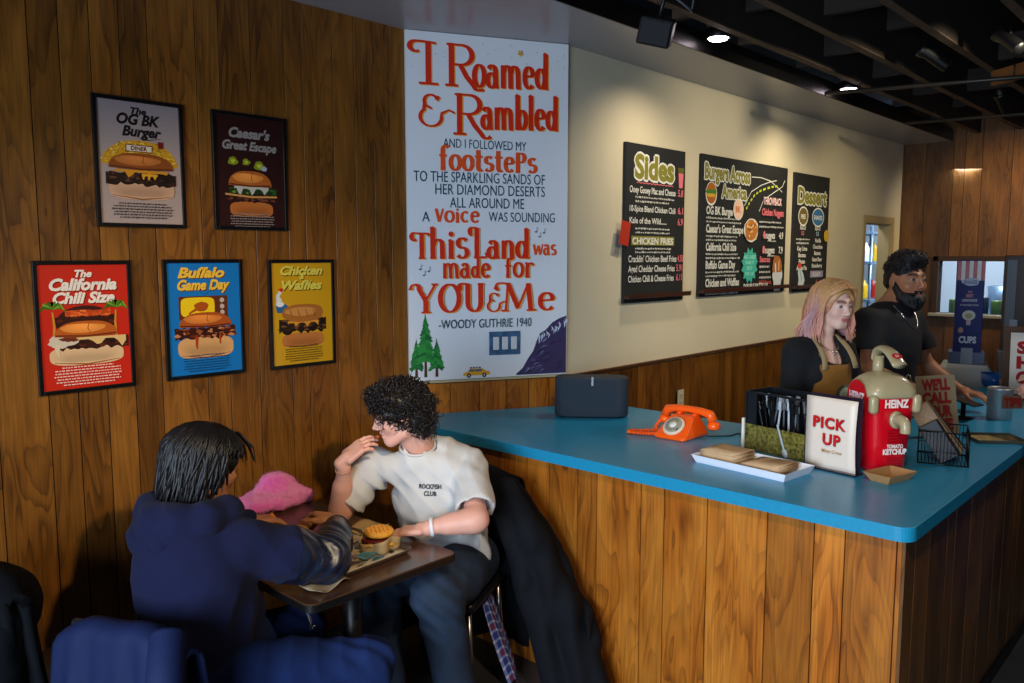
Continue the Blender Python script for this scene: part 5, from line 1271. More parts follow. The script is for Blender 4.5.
# patterned liner paper
ln=empty('tray_liner','white printed liner paper with yellow and blue patches lying in the tray','paper',fitp(0,0,-.001)); ln.rotation_euler=(0,0,math.radians(4))
mb=MB(); mb.grid(lambda u,v:(-.145+.29*u,-.21+.42*v,.0015+.0012*math.sin(u*9+v*5)),10,12,thick=.0006); mb.build('sheet',mat('liner_paper',srgb('b5a890'),rough=.6),ln)
A=Art(Matrix.Identity(4),z0=.0033,step=.00005); rl=random.Random(8)
for k in range(60):
    x,y=rl.uniform(-.13,.13),rl.uniform(-.2,.2); c_=rl.choice([srgb('c79a1c'),srgb('c79a1c'),srgb('2f6a80'),srgb('7a2a1c'),srgb('26221e'),srgb('8a7a60')])
    A.ell(x,y,rl.uniform(.006,.03),rl.uniform(.004,.02),c_,n=12,wob=.4,seed=k)
A.build('print',M_print,ln)
# burgers in kraft wraps
def burger(x,y,rz,label,name='wrapped_burger'):
    e=empty(name,label,'burger',fitp(x,y,.003),rz,group='burgers on the tray')
    mb=MB(); mb.lathe([(.02,0),(.05,.002),(.056,.02),(.052,.03),(.0,.032)],n=28); mb.build('bottom_bun',mat('toasted_bun',srgb('c98a2c'),rough=.6,noise=.15,nscale=40),e)
    s=SDF((-.08,-.08,.015),(.08,.08,.065),.0025); s.ell((0,0,.04),(.056,.056,.012),k=.005); s.disp(lambda X,Y,Z:.005*vnoise(X,Y,Z,70,4))
    s.build('filling',mat('dark_red_filling',srgb('5a1a14'),rough=.4,noise=.6,nscale=60),e)
    mb=MB(); mb.grid(lambda u,v:((u-.5)*.1,(v-.5)*.1,.05-.022*max(abs(u-.5),abs(v-.5))**2*4*(1+.3*math.sin(u*9))),8,8,thick=.002); mb.build('cheese_slice',mat('orange_cheese',srgb('d8961c'),rough=.35),e)
    # waffle top with grid
    mb=MB(); R=.053
    def wf(r,z): return [(r*math.cos(a),r*math.sin(a),z) for a in [2*PI*k/32 for k in range(32)]]
    loft(mb,[wf(R*.95,.054),wf(R,.058),wf(R,.066),wf(R*.95,.07)])
    for i in range(-3,4):
        q=i*.0145; L=math.sqrt(max(R*R*.86-q*q,0)); mb.box((q,0,.071),(.004,2*L,.006),bev=.001); mb.box((0,q,.071),(2*L,.004,.006),bev=.001)
    mb.build('waffle_top',mat('golden_waffle',srgb('d9952a'),rough=.55,noise=.2,nscale=50),e)
    mb=MB(); mb.grid(lambda u,v:((.062+.01*math.sin(u*23)+.006*v)*math.cos(PI*(.1+1.5*u)),(.062+.01*math.sin(u*23)+.006*v)*math.sin(PI*(.1+1.5*u)),.001+.045*v+.012*v*math.sin(u*11)),40,4,thick=.0008); mb.build('paper_wrap',mat('kraft_wrap',srgb('a88a5c'),rough=.7),e)
    return e
burger(.095,-.125,math.radians(60),'waffle-topped burger in a paper wrap on the near right corner of the tray')
# open boat with cheesy fries, brown paper, foil etc
fb=empty('fries_boat','kraft paper boat of cheese fries on the far side of the tray','food tray',fitp(.07,.14,.003),math.radians(30))
mb=MB(); trap(mb,lambda a,b,z:(a,b,z),.075,.05,.04,.016,.0015); mb.build('boat',mat('kraft_card'),fb)
s=SDF((-.07,-.045,.0),(.07,.045,.055),.003); s.ell((0,0,.026),(.056,.034,.022)); s.disp(lambda X,Y,Z:.004*vnoise(X,Y,Z,90,3)); s.build('melted_cheese',mat('orange_cheese'),fb)
rl=random.Random(5)
for i in range(14):
    mb=MB(); a=rl.uniform(0,PI); L=rl.uniform(.02,.035); x,y=rl.uniform(-.035,.035),rl.uniform(-.018,.018); mb.box((0,0,0),(2*L,.008,.008),bev=.0015,rot=Matrix.Rotation(a,4,'Z')@Matrix.Rotation(rl.uniform(-.25,.25),4,'Y'))
    o=mb.build('french_fry',mat('golden_fry',srgb('d8a03a'),rough=.5)); o.location=Vector(fb.location)+Vector((x,y,.046+rl.uniform(0,.006))); tag(o,'golden french fry on top of the kraft boat on the tray','fry','fries in the kraft boat')
b2=empty('open_burger','half burger with yellow cheese on white paper at the far left of the tray','burger',fitp(-.06,.15,.003),.4)
s=SDF((-.07,-.07,-.005),(.07,.07,.07),.0025); s.ell((0,0,.018),(.05,.045,.02)); s.ell((.0,.0,.045),(.048,.043,.018),k=.004); s.disp(lambda X,Y,Z:.0015*vnoise(X,Y,Z,60,2)); s.cut((0,0,0),(0,0,-1)); s.build('bun',mat('toasted_bun'),b2)
mb=MB(); mb.grid(lambda u,v:((u-.5)*.105,(v-.5)*.095,.034-.02*max(abs(u-.5),abs(v-.5))**2*4*(1+.3*math.sin(u*9+v*4))),8,8,thick=.003); mb.build('cheese_slice',mat('yellow_cheese',srgb('e0b020'),rough=.35),b2)
def sheetobj(name,label,cat,x,y,w,h,rz,m,z=.0,amp=.006,seed=1):
    mb=MB(); mb.grid(lambda u,v:((u-.5)*w,(v-.5)*h,.0025+amp*(.5+.5*math.sin(u*7+seed)*math.cos(v*6+seed*2))*(abs(u-.5)+abs(v-.5))),12,12,thick=.0007)
    o=mb.build(name,m); o.location=(x,y,TZ+.001+z); o.rotation_euler=(0,0,rz); return tag(o,label,cat)
sheetobj('wax_paper','crumpled tan wax paper under the curly-haired diner\'s hand','paper',1.845,2.50,.15,.13,.5,mat('kraft_wrap'),amp=.02)
sheetobj('wax_paper','crumpled pale paper poking out at the left table corner beside the sleeve','paper',1.43,2.165,.14,.10,.2,mat('pale_wrap',srgb('8f7f68'),rough=.7),amp=.025,seed=3)
sheetobj('sauce_packet','small teal and white sauce packet on the near side of the tray','packet',fitp(.02,-.15)[0],fitp(.02,-.15)[1],.09,.055,.3,mat('teal_packet',srgb('4a8090'),rough=.3,noise=.3,nscale=60),z=.012,amp=.012)
sheetobj('fries_sleeve','yellow and orange fries sleeve lying on the table beside the pink hat','food packet',1.62,2.86,.11,.06,.3,mat('orange_sleeve',srgb('c87a1c'),rough=.5,noise=.4,nscale=60),amp=.03)
def tfork(x,y,rz,label,knife=False):
    mb=MB(); R=Matrix.Rotation(-.2 if not knife else -.05,4,'Y'); mb.box((0,0,0),(.13,.008,.003),bev=.001,M=R)
    if not knife:
        mb.box((.075,0,0),(.035,.024,.003),bev=.005,M=R)
        for k in (-.009,-.003,.003,.009): mb.box((.104,k,0),(.03,.003,.002),M=R)
    else: mb.box((.08,0,0),(.06,.014,.002),bev=.001,M=R)
    o=mb.build('plastic_knife' if knife else 'plastic_fork',M_bp); o.location=(x,y,TZ+.024 if not knife else TZ+.022); o.rotation_euler=(0,0,rz); tag(o,label,'knife' if knife else 'fork')
px_=fitp(.035,-.06); tfork(px_[0]+.01,px_[1]+.02,math.radians(210),'black plastic fork lying across the food on the serving tray')
px_=fitp(-.08,-.17); tfork(px_[0],px_[1],math.radians(160),'black plastic knife lying on the near left rim of the tray',True)
# ---------------------------------------------------------------- people
def np3(*a): return np.array(a if len(a)>1 else a[0],float)
def unit(v): v=np3(v); return v/np.linalg.norm(v)
def basis(fwd, up=(0,0,1)):
    f=unit(fwd); l=unit(np.cross(np3(up),f)); return l,f,np.cross(f,l)     # left, forward, up
SKIN={'pale':srgb('d8a08c'),'tan':srgb('a8704e'),'olive':srgb('b07c5c')}
def skinmat(nm,c,rough=.5): return mat('skin_'+nm,c,rough=rough,attr='Col',subs=.08,noise=.03,nscale=30)
def head_sdf(s,c,fwd,k=1.0,beard=False,neckto=None,nr=.056):
    l,f,u=basis(fwd); R=np.array([l,f,u]); P=lambda a,b,d:c+(l*a+f*b+u*d)*k
    r=lambda *a:np.array(a)*k
    s.ell(P(0,-.012,.028),r(.074,.095,.086),R,k=.01); s.ell(P(0,.028,-.03),r(.060,.066,.074),R,k=.03)
    s.ell(P(0,.062,-.092),r(.030,.026,.020),R,k=.03); s.cap(P(.045,.01,-.07),P(.018,.065,-.098),.018*k,.014*k,k=.02); s.cap(P(-.045,.01,-.07),P(-.018,.065,-.098),.018*k,.014*k,k=.02)
    for q in (-1,1):
        s.ell(P(.036*q,.062,-.028),r(.024,.02,.022),R,k=.02)
        s.cap(P(.012*q,.086,.026),P(.045*q,.074,.024),.009*k,.007*k,k=.014)
        s.ell(P(.031*q,.098,.006),r(.018,.014,.011),R,k=.01,op='sub')
        s.ell(P(.031*q,.0745,.006),r(.0155,.0145,.0115),R,k=.002)
        s.ell(P(.077*q,-.004,-.008),r(.0075,.018,.031),R,k=.006); s.ell(P(.085*q,.0,-.006),r(.005,.009,.018),R,k=.005,op='sub'); s.ell(P(.074*q,.002,-.03),r(.007,.009,.01),R,k=.005)
        s.ell(P(.0125*q,.100,-.034),r(.008,.009,.007),R,k=.005)
    s.cap(P(0,.088,.012),P(0,.108,-.026),.0075*k,.0095*k,k=.01); s.ell(P(0,.112,-.030),r(.009,.009,.008),R,k=.006)
    s.cap(P(-.018,.087,-.057),P(.018,.087,-.057),.006*k,k=.006); s.cap(P(0,.093,-.056),P(0,.09,-.056),.006*k,k=.008); s.cap(P(-.014,.086,-.069),P(.014,.086,-.069),.0075*k,k=.006)
    s.box(P(0,.098,-.0625),r(.02,.012,.0012),R,rad=.0005,k=.003,op='sub')
    if neckto is not None: s.cap(P(0,-.022,-.05),neckto,nr*k*.98,nr*1.08,k=.025)
    return R,P
def hand_sdf(s,w,d,n,t,curl=(.3,.35,.4,.45),thumb=.5,k=1.0,sp=.05):
    """w wrist, d finger direction, n palm normal (the way the palm looks), t thumb side"""
    d=unit(d); n=unit(np3(n)-d*np.dot(n,d)); l=np.cross(d,n); l=l*(1 if np.dot(l,t)>0 else -1)
    R=np.array([l,d,n]); P=lambda a,b,c_:w+(l*a+d*b+n*c_)*k
    s.cap(P(0,-.02,0),P(0,.02,0),.025*k,.026*k,k=.015)
    s.box(P(0,.052,0),np.array([.039,.045,.0125])*k,R,rad=.011*k,k=.012); s.ell(P(.022,.03,.008),np.array([.019,.03,.014])*k,R,k=.012)
    for i,(a,L) in enumerate(((.030,.068),(.010,.076),(-.010,.071),(-.029,.056))):
        p=P(a,.092-.004*abs(i-1.2),0); c=curl[i]; seg=(L*.45,L*.31,L*.24); ang=0; rr=(.0088,.0080,.0072,.0062)
        for j in range(3):
            ang+=c*(1.0,1.15,.8)[j]; dirv=(d*math.cos(ang)+n*math.sin(ang))+l*(a*sp*6); dirv=unit(dirv)
            q=p+dirv*seg[j]*k; s.cap(p,q,rr[j]*k,rr[j+1]*k,k=.0035); p=q
    a0=P(.024,.018,.004); d1=unit(l*.75+d*.65+n*.35*thumb); a1=a0+d1*.040*k; d2=unit(l*.35+d*.85+n*.7*thumb); a2=a1+d2*.034*k; d3=unit(l*.1+d*.9+n*.9*thumb); a3=a2+d3*.026*k
    s.cap(a0,a1,.014*k,.0108*k,k=.012); s.cap(a1,a2,.0105*k,.0095*k,k=.003); s.cap(a2,a3,.0095*k,.0075*k,k=.003)
def eyes(parent,P,base,iris,k=1.0):
    l=P(1,0,0)-P(0,0,0); f=P(0,1,0)-P(0,0,0); u=P(0,0,1)-P(0,0,0)
    Mx=Matrix(((l[0],f[0],u[0],0),(l[1],f[1],u[1],0),(l[2],f[2],u[2],0),(0,0,0,1)))
    for q in (-1,1):
        c=P(.031*q,.0775,.006)-base; mb=MB(); prof=[(0,-.0125)]+[(.0125*math.cos(a),.0125*math.sin(a)) for a in [(-80+20*i)*PI/180 for i in range(9)]]
        M=Matrix.Translation(Vector(c))@Mx@Matrix.Rotation(-PI/2,4,'X')
        mb.lathe(prof+[(0,.0125)],n=16,M=M,mi=0); mb.lathe([(0,.0105),(.0062,.0108),(.0055,.0117),(0,.0128)],n=14,M=M,mi=1); mb.lathe([(0,.012),(.0028,.0122),(.002,.0132),(0,.0134)],n=10,M=M,mi=2)
        mb.build('eye',[mat('eye_white',srgb('8f8680'),rough=.3),mat('iris_'+iris,srgb(iris),rough=.2),M_black],parent)
def face_col(P,skin,lip=(.62,.22,.2),brow=None,cheek=None,k=1.0):
    skin=np.array(skin)
    def fn(co):
        c=np.tile(skin,(len(co),1)); 
        def near(p,r): return np.clip(1-(np.linalg.norm((co-p),axis=1)/r),0,1)
        for a in (-.012,0,.012):
            w=np.clip(near(P(a,.095,-.0625),.0130*k)*3,0,1)[:,None]; c=c*(1-w*.7)+np.array(lip)*w*.7
        for q in (-1,1):
            w=near(P(.04*q,.07,-.035),.035*k)[:,None]; c=c*(1-w*.35)+np.array(cheek if cheek is not None else skin*np.array([1.1,.7,.7]))*w*.35
            w=near(P(.08*q,0,-.01),.04*k)[:,None]; c=c*(1-w*.3)+skin*np.array([1.1,.65,.6])*w*.3
            if brow is not None:
                for t in (0,.33,.66,1): 
                    w=np.clip(near(P((.016+.03*t)*q,.094-.016*t,.030+.003*math.sin(t*3)),.0105*k)*3,0,1)[:,None]; c=c*(1-w*.85)+np.array(brow)*w*.85
        return c
    return fn
def strands(mb,paths,r=.004,n=5,col=(1,1,1)):
    for p in paths:
        m=len(p); mb.tube(p,[r*(.5+.8*math.sin(PI*(i+.6)/(m+.4))) for i in range(m)],n=n,col=col if not callable(col) else col(p),caps=True)

def jn(*p): return [np3(q) for q in p]
def lerp(a,b,t): return a*(1-t)+b*t

# ============================================================= the hooded diner, seen from behind
def hooded():
    base=np3(1.0,2.36,0)
    e=empty('person','seated person with collar-length black hair and navy hoodie, back turned to the camera','person',tuple(base))
    az=math.radians(24); f=np3(math.cos(az),math.sin(az),0); l=np3(-f[1],f[0],0); u=np3(0,0,1)
    c=np3(1.165,2.405,1.148); hf=np3(math.cos(.12),math.sin(.12),0)*math.cos(.3)-u*math.sin(.3)
    pel=np3(1.03,2.32,.55); chest=np3(1.095,2.35,.83); nb=np3(1.115,2.39,1.02)
    rs=nb-l*.165+np3(.015,0,-.09); lsh=nb+l*.165+np3(-.0,0,-.09)
    re,rw=np3(1.455,2.195,.815),np3(1.655,2.425,.812); le,lw=np3(1.32,2.78,.80),np3(1.50,2.80,.79)
    rk,lk=np3(1.50,2.03,.505),np3(1.46,2.36,.53); ra,la=np3(1.49,2.03,.10),np3(1.50,2.36,.10)
    # body
    s=SDF((.72,1.85,0),(2.0,3.05,1.32),.004)
    R,P=head_sdf(s,c,hf,neckto=nb)
    s.ell(chest,(.15,.10,.2),np.array([l,f,u]),k=.05); s.ell(pel,(.15,.11,.12),np.array([l,f,u]),k=.05); s.cap(pel,chest,.11,.11,k=.05)
    s.chain([nb-u*.03,rs,re,rw],[.05,.045,.036,.026],k=.03); s.chain([nb-u*.03,lsh,le,lw],[.05,.045,.036,.026],k=.03)
    hand_sdf(s,rw+np3(.008,.03,.012),(.1,.98,.12),(-.3,-.0,-1),(-1,.1,0),curl=(.45,.5,.55,.6))
    hand_sdf(s,lw+np3(.015,0,-.0),(1,-.15,-.12),(0,0,-1),(-.1,-1,0),curl=(.25,.28,.3,.34))
    for h_,k_,a_ in ((pel-l*.09,rk,ra),(pel+l*.09,lk,la)): s.chain([h_,k_,a_],[.075,.05,.035],k=.03); s.cap(a_,a_+f*.14-u*.05,.035,.03,k=.02)
    b=s.build('body',skinmat('tan',SKIN['tan']),e,colfn=face_col(P,SKIN['tan']),loc=base); b.location=(0,0,0)
    # hoodie
    s=SDF((.62,1.95,.45),(1.9,3.0,1.16),.004)
    Rt=np.array([l,f,u])
    s.ell(chest-u*.02,(.185,.15,.22),Rt,k=.05); s.ell(pel+u*.06+f*.02,(.19,.175,.16),Rt,k=.06); s.ell(pel+u*.13+f*.13-l*.06,(.12,.10,.15),Rt,k=.06); s.cap(nb-u*.085-l*.08,nb-u*.085+l*.08,.07,k=.05)
    s.ell(chest-f*.05+u*.0,(.17,.12,.19),Rt,k=.05)
    s.chain([rs,lerp(rs,re,.5)-u*.015,re-u*.005],[.075,.083,.078],k=.05); s.chain([re,lerp(re,rw,.55),rw],[.078,.070,.048],k=.03)
    s.chain([lsh,le,lw],[.075,.075,.05],k=.05)
    cd=unit(rw-re); s.cap(rw-cd*.01,rw+cd*.02,.047,.043,k=.004)
    s.cap(nb+u*.005,nb+u*.2,.062,.085,k=.01,op='sub'); s.cap(rw-cd*.01,rw+cd*.2,.034,.038,k=.004,op='sub')
    ld=unit(lw-le); s.cap(lw-ld*.01,lw+ld*.2,.034,.038,k=.004,op='sub')
    def folds(X,Y,Z):
        q=.004*vnoise(X,Y,Z,13,3)+.0025*vnoise(X,Y,Z,34,5)+.012*np.abs(np.sin(X*20+Y*12-Z*30+2.2*np.sin(Z*9+X*5)))*np.exp(-((Z-.68)/.13)**2)+.007*np.abs(np.sin((X-Y)*30+Z*22+1.5*np.sin(Y*12)))*np.exp(-((X-1.30)/.12)**2)
        d=(X-re[0])**2+(Y-re[1])**2+(Z-re[2])**2; ww=np.exp(-d/.016)
        ax=unit(rw-rs); t=(X*ax[0]+Y*ax[1]+Z*ax[2]); q=q+ww*.006*np.sin(t*120+3*np.sin(Z*22+Y*14))
        return q+.003*np.sin((Z-.45)*60+X*9)*np.exp(-((Z-.58)/.06)**2)
    s.disp(folds)
    ax=unit(re-rs); mid=rs+ax*.15
    def mf(cen):
        t=(cen-mid)@ax; far=(cen[:,0]>1.2)&(cen[:,1]<2.62)&(t>0)&(cen[:,0]-1.2>.0)&((cen-nb)@(-l)>.0); near=np.linalg.norm(cen-(re+rw)/2,axis=1)<.30
        cuff=((cen-rw)@cd>-.012)&(np.linalg.norm(cen-rw,axis=1)<.09)
        return np.where(far&near&~cuff,1,0)
    M_hood=mat('navy_fleece',srgb('141836'),rough=.95,spec=.2,sheen=.03,noise=.06,nscale=60,bump=.25,bscale=500)
    M_lea=mat('navy_leather',srgb('121a2c'),rough=.33,noise=.15,nscale=20,bump=.3,bscale=90,coat=.25,coat_rough=.25)
    h=s.build('hoodie',[M_hood,M_lea],e,matfn=mf,loc=base); h.location=(0,0,0)
    # hood lying on the shoulders
    s=SDF((.66,1.98,.76),(1.42,2.86,1.2),.004)
    hp=[nb-l*.075+f*.085+u*-.02,nb-l*.115+f*.01+u*.005,nb-l*.10-f*.075+u*.0,nb-l*.04-f*.12-u*.0,nb+l*.03-f*.12+u*.0,nb+l*.09-f*.08+u*.01,nb+l*.11+u*.015,nb+l*.075+f*.085]
    s.chain(hp,[.030,.042,.050,.052,.052,.050,.042,.030],k=.02)
    s.ell(nb-f*.115-u*.07+l*.02,(.135,.06,.08),Rt,k=.03); s.chain([nb-l*.13-f*.04-u*.06,nb-l*.07-f*.13-u*.125,nb+l*.03-f*.145-u*.130,nb+l*.09-f*.085-u*.08],[.030,.040,.038,.028],k=.004); s.chain([nb-l*.11-f*.06-u*.015,nb-l*.02-f*.165-u*.055,nb+l*.12-f*.10-u*.01],[.020,.024,.020],k=.008)
    s.cap(nb-u*.1,nb+u*.2,.070,.075,k=.012,op='sub')
    s.disp(lambda X,Y,Z:.003*vnoise(X,Y,Z,24,8)+.005*np.abs(np.sin(Z*50+(X*.9-Y*.4)*22+1.5*np.sin(Y*12)))-.003)
    o=s.build('hood',M_hood,e,loc=base); o.location=(0,0,0)
    # grey tee neckline peeking out
    mb=MB(); mb.tube([Vector(nb-base+(l*math.cos(a)*.066+f*math.sin(a)*.066)+u*(.012)) for a in [2*PI*i/24 for i in range(24)]],.008,n=6,closed=True); mb.build('tee_collar',mat('grey_cotton',srgb('8d93a0'),rough=.9),e)
    # jeans
    s=SDF((.75,1.85,.05),(1.72,2.65,.76),.0045)
    s.ell(pel-u*.01,(.19,.15,.12),Rt,k=.04)
    for h_,k_,a_ in ((pel-l*.10,rk,ra),(pel+l*.09,lk,la)): s.chain([h_,lerp(h_,k_,.5)+u*.0,k_],[.100,.092,.078],k=.035); s.chain([k_,a_+u*.02],[.074,.062],k=.03)
    def jf(X,Y,Z):
        q=.004*vnoise(X,Y,Z,16,6)+.005*np.abs(np.sin(X*34-Y*22+Z*20+2*np.sin(Z*15)))
        for K in (rk,lk): d=(X-K[0])**2+(Y-K[1])**2+(Z-K[2])**2; q=q+np.exp(-d/.012)*.006*np.sin(X*95+Y*70+Z*40)
        return q
    s.disp(jf); M_j=mat('blue_denim',srgb('13244e'),rough=.9,spec=.25,noise=.25,nscale=9,bump=.3,bscale=600)
    o=s.build('jeans',M_j,e,loc=base); o.location=(0,0,0)
    for a_ in (ra,la):
        s=SDF(a_-np3(.12,.12,.12),a_+np3(.24,.16,.06),.005); s.cap(a_-u*.045,a_+f*.15-u*.06,.045,.038,k=.02); s.cap(a_-u*.045,a_,.045,.045,k=.02); s.cut((0,0,.001),(0,0,-1)); o=s.build('shoe',mat('black_shoe',srgb('121214'),rough=.5),e,loc=base); o.location=(0,0,0)
    # hair: cap plus long locks falling from the crown
    s=SDF(c-.17,c+.17,.0035); s.ell(P(0,-.022,.030),(.100,.112,.094),R,k=.02); s.ell(P(0,-.062,-.03),(.096,.066,.088),R,k=.03); s.ell(P(0,-.02,-.015),(.097,.05,.06),R,k=.02)
    l_,f_,u_=R
    s.ell(P(0,.105,-.045),(.072,.075,.075),R,k=.012,op='sub')
    for q in (-1,1): s.ell(P(.095*q,.026,-.035),(.030,.034,.046),R,k=.008,op='sub')
    s.disp(lambda X,Y,Z:.0035*np.sin(np.arctan2((X-c[0])@l_[0] if False else (X-c[0])*l_[0]+(Y-c[1])*l_[1]+(Z-c[2])*l_[2],(X-c[0])*f_[0]+(Y-c[1])*f_[1]+(Z-c[2])*f_[2])*34+5*vnoise(X,Y,Z,11,2)))
    M_h=mat('black_hair',srgb('0d0b0d'),rough=.5,spec=.45,noise=.2,nscale=60)
    hc=s.build('hair',M_h,e,loc=base); hc.location=(0,0,0)
    mb=MB(); r=random.Random(12); paths=[]
    for i in range(520):
        th=r.uniform(-PI,PI)   # angle about up, 0=forward
        fr=abs(th)<.85
        end=r.uniform(.50,.62) if fr else r.uniform(.92,1.22); 
        if .85<=abs(th)<1.9: end=r.uniform(.50,.60) if abs(th)<1.35 else (r.uniform(.58,.68) if abs(th)<1.62 else r.uniform(.85,1.05))
        pts=[]; ph0=r.uniform(0,6); a0=r.uniform(-.5,.5); wv=r.uniform(.02,.10)
        for j in range(9):
            t=j/8; el=PI/2*(1-2.0*t*end*.82)
            el=PI/2-(PI*end*.78)*t; rr_=1.02+.04*math.sin(t*6+ph0)+r.uniform(-.02,.09)*t
            tt=th+a0*t+wv*math.sin(t*7+ph0)
            x=.104*math.cos(el) if el>0 else .104*(1-.10*(-el)); y=.115*math.cos(el) if el>0 else .114*(1-.10*(-el)); z=.096*math.sin(el)+.032
            if el<0: z=.035-.13*(-el/1.0)
            pts.append(Vector(P(x*math.sin(tt)*rr_,y*math.cos(tt)*rr_-.024,z*(1.02 if el>0 else 1))-base))
        paths.append(pts)
    strands(mb,paths,r=.0046)
    for k in range(22):
        x0=r.uniform(-.075,.075); mb.tube([Vector(P(x0*.8,.05,.115)-base),Vector(P(x0,.10+r.uniform(0,.01),.075)-base),Vector(P(x0*1.1,.118+r.uniform(0,.02),.03+r.uniform(-.02,.01))-base)],[.0035,.0028,.0008],n=4)
    mb.build('hair_locks',M_h,e)
    return e
H=hooded()

# ============================================================= curly haired diner
def curly():
    base=np3(2.2,2.42,0)
    e=empty('person','seated person with curly dark hair and pale tee shirt raising a bite to the mouth','person',tuple(base))
    az=math.radians(217); f=np3(math.cos(az),math.sin(az),0); l=np3(-f[1],f[0],0); u=np3(0,0,1); Rt=np.array([l,f,u])
    c=np3(1.975,2.44,1.19); ha=math.radians(148); hf=np3(math.cos(ha),math.sin(ha),-.22)
    pel=np3(2.20,2.425,.55); chest=np3(2.14,2.42,.85); nb=np3(2.055,2.435,1.045)
    ls_=np3(2.21,2.295,.985); rs_=np3(1.965,2.59,.985)
    le,lw=np3(2.065,2.115,.815),np3(1.945,2.235,.79); re,rw=np3(1.835,2.655,.785),np3(1.80,2.575,.985)
    lk,rk=np3(1.90,2.155,.56),np3(1.86,2.46,.56); la,ra=np3(1.985,2.13,.10),np3(1.9,2.46,.10)
    s=SDF((1.6,1.95,0),(2.5,2.85,1.36),.0035)
    R,P=head_sdf(s,c,hf,neckto=nb+f*-.005)
    s.ell(chest,(.14,.095,.18),Rt,k=.05); s.ell(pel,(.16,.12,.11),Rt,k=.05); s.cap(pel,chest,.11,.11,k=.05)
    s.chain([nb-u*.05,ls_-u*.03,le,lw],[.045,.038,.044,.027],k=.02); s.cap(lerp(le,lw,.15),lerp(le,lw,.6),.046,.038,k=.02)
    s.chain([nb-u*.05,rs_-u*.03,re,rw],[.045,.038,.043,.026],k=.02); s.cap(lerp(re,rw,.1),lerp(re,rw,.55),.044,.037,k=.02)
    hand_sdf(s,lw+unit(lw-le)*.02-u*.004,(-.62,.75,-.13),(0,0,-1),(.75,.62,0),curl=(.2,.24,.3,.34),thumb=.4)
    mouth=P(0,.112,-.066); w=rw+np3(-.004,-.006,.030); d=unit(mouth-w)
    hand_sdf(s,w,unit(d+u*.12),unit(np3(.65,.2,-.75)),np3(-.3,.9,-.1),curl=(.30,.36,.42,.5),thumb=1.3,k=.95)
    for h_,k_,a_ in ((pel-l*.09,rk,ra),(pel+l*.09,lk,la)): s.chain([h_,k_,a_],[.08,.05,.035],k=.03); s.cap(a_,a_+f*.14-u*.05,.035,.03,k=.02)
    b=s.build('body',skinmat('pale',SKIN['pale']),e,colfn=face_col(P,SKIN['pale'],brow=srgb('2a1d18')),loc=base,smooth=1); b.location=(0,0,0)
    eyes(e,P,base,'3c4a44')
    # glasses
    mb=MB()
    for q in (-1,1):
        mb.tube([Vector(P(.032*q+.023*math.cos(a),.104-.010*abs(math.cos(a)+q)*.5,.004+.019*math.sin(a))-base) for a in [2*PI*i/24 for i in range(24)]],.0012,n=5,closed=True)
        mb.tube([Vector(P(.055*q,.098,.01)-base),Vector(P(.072*q,.06,.01)-base),Vector(P(.081*q,.0,.006)-base)],.0012,n=5)
    mb.tube([Vector(P(-.009,.108,.01)-base),Vector(P(0,.113,.013)-base),Vector(P(.009,.108,.01)-base)],.0012,n=5); mb.build('glasses',mat('thin_gold_metal',srgb('6a5648'),rough=.3,metal=.8),e)
    # tee shirt
    s=SDF((1.72,1.98,.52),(2.52,2.82,1.14),.004)
    s.ell(chest,(.185,.14,.24),Rt,k=.05); s.ell(pel+u*.09-l*.01,(.185,.155,.15),Rt,k=.06); s.cap(nb-u*.085-l*.11,nb-u*.085+l*.11,.066,k=.05); s.cap(nb-u*.04,nb-u*.01,.075,.07,k=.04)
    sl=lerp(ls_,le,.80); sr=lerp(rs_,re,.72); dl=unit(le-ls_); dr=unit(re-rs_)
    s.chain([ls_+u*-.015,sl],[.068,.080],k=.05); s.chain([rs_-u*.015,sr],[.068,.078],k=.05)
    hem=np3(2.175,2.31,.60); s.cap(hem,hem+l*.04,.09,.08,k=.05)
    # open the ends
    def cutcap(p,d,ro,ri):
        s.cap(p+d*.075,p+d*.16,ro,ro,k=.006,op='sub') ; s.cap(p-d*.03,p+d*.12,ri,ri+.012,k=.006,op='sub')
    cutcap(sl+dl*.03,dl,.115,.058); cutcap(sr+dr*.03,dr,.11,.055)
    s.cap(nb+u*.012,nb+u*.2,.068,.10,k=.01,op='sub')
    def folds(X,Y,Z):
        q=.007*vnoise(X,Y,Z,15,11)+.003*vnoise(X,Y,Z,38,12)+.005*np.abs(np.sin((X*l[0]+Y*l[1])*40+Z*18+2*np.sin(Z*14)))
        for A_,B_ in ((ls_,-1),(rs_,1)):
            p=A_-u*.1; d=(X-p[0])**2+(Y-p[1])**2+((Z-p[2])*.7)**2; q=q+np.exp(-d/.010)*.010*np.sin((X*l[0]+Y*l[1])*85*B_+Z*45)
        return q+.007*np.sin((X*l[0]+Y*l[1])*55+Z*12)*np.exp(-((Z-.62)/.10)**2)+.005*np.sin(Z*75+(X*l[0]+Y*l[1])*30)*np.exp(-((Z-.72)/.06)**2)
    s.disp(folds)
    M_t=mat('pale_grey_cotton',srgb('c4c2be'),rough=.9,noise=.04,nscale=8,bump=.15,bscale=700)
    o=s.build('tee_shirt',M_t,e,loc=base); o.location=(0,0,0); shirt=o
    # ribbed collar
    mb=MB(); mb.tube([Vector(nb-base+l*math.cos(a)*.070+f*(math.sin(a)*.068+.004)+u*(.003-.022*math.sin(a))) for a in [2*PI*i/30 for i in range(30)]],.0055,n=8,closed=True); mb.build('collar',M_t,e)
    # printed words on the chest, projected onto the shirt
    lsx=[]
    me=shirt.data; from mathutils.bvhtree import BVHTree
    bv=BVHTree.FromPolygons([v.co for v in me.vertices],[tuple(p.vertices) for p in me.polygons])
    mb=MB(); oc=Vector(chest-base)+Vector(l)*.0+Vector(u)*.035
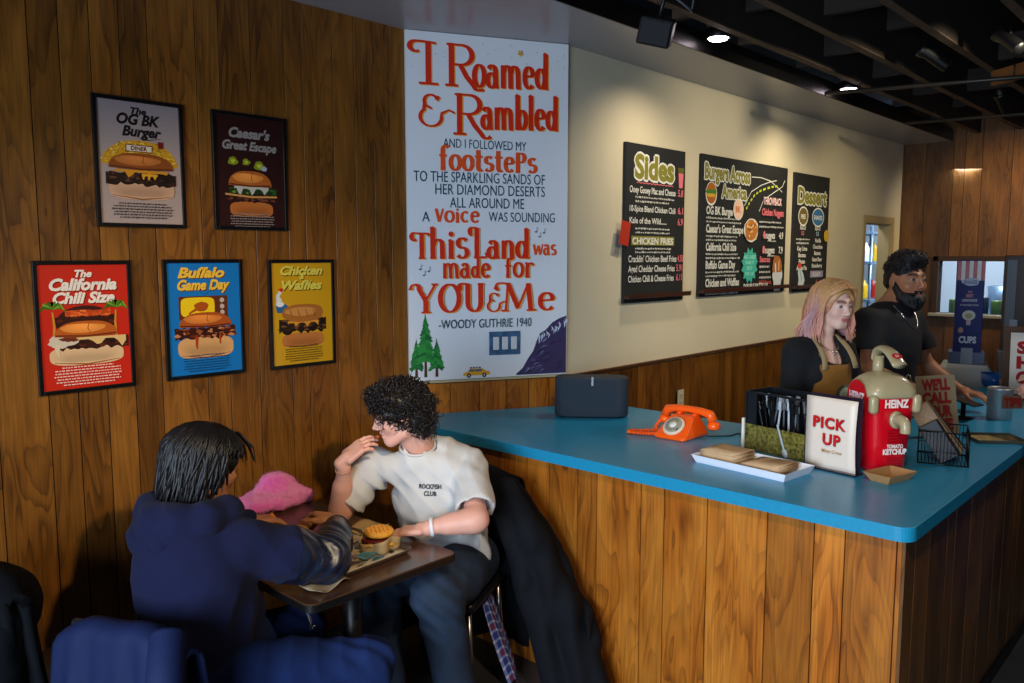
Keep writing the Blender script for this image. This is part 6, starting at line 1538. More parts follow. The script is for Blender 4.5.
    for t,y,wd in (('ROCKFISH',.012,.088),('CLUB',-.016,.05)):
        vs,fs,w_=text2d(t,.025,bold=.03); k_=wd/w_
        out=[]
        for a,b_ in vs:
            p=oc+Vector(l)*((a-w_/2)*k_)+Vector(u)*(y+b_)+Vector(f)*.3
            hit=bv.ray_cast(p,-Vector(f)); out.append((hit[0]+Vector(f)*.0035) if hit[0] else p-Vector(f)*.17)
        mb.add(out,fs)
    mb.build('chest_print',mat('dark_ink',srgb('26282c'),rough=.8),e)
    # jeans
    s=SDF((1.68,1.95,.05),(2.5,2.75,.76),.0045); s.ell(pel-u*.01,(.178,.155,.12),Rt,k=.04)
    for h_,k_,a_ in ((pel-l*.10,rk,ra),(pel+l*.10,lk,la)): s.chain([h_,lerp(h_,k_,.5)+u*.0,k_],[.115,.108,.092],k=.035); s.chain([k_,a_+u*.02],[.088,.075],k=.03)
    def jf(X,Y,Z):
        q=.004*vnoise(X,Y,Z,16,21)
        for K in (rk,lk): d=(X-K[0])**2+(Y-K[1])**2+(Z-K[2]+.03)**2; q=q+np.exp(-d/.012)*.008*np.sin(X*80-Y*30+Z*95)
        return q
    s.disp(jf); o=s.build('jeans',mat('faded_black_denim',srgb('1f3045'),rough=.85,noise=.45,nscale=7,bump=.3,bscale=600),e,loc=base); o.location=(0,0,0)
    for a_ in (ra,la):
        s=SDF(a_-np3(.24,.24,.12),a_+np3(.14,.14,.06),.005); s.cap(a_-u*.045,a_+f*.15-u*.06,.045,.038,k=.02); s.cap(a_-u*.045,a_,.045,.045,k=.02); s.cut((0,0,.001),(0,0,-1)); o=s.build('shoe',mat('black_shoe'),e,loc=base); o.location=(0,0,0)
    # wrist bands
    wl=lw-unit(lw-le)*.004; dd=Vector(unit(lw-le)); a1=dd.orthogonal().normalized(); b1=dd.cross(a1)
    mb=MB(); 
    for off in (-.004,0,.004): mb.tube([Vector(wl-base)+dd*off+(a1*math.cos(t)+b1*math.sin(t))*.0335 for t in [2*PI*i/24 for i in range(24)]],.003,n=6,closed=True)
    mb.build('wristband',mat('white_band',srgb('d8dadc'),rough=.5),e,label='white wristband')
    dd=Vector(unit(rw-re)); a1=dd.orthogonal().normalized(); b1=dd.cross(a1); mb=MB(); mb.tube([Vector(rw-base)-dd*.01+(a1*math.cos(t)+b1*math.sin(t))*.0325+dd*.005*math.sin(2*t) for t in [2*PI*i/28 for i in range(28)]],.0022,n=6,closed=True); mb.build('bracelet',mat('gold_thread',srgb('b98a6a'),rough=.5),e,label='thin beaded bracelet')
    # curly hair
    s=SDF(c-.2,c+.2,.004); s.ell(P(0,-.016,.040),(.095,.108,.092),R,k=.02); s.ell(P(0,-.06,-.02),(.092,.064,.082),R,k=.03); s.ell(P(0,.045,.085),(.085,.065,.045),R,k=.03)
    s.ell(P(0,.115,-.045),(.078,.08,.072),R,k=.012,op='sub'); s.disp(lambda X,Y,Z:.008*vnoise(X,Y,Z,55,5))
    M_h=mat('dark_curly_hair',srgb('17110f'),rough=.42,spec=.55,noise=.3,nscale=50)
    o=s.build('hair',M_h,e,loc=base); o.location=(0,0,0)
    me=o.data; mb=MB(); r=random.Random(2); vs=me.vertices
    n_=0
    while n_<950:
        v=vs[r.randrange(len(vs))]; n_+=1
        p=v.co.copy(); n=v.normal.copy(); rad=r.uniform(.005,.011); t=Vector((r.gauss(0,1),r.gauss(0,1),r.gauss(0,1)-.8)); t=(t-n*t.dot(n)*.6).normalized()
        a=n; b_=t.cross(a).normalized(); L=r.uniform(.02,.05); tr_=r.uniform(1.2,2.4); pts=[]
        for j in range(int(9*tr_)+4):
            q=j/(9*tr_+3); an=q*tr_*2*PI+r.random()*0; rd=rad*(1-.3*q)
            pts.append(p+t*L*q+a*(rd*math.cos(an)+.004)+b_*rd*math.sin(an))
        mb.tube(pts,[.0024*(1-.5*j/len(pts)) for j in range(len(pts))],n=4,caps=False)
    mb.build('hair_curls',M_h,e)
    # the bite of food in the raised hand
    tipp=P(0,.108,-.066)
    s=SDF(tipp-.03,tipp+.03,.0025); s.ell(tipp,(.013,.010,.008),R); s.disp(lambda X,Y,Z:.002*vnoise(X,Y,Z,120,4)); o=s.build('food_morsel',mat('reddish_food',srgb('a8502a'),rough=.5),None,loc=tipp)
    tag(o,'small reddish morsel of food held at the curly-haired diner\'s mouth','food')
curly()

# ============================================================= staff and the customer
def stander(name_label,base,az,c,haz,skin,skname,k,sh,arms,top,legs_col,shw=.19,chr_=(.15,.11,.2),brow=None,iris='3a2a20',topname='tee_shirt',sleeve=.45,bottom='trousers',head_tilt=0.0,waist=.12,lip=(.5,.16,.14),h=.0045):
    base=np3(*base,0); f=np3(math.cos(az),math.sin(az),0); l=np3(-f[1],f[0],0); u=np3(0,0,1); Rt=np.array([l,f,u])
    e=empty('person',name_label,'person',tuple(base))
    c=np3(c); hf=np3(math.cos(haz),math.sin(haz),head_tilt)
    nb=np3(base[0],base[1],sh+.055); chest=np3(base[0],base[1],sh-.14); pel=np3(base[0],base[1],.92*sh/1.4)
    S=[nb+l*shw-u*.06,nb-l*shw-u*.06]
    lo=base-np3(.55,.55,0); hi=base+np3(.55,.55,sh+.5)
    s=SDF(lo,hi,h); R,P=head_sdf(s,c,hf,k=k,neckto=nb,nr=.052 if skname=='pale2' else .058)
    s.ell(chest,chr_,Rt,k=.05); s.cap(chest,pel,.115,.12,k=.05); s.ell(pel,(.15,.11,.11),Rt,k=.05)
    sd=[1,-1]
    for i in (0,1):
        el,wr,hd,pn,th,cu=arms[i]; el,wr=np3(el),np3(wr)
        s.chain([nb-u*.04,S[i]-u*.025,el,wr],[.045,.034,.040,.027],k=.015); s.cap(lerp(el,wr,.1),lerp(el,wr,.5),.043,.036,k=.02)
        hand_sdf(s,wr+unit(hd)*.012,hd,pn,th,curl=cu)
        a_=pel+l*.09*sd[i]; s.chain([a_,np3(a_[0],a_[1],.48),np3(a_[0],a_[1],.09)],[.085,.052,.036],k=.03); s.cap(np3(a_[0],a_[1],.05),np3(a_[0],a_[1],.035)+f*.14,.035,.03,k=.02)
    b=s.build('body',skinmat(skname,skin),e,colfn=face_col(P,skin,brow=brow,lip=lip),loc=base,smooth=1); b.location=(0,0,0)
    eyes(e,P,base,iris)
    s=SDF(np3(lo[0],lo[1],pel[2]-.12),hi-np3(0,0,.36),h)
    s.ell(chest,np3(chr_)+np3(.03,.03,.03),Rt,k=.05); s.cap(chest,pel,.13+(.0 if waist>.12 else -.012),.135,k=.06); s.ell(pel+u*.02,(.17,.135,.12),Rt,k=.05); s.cap(nb-u*.075-l*.11,nb-u*.075+l*.11,.07,k=.045)
    for i in (0,1):
        el,wr=np3(arms[i][0]),np3(arms[i][1])
        if sleeve<=1: q=lerp(S[i],el,sleeve); s.chain([S[i]-u*.005,q],[.072,.075],k=.04); dd=unit(el-S[i]); s.cap(q+dd*.062,q+dd*.15,.095,k=.005,op='sub'); s.cap(q-dd*.0,q+dd*.15,.052,k=.005,op='sub')
        else: s.chain([S[i]-u*.005,el,wr],[.062,.056,.040],k=.035); dd=unit(wr-el); s.cap(wr+dd*.03,wr+dd*.12,.06,k=.004,op='sub'); s.cap(wr-dd*.01,wr+dd*.1,.031,k=.004,op='sub')
    s.cap(nb+u*.018-f*.01,nb+u*.2-f*.01,.062,.10,k=.01,op='sub')
    if topname=='scoop_top': s.ell(nb+f*.09-u*.045,(.085,.06,.09),Rt,k=.01,op='sub')
    s.cut((0,0,pel[2]-.09),(0,0,-1))
    s.disp(lambda X,Y,Z:.005*vnoise(X,Y,Z,15,31)+.002*vnoise(X,Y,Z,40,32)); o=s.build(topname,top,e,loc=base); o.location=(0,0,0)
    s=SDF(lo,np3(hi[0],hi[1],pel[2]+.12),.006); s.ell(pel-u*.01,(.165,.13,.115),Rt,k=.04)
    for sgn in (1,-1): a_=pel+l*.095*sgn; s.chain([a_-u*.03,np3(a_[0],a_[1],.48),np3(a_[0],a_[1],.10)],[.098,.078,.066],k=.04)
    s.disp(lambda X,Y,Z:.004*vnoise(X,Y,Z,16,33)); o=s.build(bottom,legs_col,e,loc=base); o.location=(0,0,0)
    for sgn in (1,-1):
        a_=pel+l*.09*sgn; a_=np3(a_[0],a_[1],.09); s=SDF(a_-np3(.25,.25,.12),a_+np3(.25,.25,.06),.006); s.cap(a_-u*.045,a_+f*.15-u*.055,.045,.038,k=.02); s.cap(a_-u*.045,a_,.045,.045,k=.02); s.cut((0,0,.001),(0,0,-1)); o=s.build('shoe',mat('black_shoe'),e,loc=base); o.location=(0,0,0)
    return e,P,R,base,(l,f,u),nb,chest,pel
# --- woman with pink and blond hair
M_bt=mat('black_jersey',srgb('101216'),rough=.9,bump=.2,bscale=400)
waz=math.radians(-116)
W,P,R,base,(l,f,u),nb,chest,pel=stander('standing person with long pink and blond hair, black top and mustard apron',(3.805,1.555),waz,(3.815,1.50,1.57),math.radians(-116),srgb('ecc0ac'),'pale2',.90,1.36,
    (((4.02,1.44,1.08),(3.98,1.36,.92),(-.1,-1,-.05),(0,0,-1),(-1,0,0),(.3,.3,.35,.4)),((3.60,1.60,1.06),(3.72,1.44,.92),(.6,-.3,-.6),(0,0,-1),(.3,.6,0),(.3,.3,.35,.4))),
    M_bt,mat('dark_green_cloth',srgb('16241c'),rough=.9),shw=.143,chr_=(.125,.10,.19),brow=srgb('8a5c48'),iris='5a6a70',topname='scoop_top',sleeve=2,head_tilt=-.12,lip=srgb('c0605c'))
# apron: bib and skirt following the front
def apron():
    mb=MB()
    def fn(uu,v):
        z=.62+(1.30-.62)*v; wid=.20-.07*max(0,(v-.62)/.38)**1.2; ang=(uu-.5)*2*(1.15-.35*v)
        rx=.185+.004*math.sin(v*20); ry=.155-.01*v
        x=math.sin(ang)*rx*(wid/.20); y=math.cos(ang)*ry
        p=np3(base[0],base[1],z)+l*x+f*y; return Vector(p-base)
    mb.grid(fn,16,24,thick=-.003)
    mb.build('apron',mat('mustard_canvas',srgb('8a5c1e'),rough=.85,noise=.12,nscale=12,bump=.2,bscale=300),W)
    mb=MB()
    for q in (-1,1):
        mb.grid(lambda a,b_:Vector(np3(base[0],base[1],0)-base+l*q*(.088-.02*a+(b_-.5)*.03)+f*(.142-.125*a+.03*math.sin(a*PI))+u*(1.28+.155*a)),8,2,thick=.004)
    mb.build('apron_strap',mat('khaki_strap',srgb('a08c64'),rough=.8),W)
    mb=MB(); p=Vector(f)*.152+Vector(u)*1.16+Vector(l)*.02; Mx=Matrix(((l[0],u[0]*0,f[0],p.x),(l[1],0,f[1],p.y),(0,1,0,p.z),(0,0,0,1)))
    mb.lathe([(0,0),(.048,0),(.048,.006),(0,.007)],n=28,M=Mx); mb.lathe([(0,.007),(.036,.007),(.036,.008),(0,.0085)],n=24,M=Mx,mi=1); mb.build('apron_badge',[mat('dark_badge',srgb('20301f'),rough=.6),mat('pale_badge',srgb('8f9a80'),rough=.6)],W)
apron()
mb=MB(); mb.tube([Vector(nb-base+l*math.cos(a)*.05+f*(.045+.055*math.sin(a))+u*(-.01-.05*math.sin(a))) for a in [PI*i/14 for i in range(15)]],.0013,n=4); mb.lathe([(0,-.006),(.004,-.004),(.005,0),(.003,.006),(0,.008)],c=tuple(nb-base+f*.102-u*.068),n=8); mb.build('necklace',mat('silver',srgb('c0c0c0'),rough=.2,metal=1),W)
def womanhair():
    M_wh=mat('pink_blond_hair',attr='Col',rough=.45,noise=.1,nscale=60)
    BL=srgb('d09a62'); PKc=srgb('d09080'); LV=srgb('c2949c'); OR=srgb('c87a4c')
    s=SDF(P(0,0,0)-.2,P(0,0,0)+.17,.004); s.ell(P(0,-.022,.035),(.092,.106,.092),R,k=.02); s.ell(P(0,-.06,-.05),(.088,.055,.10),R,k=.03); s.ell(P(0,.112,-.022),(.070,.085,.092),R,k=.012,op='sub'); s.disp(lambda X,Y,Z:.004*vnoise(X,Y,Z,40,3))
    def cf(co):
        z=(co-P(0,0,0))@R[2]; t=np.clip((.06-z)/.12,0,1)[:,None]; return np.array(BL)*(1-t)+np.array(PKc)*t
    o=s.build('hair',M_wh,W,colfn=cf,loc=base); o.location=(0,0,0)
    mb=MB(); r=random.Random(6)
    for i in range(330):
        side=r.choice((-1,1)); th=side*r.uniform(.92,PI); L=r.uniform(.18,.34)*(1 if abs(th)>1.6 else .85); ph=th*3+r.uniform(0,1.5); w=r.uniform(.010,.022); pts=[]
        for j in range(14):
            t=j/13
            if t<.45:
                el=PI/2*(1-t/.45); x=.094*math.cos(el)*math.sin(th)*1.03; y=.108*math.cos(el)*math.cos(th)*1.03-.022; z=.035+.098*math.sin(el)
            else:
                q=(t-.45)/.55; x=.097*math.sin(th)*(1+.35*q); y=.110*math.cos(th)*(1+.25*q)-.022-.02*q; z=.035-L*q
            pts.append(Vector(P(x+w*math.sin(t*9+ph)*t,y+w*math.cos(t*8+ph)*t,z)-base))
        for j in range(0,13):
            pass
        cc=LV if 1.2<abs(th)<1.75 else (OR if abs(th)>2.3 else PKc)
        mixc=lambda a,b,t: tuple(x*(1-t)+y*t for x,y in zip(a,b)); jit=r.uniform(.8,1.15)
        for j in range(13):
            t=min(1,max(0,(j-3)/6)); c_=mixc(BL,cc,t); c_=mixc(c_,BL,max(0,(j-10)/3)*.5); rad=lambda q:.0062*(1 if q<8 else 1-.6*(q-8)/5)
            mb.tube(pts[j:j+2],[rad(j),rad(j+1)],n=5,col=tuple(x*jit for x in c_),caps=False)
    for i in range(110):
        q=r.choice((-1,1)); y0=r.uniform(-.02,.085); pts=[]; w=r.uniform(.004,.010); ph=r.uniform(0,6)
        for (x,y,z) in ((.004,y0,.132-.55*max(0,y0-.03)),(.035,y0+.008,.125-.5*max(0,y0-.03)),(.068,y0*.8,.09-.3*max(0,y0-.03)),(.090,y0*.55,.035),(.098,y0*.45,-.03),(.104,y0*.5+.004,-.09),(.108,y0*.5,-.15)):
            pts.append(Vector(P(q*(x+w*.4*math.sin(z*40+ph)),y+w*math.sin(z*35+ph),z)-base))
        pts=smoothpath(pts,3); jit=r.uniform(.85,1.2)
        for j in range(len(pts)-1):
            t=min(1,max(0,(j-7)/8)); c_=tuple((a*(1-t)+b*t)*jit for a,b in zip(BL,PKc)); mb.tube(pts[j:j+2],[.0048,.0048],n=4,col=c_,caps=False)
    mb.build('hair_waves',M_wh,W)
womanhair()
# --- man with beard
maz=math.radians(-104)
Mn,P,R,base,(l,f,u),nb,chest,pel=stander('standing person with short black hair, full beard, black tee shirt and silver chain',(4.455,1.46),maz,(4.492,1.395,1.672),math.radians(-124),srgb('a06a4a'),'tan2',1.06,1.475,
    (((4.74,1.34,1.20),(4.76,1.18,1.085),(-.1,-1,-.15),(0,0,-1),(-1,0,0),(.3,.3,.35,.4)),((4.20,1.46,1.22),(4.42,1.26,1.10),(.8,-.45,-.12),(0,0,-1),(.3,1,0),(.25,.3,.35,.4))),
    mat('black_cotton',srgb('0e0f13'),rough=.85,bump=.2,bscale=400),mat('black_trousers',srgb('101014'),rough=.9),shw=.19,chr_=(.165,.125,.22),brow=srgb('120d0b'),iris='2a1c14',sleeve=.62)
def manhair():
    M_mh=mat('black_short_hair',srgb('0e0b0b'),rough=.5,noise=.3,nscale=80,bump=.5,bscale=200)
    K=1.06
    s=SDF(P(0,0,0)-.18,P(0,0,0)+.18,.0035); s.ell(P(0,-.018,.052),np3(.080,.098,.088)*K,R,k=.02); s.ell(P(0,.03,.105),np3(.068,.07,.035)*K,R,k=.03); s.ell(P(0,-.06,.0),np3(.074,.05,.07)*K,R,k=.03)
    s.ell(P(0,.115,-.01),np3(.066,.07,.072)*K,R,k=.01,op='sub')
    for q in (-1,1): s.ell(P(.09*q,.02,-.045),np3(.03,.06,.06)*K,R,k=.01,op='sub')
    s.disp(lambda X,Y,Z:.006*vnoise(X,Y,Z,75,3)); o=s.build('hair',M_mh,Mn,loc=base,smooth=1); o.location=(0,0,0)
    me=o.data; r=random.Random(3); mb=MB()
    for k in range(520):
        v=me.vertices[r.randrange(len(me.vertices))]
        if (np3(v.co)+base-P(0,0,0))@R[2]<.05: continue
        n=v.normal; t=n.orthogonal().normalized(); b_=n.cross(t); rad=r.uniform(.004,.008); a0=r.uniform(0,6)
        mb.tube([v.co+n*(.010*q)+(t*math.cos(a0+q*6)+b_*math.sin(a0+q*6))*rad for q in [j/8 for j in range(9)]],.002,n=4,caps=False)
    mb.build('hair_curls',M_mh,Mn)
    s=SDF(P(0,0,0)-.2,P(0,0,0)+.14,.0035)
    s.ell(P(0,.05,-.088),np3(.060,.055,.050)*K,R,k=.02); s.cap(P(.062,.01,-.035),P(.05,.035,-.08),.018*K,.026*K,k=.02); s.cap(P(-.062,.01,-.035),P(-.05,.035,-.08),.018*K,.026*K,k=.02); s.cap(P(.06,.008,.0),P(.064,.01,-.04),.010*K,.016*K,k=.01); s.cap(P(-.06,.008,.0),P(-.064,.01,-.04),.010*K,.016*K,k=.01)
    s.ell(P(0,.07,-.115),np3(.036,.032,.032)*K,R,k=.02); s.cap(P(-.022,.094,-.052),P(.022,.094,-.052),.0065*K,k=.01); 
    s.ell(P(0,.115,-.066),np3(.020,.028,.011)*K,R,k=.004,op='sub'); s.ell(P(0,.11,-.01),np3(.06,.05,.036)*K,R,k=.01,op='sub')
    s.disp(lambda X,Y,Z:.003*vnoise(X,Y,Z,110,8)); o=s.build('beard',M_mh,Mn,loc=base,smooth=1); o.location=(0,0,0)
    from mathutils.bvhtree import BVHTree
    bvs=[BVHTree.FromPolygons([v.co for v in q.data.vertices],[tuple(p.vertices) for p in q.data.polygons]) for q in Mn.children if q.name.startswith(('tee_shirt','body'))]
    pts=[]
    for i in range(41):
        t=i/40; x=.066*math.cos(PI*t); z=.015-.115*math.sin(PI*t)**1.1; o_=Vector(nb-base+l*x+u*z); best=None
        for bv in bvs:
            h=bv.ray_cast(o_+Vector(f)*.4,-Vector(f))
            if h[0] and (best is None or (h[0]-o_).dot(Vector(f))>best): best=(h[0]-o_).dot(Vector(f))
        pts.append(o_+Vector(f)*(min(best if best is not None else .05,.2)+.002))
    mb=MB(); mb.tube(pts,.0026,n=5); mb.build('neck_chain',mat('silver'),Mn)
manhair()
# --- customer at the right edge, only hand and sleeve reach the picture
Cm,P,R,base,(l,f,u),nb,chest,pel=stander('customer in a dark jacket at the right edge, only hand and sleeve in view',(4.50,.44),math.radians(100),(4.49,.47,1.66),math.radians(100),srgb('c98f76'),'mid',1.0,1.42,
    (((4.22,.52,1.24),(4.24,.70,1.24),(.0,.75,-.5),(.8,.1,-.3),(.2,-.2,1),(.6,.7,.8,.9)),((4.78,.52,1.12),(4.74,.66,1.0),(-.1,1,-.1),(0,0,-1),(-1,0,0),(.3,.3,.35,.4))),
    mat('dark_jacket',srgb('0f1116'),rough=.8),mat('blue_denim'),shw=.2,chr_=(.16,.12,.2),brow=srgb('2a1d18'),sleeve=2,h=.0055)
s=SDF(P(0,0,0)-.16,P(0,0,0)+.16,.005); s.ell(P(0,-.02,.04),(.086,.104,.09),R,k=.02); s.ell(P(0,-.06,-.01),(.08,.05,.07),R,k=.03); s.ell(P(0,.115,-.03),(.068,.08,.08),R,k=.01,op='sub'); s.disp(lambda X,Y,Z:.003*vnoise(X,Y,Z,50,3)); o=s.build('hair',mat('brown_hair',srgb('2c1c14'),rough=.5),Cm,loc=base); o.location=(0,0,0)
# ---------------------------------------------------------------- chairs, coats, bag
def chair(label,x,y,rz):
    """seat faces local +x; backrest at local x=-.2"""
    e=empty('dining_chair',label,'chair',(x,y,0),rz,group='cafe chairs around the table')
    mb=MB(); mb.box((0,0,.435),(.40,.40,.045),bev=.018,smooth=True); mb.build('seat',mat('dark_vinyl',srgb('14181f'),rough=.35),e)
    for sx in (-1,1):
        for sy in (-1,1): mb=MB(); mb.tube([(sx*.17,sy*.17,.42),(sx*.19,sy*.19,.0)],.012,n=10); mb.build('leg',mat('steel'),e)
    for sy in (-1,1): mb=MB(); mb.tube(smoothpath([(-.18,sy*.17,.42),(-.215,sy*.175,.6),(-.232,sy*.17,.765)],6),.012,n=10); mb.build('back_post',mat('steel'),e)
    mb=MB(); mb.box((-.228,0,.70),(.03,.38,.20),bev=.014,smooth=True); mb.build('backrest',mat('dark_vinyl'),e)
    return e
caz=math.radians(24)
chair('cafe chair under the hooded diner with a blue jacket over its back',1.03,2.29,caz)
chair('cafe chair under the curly-haired diner with a black coat over its back',2.19,2.43,math.radians(180+25))
chair('cafe chair near the left edge half hidden under a dark coat',.87,2.80,math.radians(4))
def drape(name,label,cat,x,y,rz,m,seed,w=.52,zt=.845,zf=.45,zb=.2,fold=.02,flare=.12,thick=.012,xoff=-.228):
    """coat hanging over a chair back: over the top rail and down both sides"""
    e=empty(name,label,cat,(x,y,0),rz); r=random.Random(seed); ph=[r.uniform(0,6) for _ in range(4)]
    def fn(uu,v):
        # v 0 front hem -> .4 top -> 1 back hem
        yy=(uu-.5); 
        if v<.32: t=(.32-v)/.32; z=zt-.03-(zt-zf)*t; dx=.045+.02*t
        elif v<.44: t=(v-.32)/.12; a=PI*t; z=zt-.03+.035*math.sin(a); dx=.045*math.cos(a)
        else: t=(v-.44)/.56; z=zt-.03-(zt-zb)*t; dx=-.045-.05*t
        s_=abs(v-.38)*1.6
        ww=w*(1+flare*s_*2); fo=fold*s_*(math.sin(uu*21+ph[0]+v*3)+.6*math.sin(uu*37+ph[1])+.5*math.sin(uu*9+v*8+ph[2]))
        drop=.05*(abs(yy)*2)**2.2
        return (xoff+dx+fo*(1 if v<.38 else -1),yy*ww,z-drop+.006*math.sin(uu*13+ph[3]))
    mb=MB(); mb.grid(fn,48,44,thick=thick); mb.build('jacket_body',m,e)
    return e,fn
M_bj=mat('blue_nylon',srgb('0f1c42'),rough=.75,spec=.3,noise=.08,nscale=20,bump=.15,bscale=300,)
M_kj=mat('black_wool_coat',srgb('070a10'),rough=.85,spec=.25,noise=.15,nscale=20,bump=.2,bscale=200)
e,fn=drape('blue_jacket','blue jacket draped over the back of the hooded diner\'s chair','jacket',1.03,2.29,caz,M_bj,3,w=.43,zt=.815,fold=.022)
mb=MB(); mb.tube(smoothpath([(-.225,-.14,.80),(-.30,-.19,.70),(-.33,-.20,.50),(-.32,-.19,.30)],8),[.05]*9+[.055]*9+[.045]*7,n=14); mb.build('sleeve',M_bj,e)
# black coat behind the curly diner hanging towards the counter
e,fn=drape('black_coat','long black coat hanging from the curly-haired diner\'s chair beside the counter front','coat',2.19,2.43,math.radians(205),M_kj,5,w=.50,zt=.90,zb=.12,zf=.5,fold=.022,flare=.25)
INV=(Matrix.Translation((2.19,2.43,0))@Matrix.Rotation(math.radians(205),4,'Z')).inverted()
s=SDF((2.15,1.68,.02),(2.575,2.42,1.0),.005)
cp=jn((2.34,2.22,.86),(2.385,2.12,.66),(2.43,1.99,.38),(2.46,1.87,.08))
s.chain(cp,[.042,.062,.075,.085],k=.04); s.chain(jn((2.42,2.26,.84),(2.475,2.10,.60),(2.495,1.90,.26)),[.036,.050,.050],k=.012)
s.chain(jn((2.33,2.24,.80),(2.36,2.12,.5),(2.385,1.97,.09)),[.04,.06,.075],k=.02)
s.disp(lambda X,Y,Z:.007*np.sin((X*.8-Y*.6)*60+3*np.sin(Z*5))*np.clip((.9-Z)*2,0,1)+.003*vnoise(X,Y,Z,22,3))
s.cut((0,0,.03),(0,0,-1)); s.cut((2.572,0,0),(1,0,0))
co_=s.build('coat_front',M_kj,None,smooth=2); co_.data.transform(INV); co_.parent=e
mb=MB(); mb.box((2.47,1.885,.34),(.09,.012,.09),bev=.004,rot=Matrix.Rotation(.5,4,'Z')@Matrix.Rotation(-.25,4,'Y'),M=INV); mb.build('coat_pocket_flap',M_kj,e)
# plaid flannel hanging below
def plaid_mat():
    m=bpy.data.materials.new('plaid_flannel'); m.use_nodes=True; nt=m.node_tree; b=nt.nodes['Principled BSDF']; b.inputs['Roughness'].default_value=.9
    tc=nt.nodes.new('ShaderNodeUVMap') if False else nt.nodes.new('ShaderNodeVertexColor'); tc.layer_name='Col'; nt.links.new(tc.outputs[0],b.inputs['Base Color']); return m
def plaidcol(i,j):
    bands=lambda k:(k%7 in (0,1)) ; a,b_=bands(i),bands(j)
    if a and b_: return srgb('cfd4e6')
    if a or b_: return srgb('7f8cc0')
    return srgb('7a2a4a') if (i//7+j//7)%3==0 else srgb('2c3c86')
mb=MB(); N1,N2=56,70
def pf(u_,v): return (-.06-.13*(u_-.3)-.02*v+.015*math.sin(u_*9+v*3),.150+.05*math.sin(u_*5)*.4+.12*v,.40-.38*v+.012*math.sin(u_*14))
for i in range(N1):
    for j in range(N2):
        q=[pf(i/N1,j/N2),pf((i+1)/N1,j/N2),pf((i+1)/N1,(j+1)/N2),pf(i/N1,(j+1)/N2)]; q2=[(p[0]+.004,p[1]-.003,p[2]) for p in q]
        mb.add(q+q2,[(0,1,2,3),(7,6,5,4)],col=plaidcol(i,j),smooth=True)
o=mb.build('plaid_shirt',plaid_mat()); o.location=(2.19,2.43,0); o.rotation_euler=(0,0,math.radians(205)); tag(o,'blue, white and dark red plaid flannel hanging below the curly-haired diner\'s seat','shirt')
# dark coat at the left edge
e,fn=drape('dark_coat','dark coat heaped over the chair at the far left edge','coat',.87,2.80,math.radians(4),mat('dark_slate_coat',srgb('070a0f'),rough=.9,spec=.2,noise=.2,nscale=14,bump=.2,bscale=150),9,w=.44,zt=.88,zf=.4,zb=.25,fold=.03,flare=.2,thick=.03)
s=SDF((-.5,-.4,.35),(.3,.4,1.0),.008); s.ell((-.22,.0,.76),(.12,.22,.10),k=.05); s.ell((-.27,-.08,.60),(.12,.18,.2),k=.05); s.cap((-.28,-.17,.74),(-.3,-.24,.5),.06,.05,k=.03); s.disp(lambda X,Y,Z:.014*vnoise(X,Y,Z,17,3)+.006*vnoise(X,Y,Z,40,4)); s.build('coat_bulk',mat('dark_slate_coat'),e)
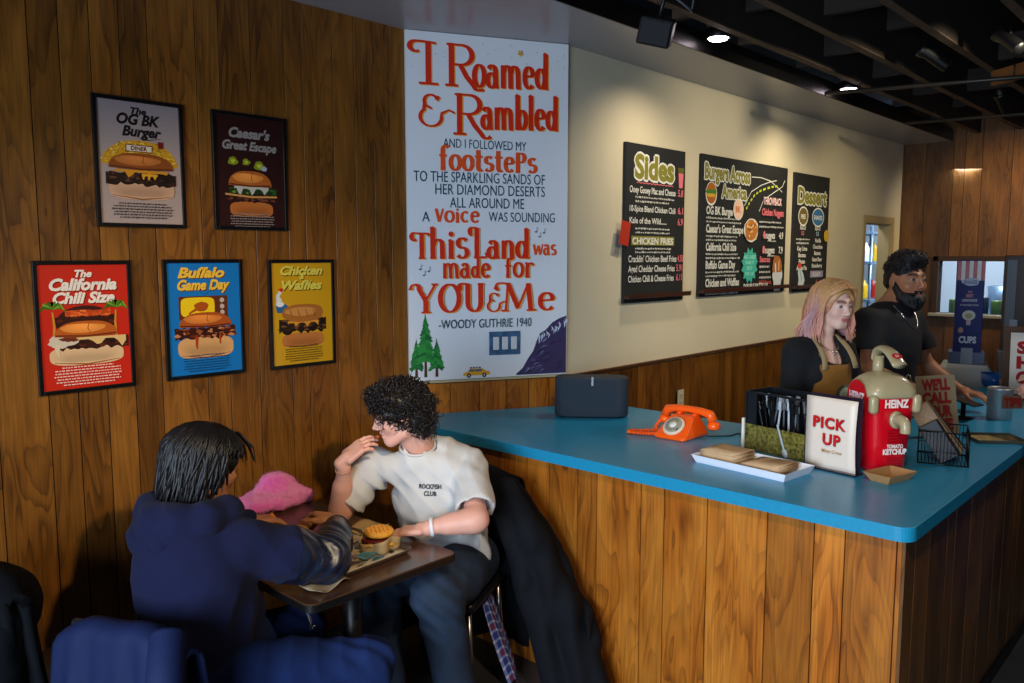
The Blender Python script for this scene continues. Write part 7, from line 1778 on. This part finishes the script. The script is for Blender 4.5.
# ---------------------------------------------------------------- camera, light, colour
cd=bpy.data.cameras.new('camera'); cam=bpy.data.objects.new('camera',cd); COL.objects.link(cam)
cd.sensor_width=36; cd.lens=811.475/1024*36; cd.clip_start=.05
yaw,pit=math.radians(43.104),math.radians(6.042)
fw=Vector((math.cos(pit)*math.cos(yaw),math.cos(pit)*math.sin(yaw),-math.sin(pit)))
cam.location=(0,0,1.8); cam.rotation_euler=fw.to_track_quat('-Z','Y').to_euler()
SC.camera=cam
SC.view_settings.view_transform='Standard'; SC.view_settings.look='None'; SC.view_settings.gamma=1; SC.view_settings.exposure=0.42
try: SC.view_settings.use_curve_mapping=False
except Exception: pass
SC.cycles.use_denoising=True
w=bpy.data.worlds.new('world'); SC.world=w; w.use_nodes=True
w.node_tree.nodes['Background'].inputs[0].default_value=(.35,.5,.9,1); w.node_tree.nodes['Background'].inputs[1].default_value=.03
def area(name,loc,target,sx,sy,power,color,spread=PI):
    l=bpy.data.lights.new(name,'AREA'); l.shape='RECTANGLE'; l.size=sx; l.size_y=sy; l.energy=power; l.color=color; l.spread=spread
    o=bpy.data.objects.new(name,l); COL.objects.link(o); o.location=loc; o.rotation_euler=(Vector(target)-Vector(loc)).to_track_quat('-Z','Y').to_euler(); return o
def spot(name,loc,target,power,color,ang=70,blend=.6,r=.05):
    l=bpy.data.lights.new(name,'SPOT'); l.energy=power; l.color=color; l.spot_size=math.radians(ang); l.spot_blend=blend; l.shadow_soft_size=r
    o=bpy.data.objects.new(name,l); COL.objects.link(o); o.location=loc; o.rotation_euler=(Vector(target)-Vector(loc)).to_track_quat('-Z','Y').to_euler(); return o
area('window_daylight',(-1.9,.5,1.45),(2.4,1.25,.55),2.2,1.5,80,(.68,.82,1),math.radians(115))
spot('downlight_near',(4.02,2.25,2.92),(4.1,2.75,1.6),28,(1,.84,.6),120,1)
spot('downlight_far',(5.84,2.25,2.92),(6.0,2.75,1.6),34,(1,.84,.55),120,1)
spot('track_spot_menu',(4.8,.6,2.9),(5.2,2.8,1.8),95,(1,.86,.62),80,.9)
spot('track_spot_menu_far',(6.4,.9,2.9),(7.2,2.8,1.7),60,(1,.82,.5),70,.9)
spot('track_spot_staff',(5.2,.3,2.9),(4.3,1.3,1.2),60,(1,.86,.72),70,.8)
spot('track_spot_posters',(1.0,-.2,2.9),(1.55,3.2,1.1),215,(1,.76,.44),40,1)
spot('track_spot_counter',(.9,.2,2.9),(2.6,1.4,.5),95,(1,.76,.5),62,.8)
spot('track_spot_far',(7.7,.9,2.9),(8.79,1.78,2.1),100,(1,.74,.36),70,.9)
area('kitchen_light',(9.4,2.2,2.7),(9.6,2.3,1.0),.8,1.2,50,(.85,.93,1))
area('kitchen_light_doorway',(8.5,3.15,2.6),(8.7,3.5,1.2),.8,.3,25,(.8,.9,1))
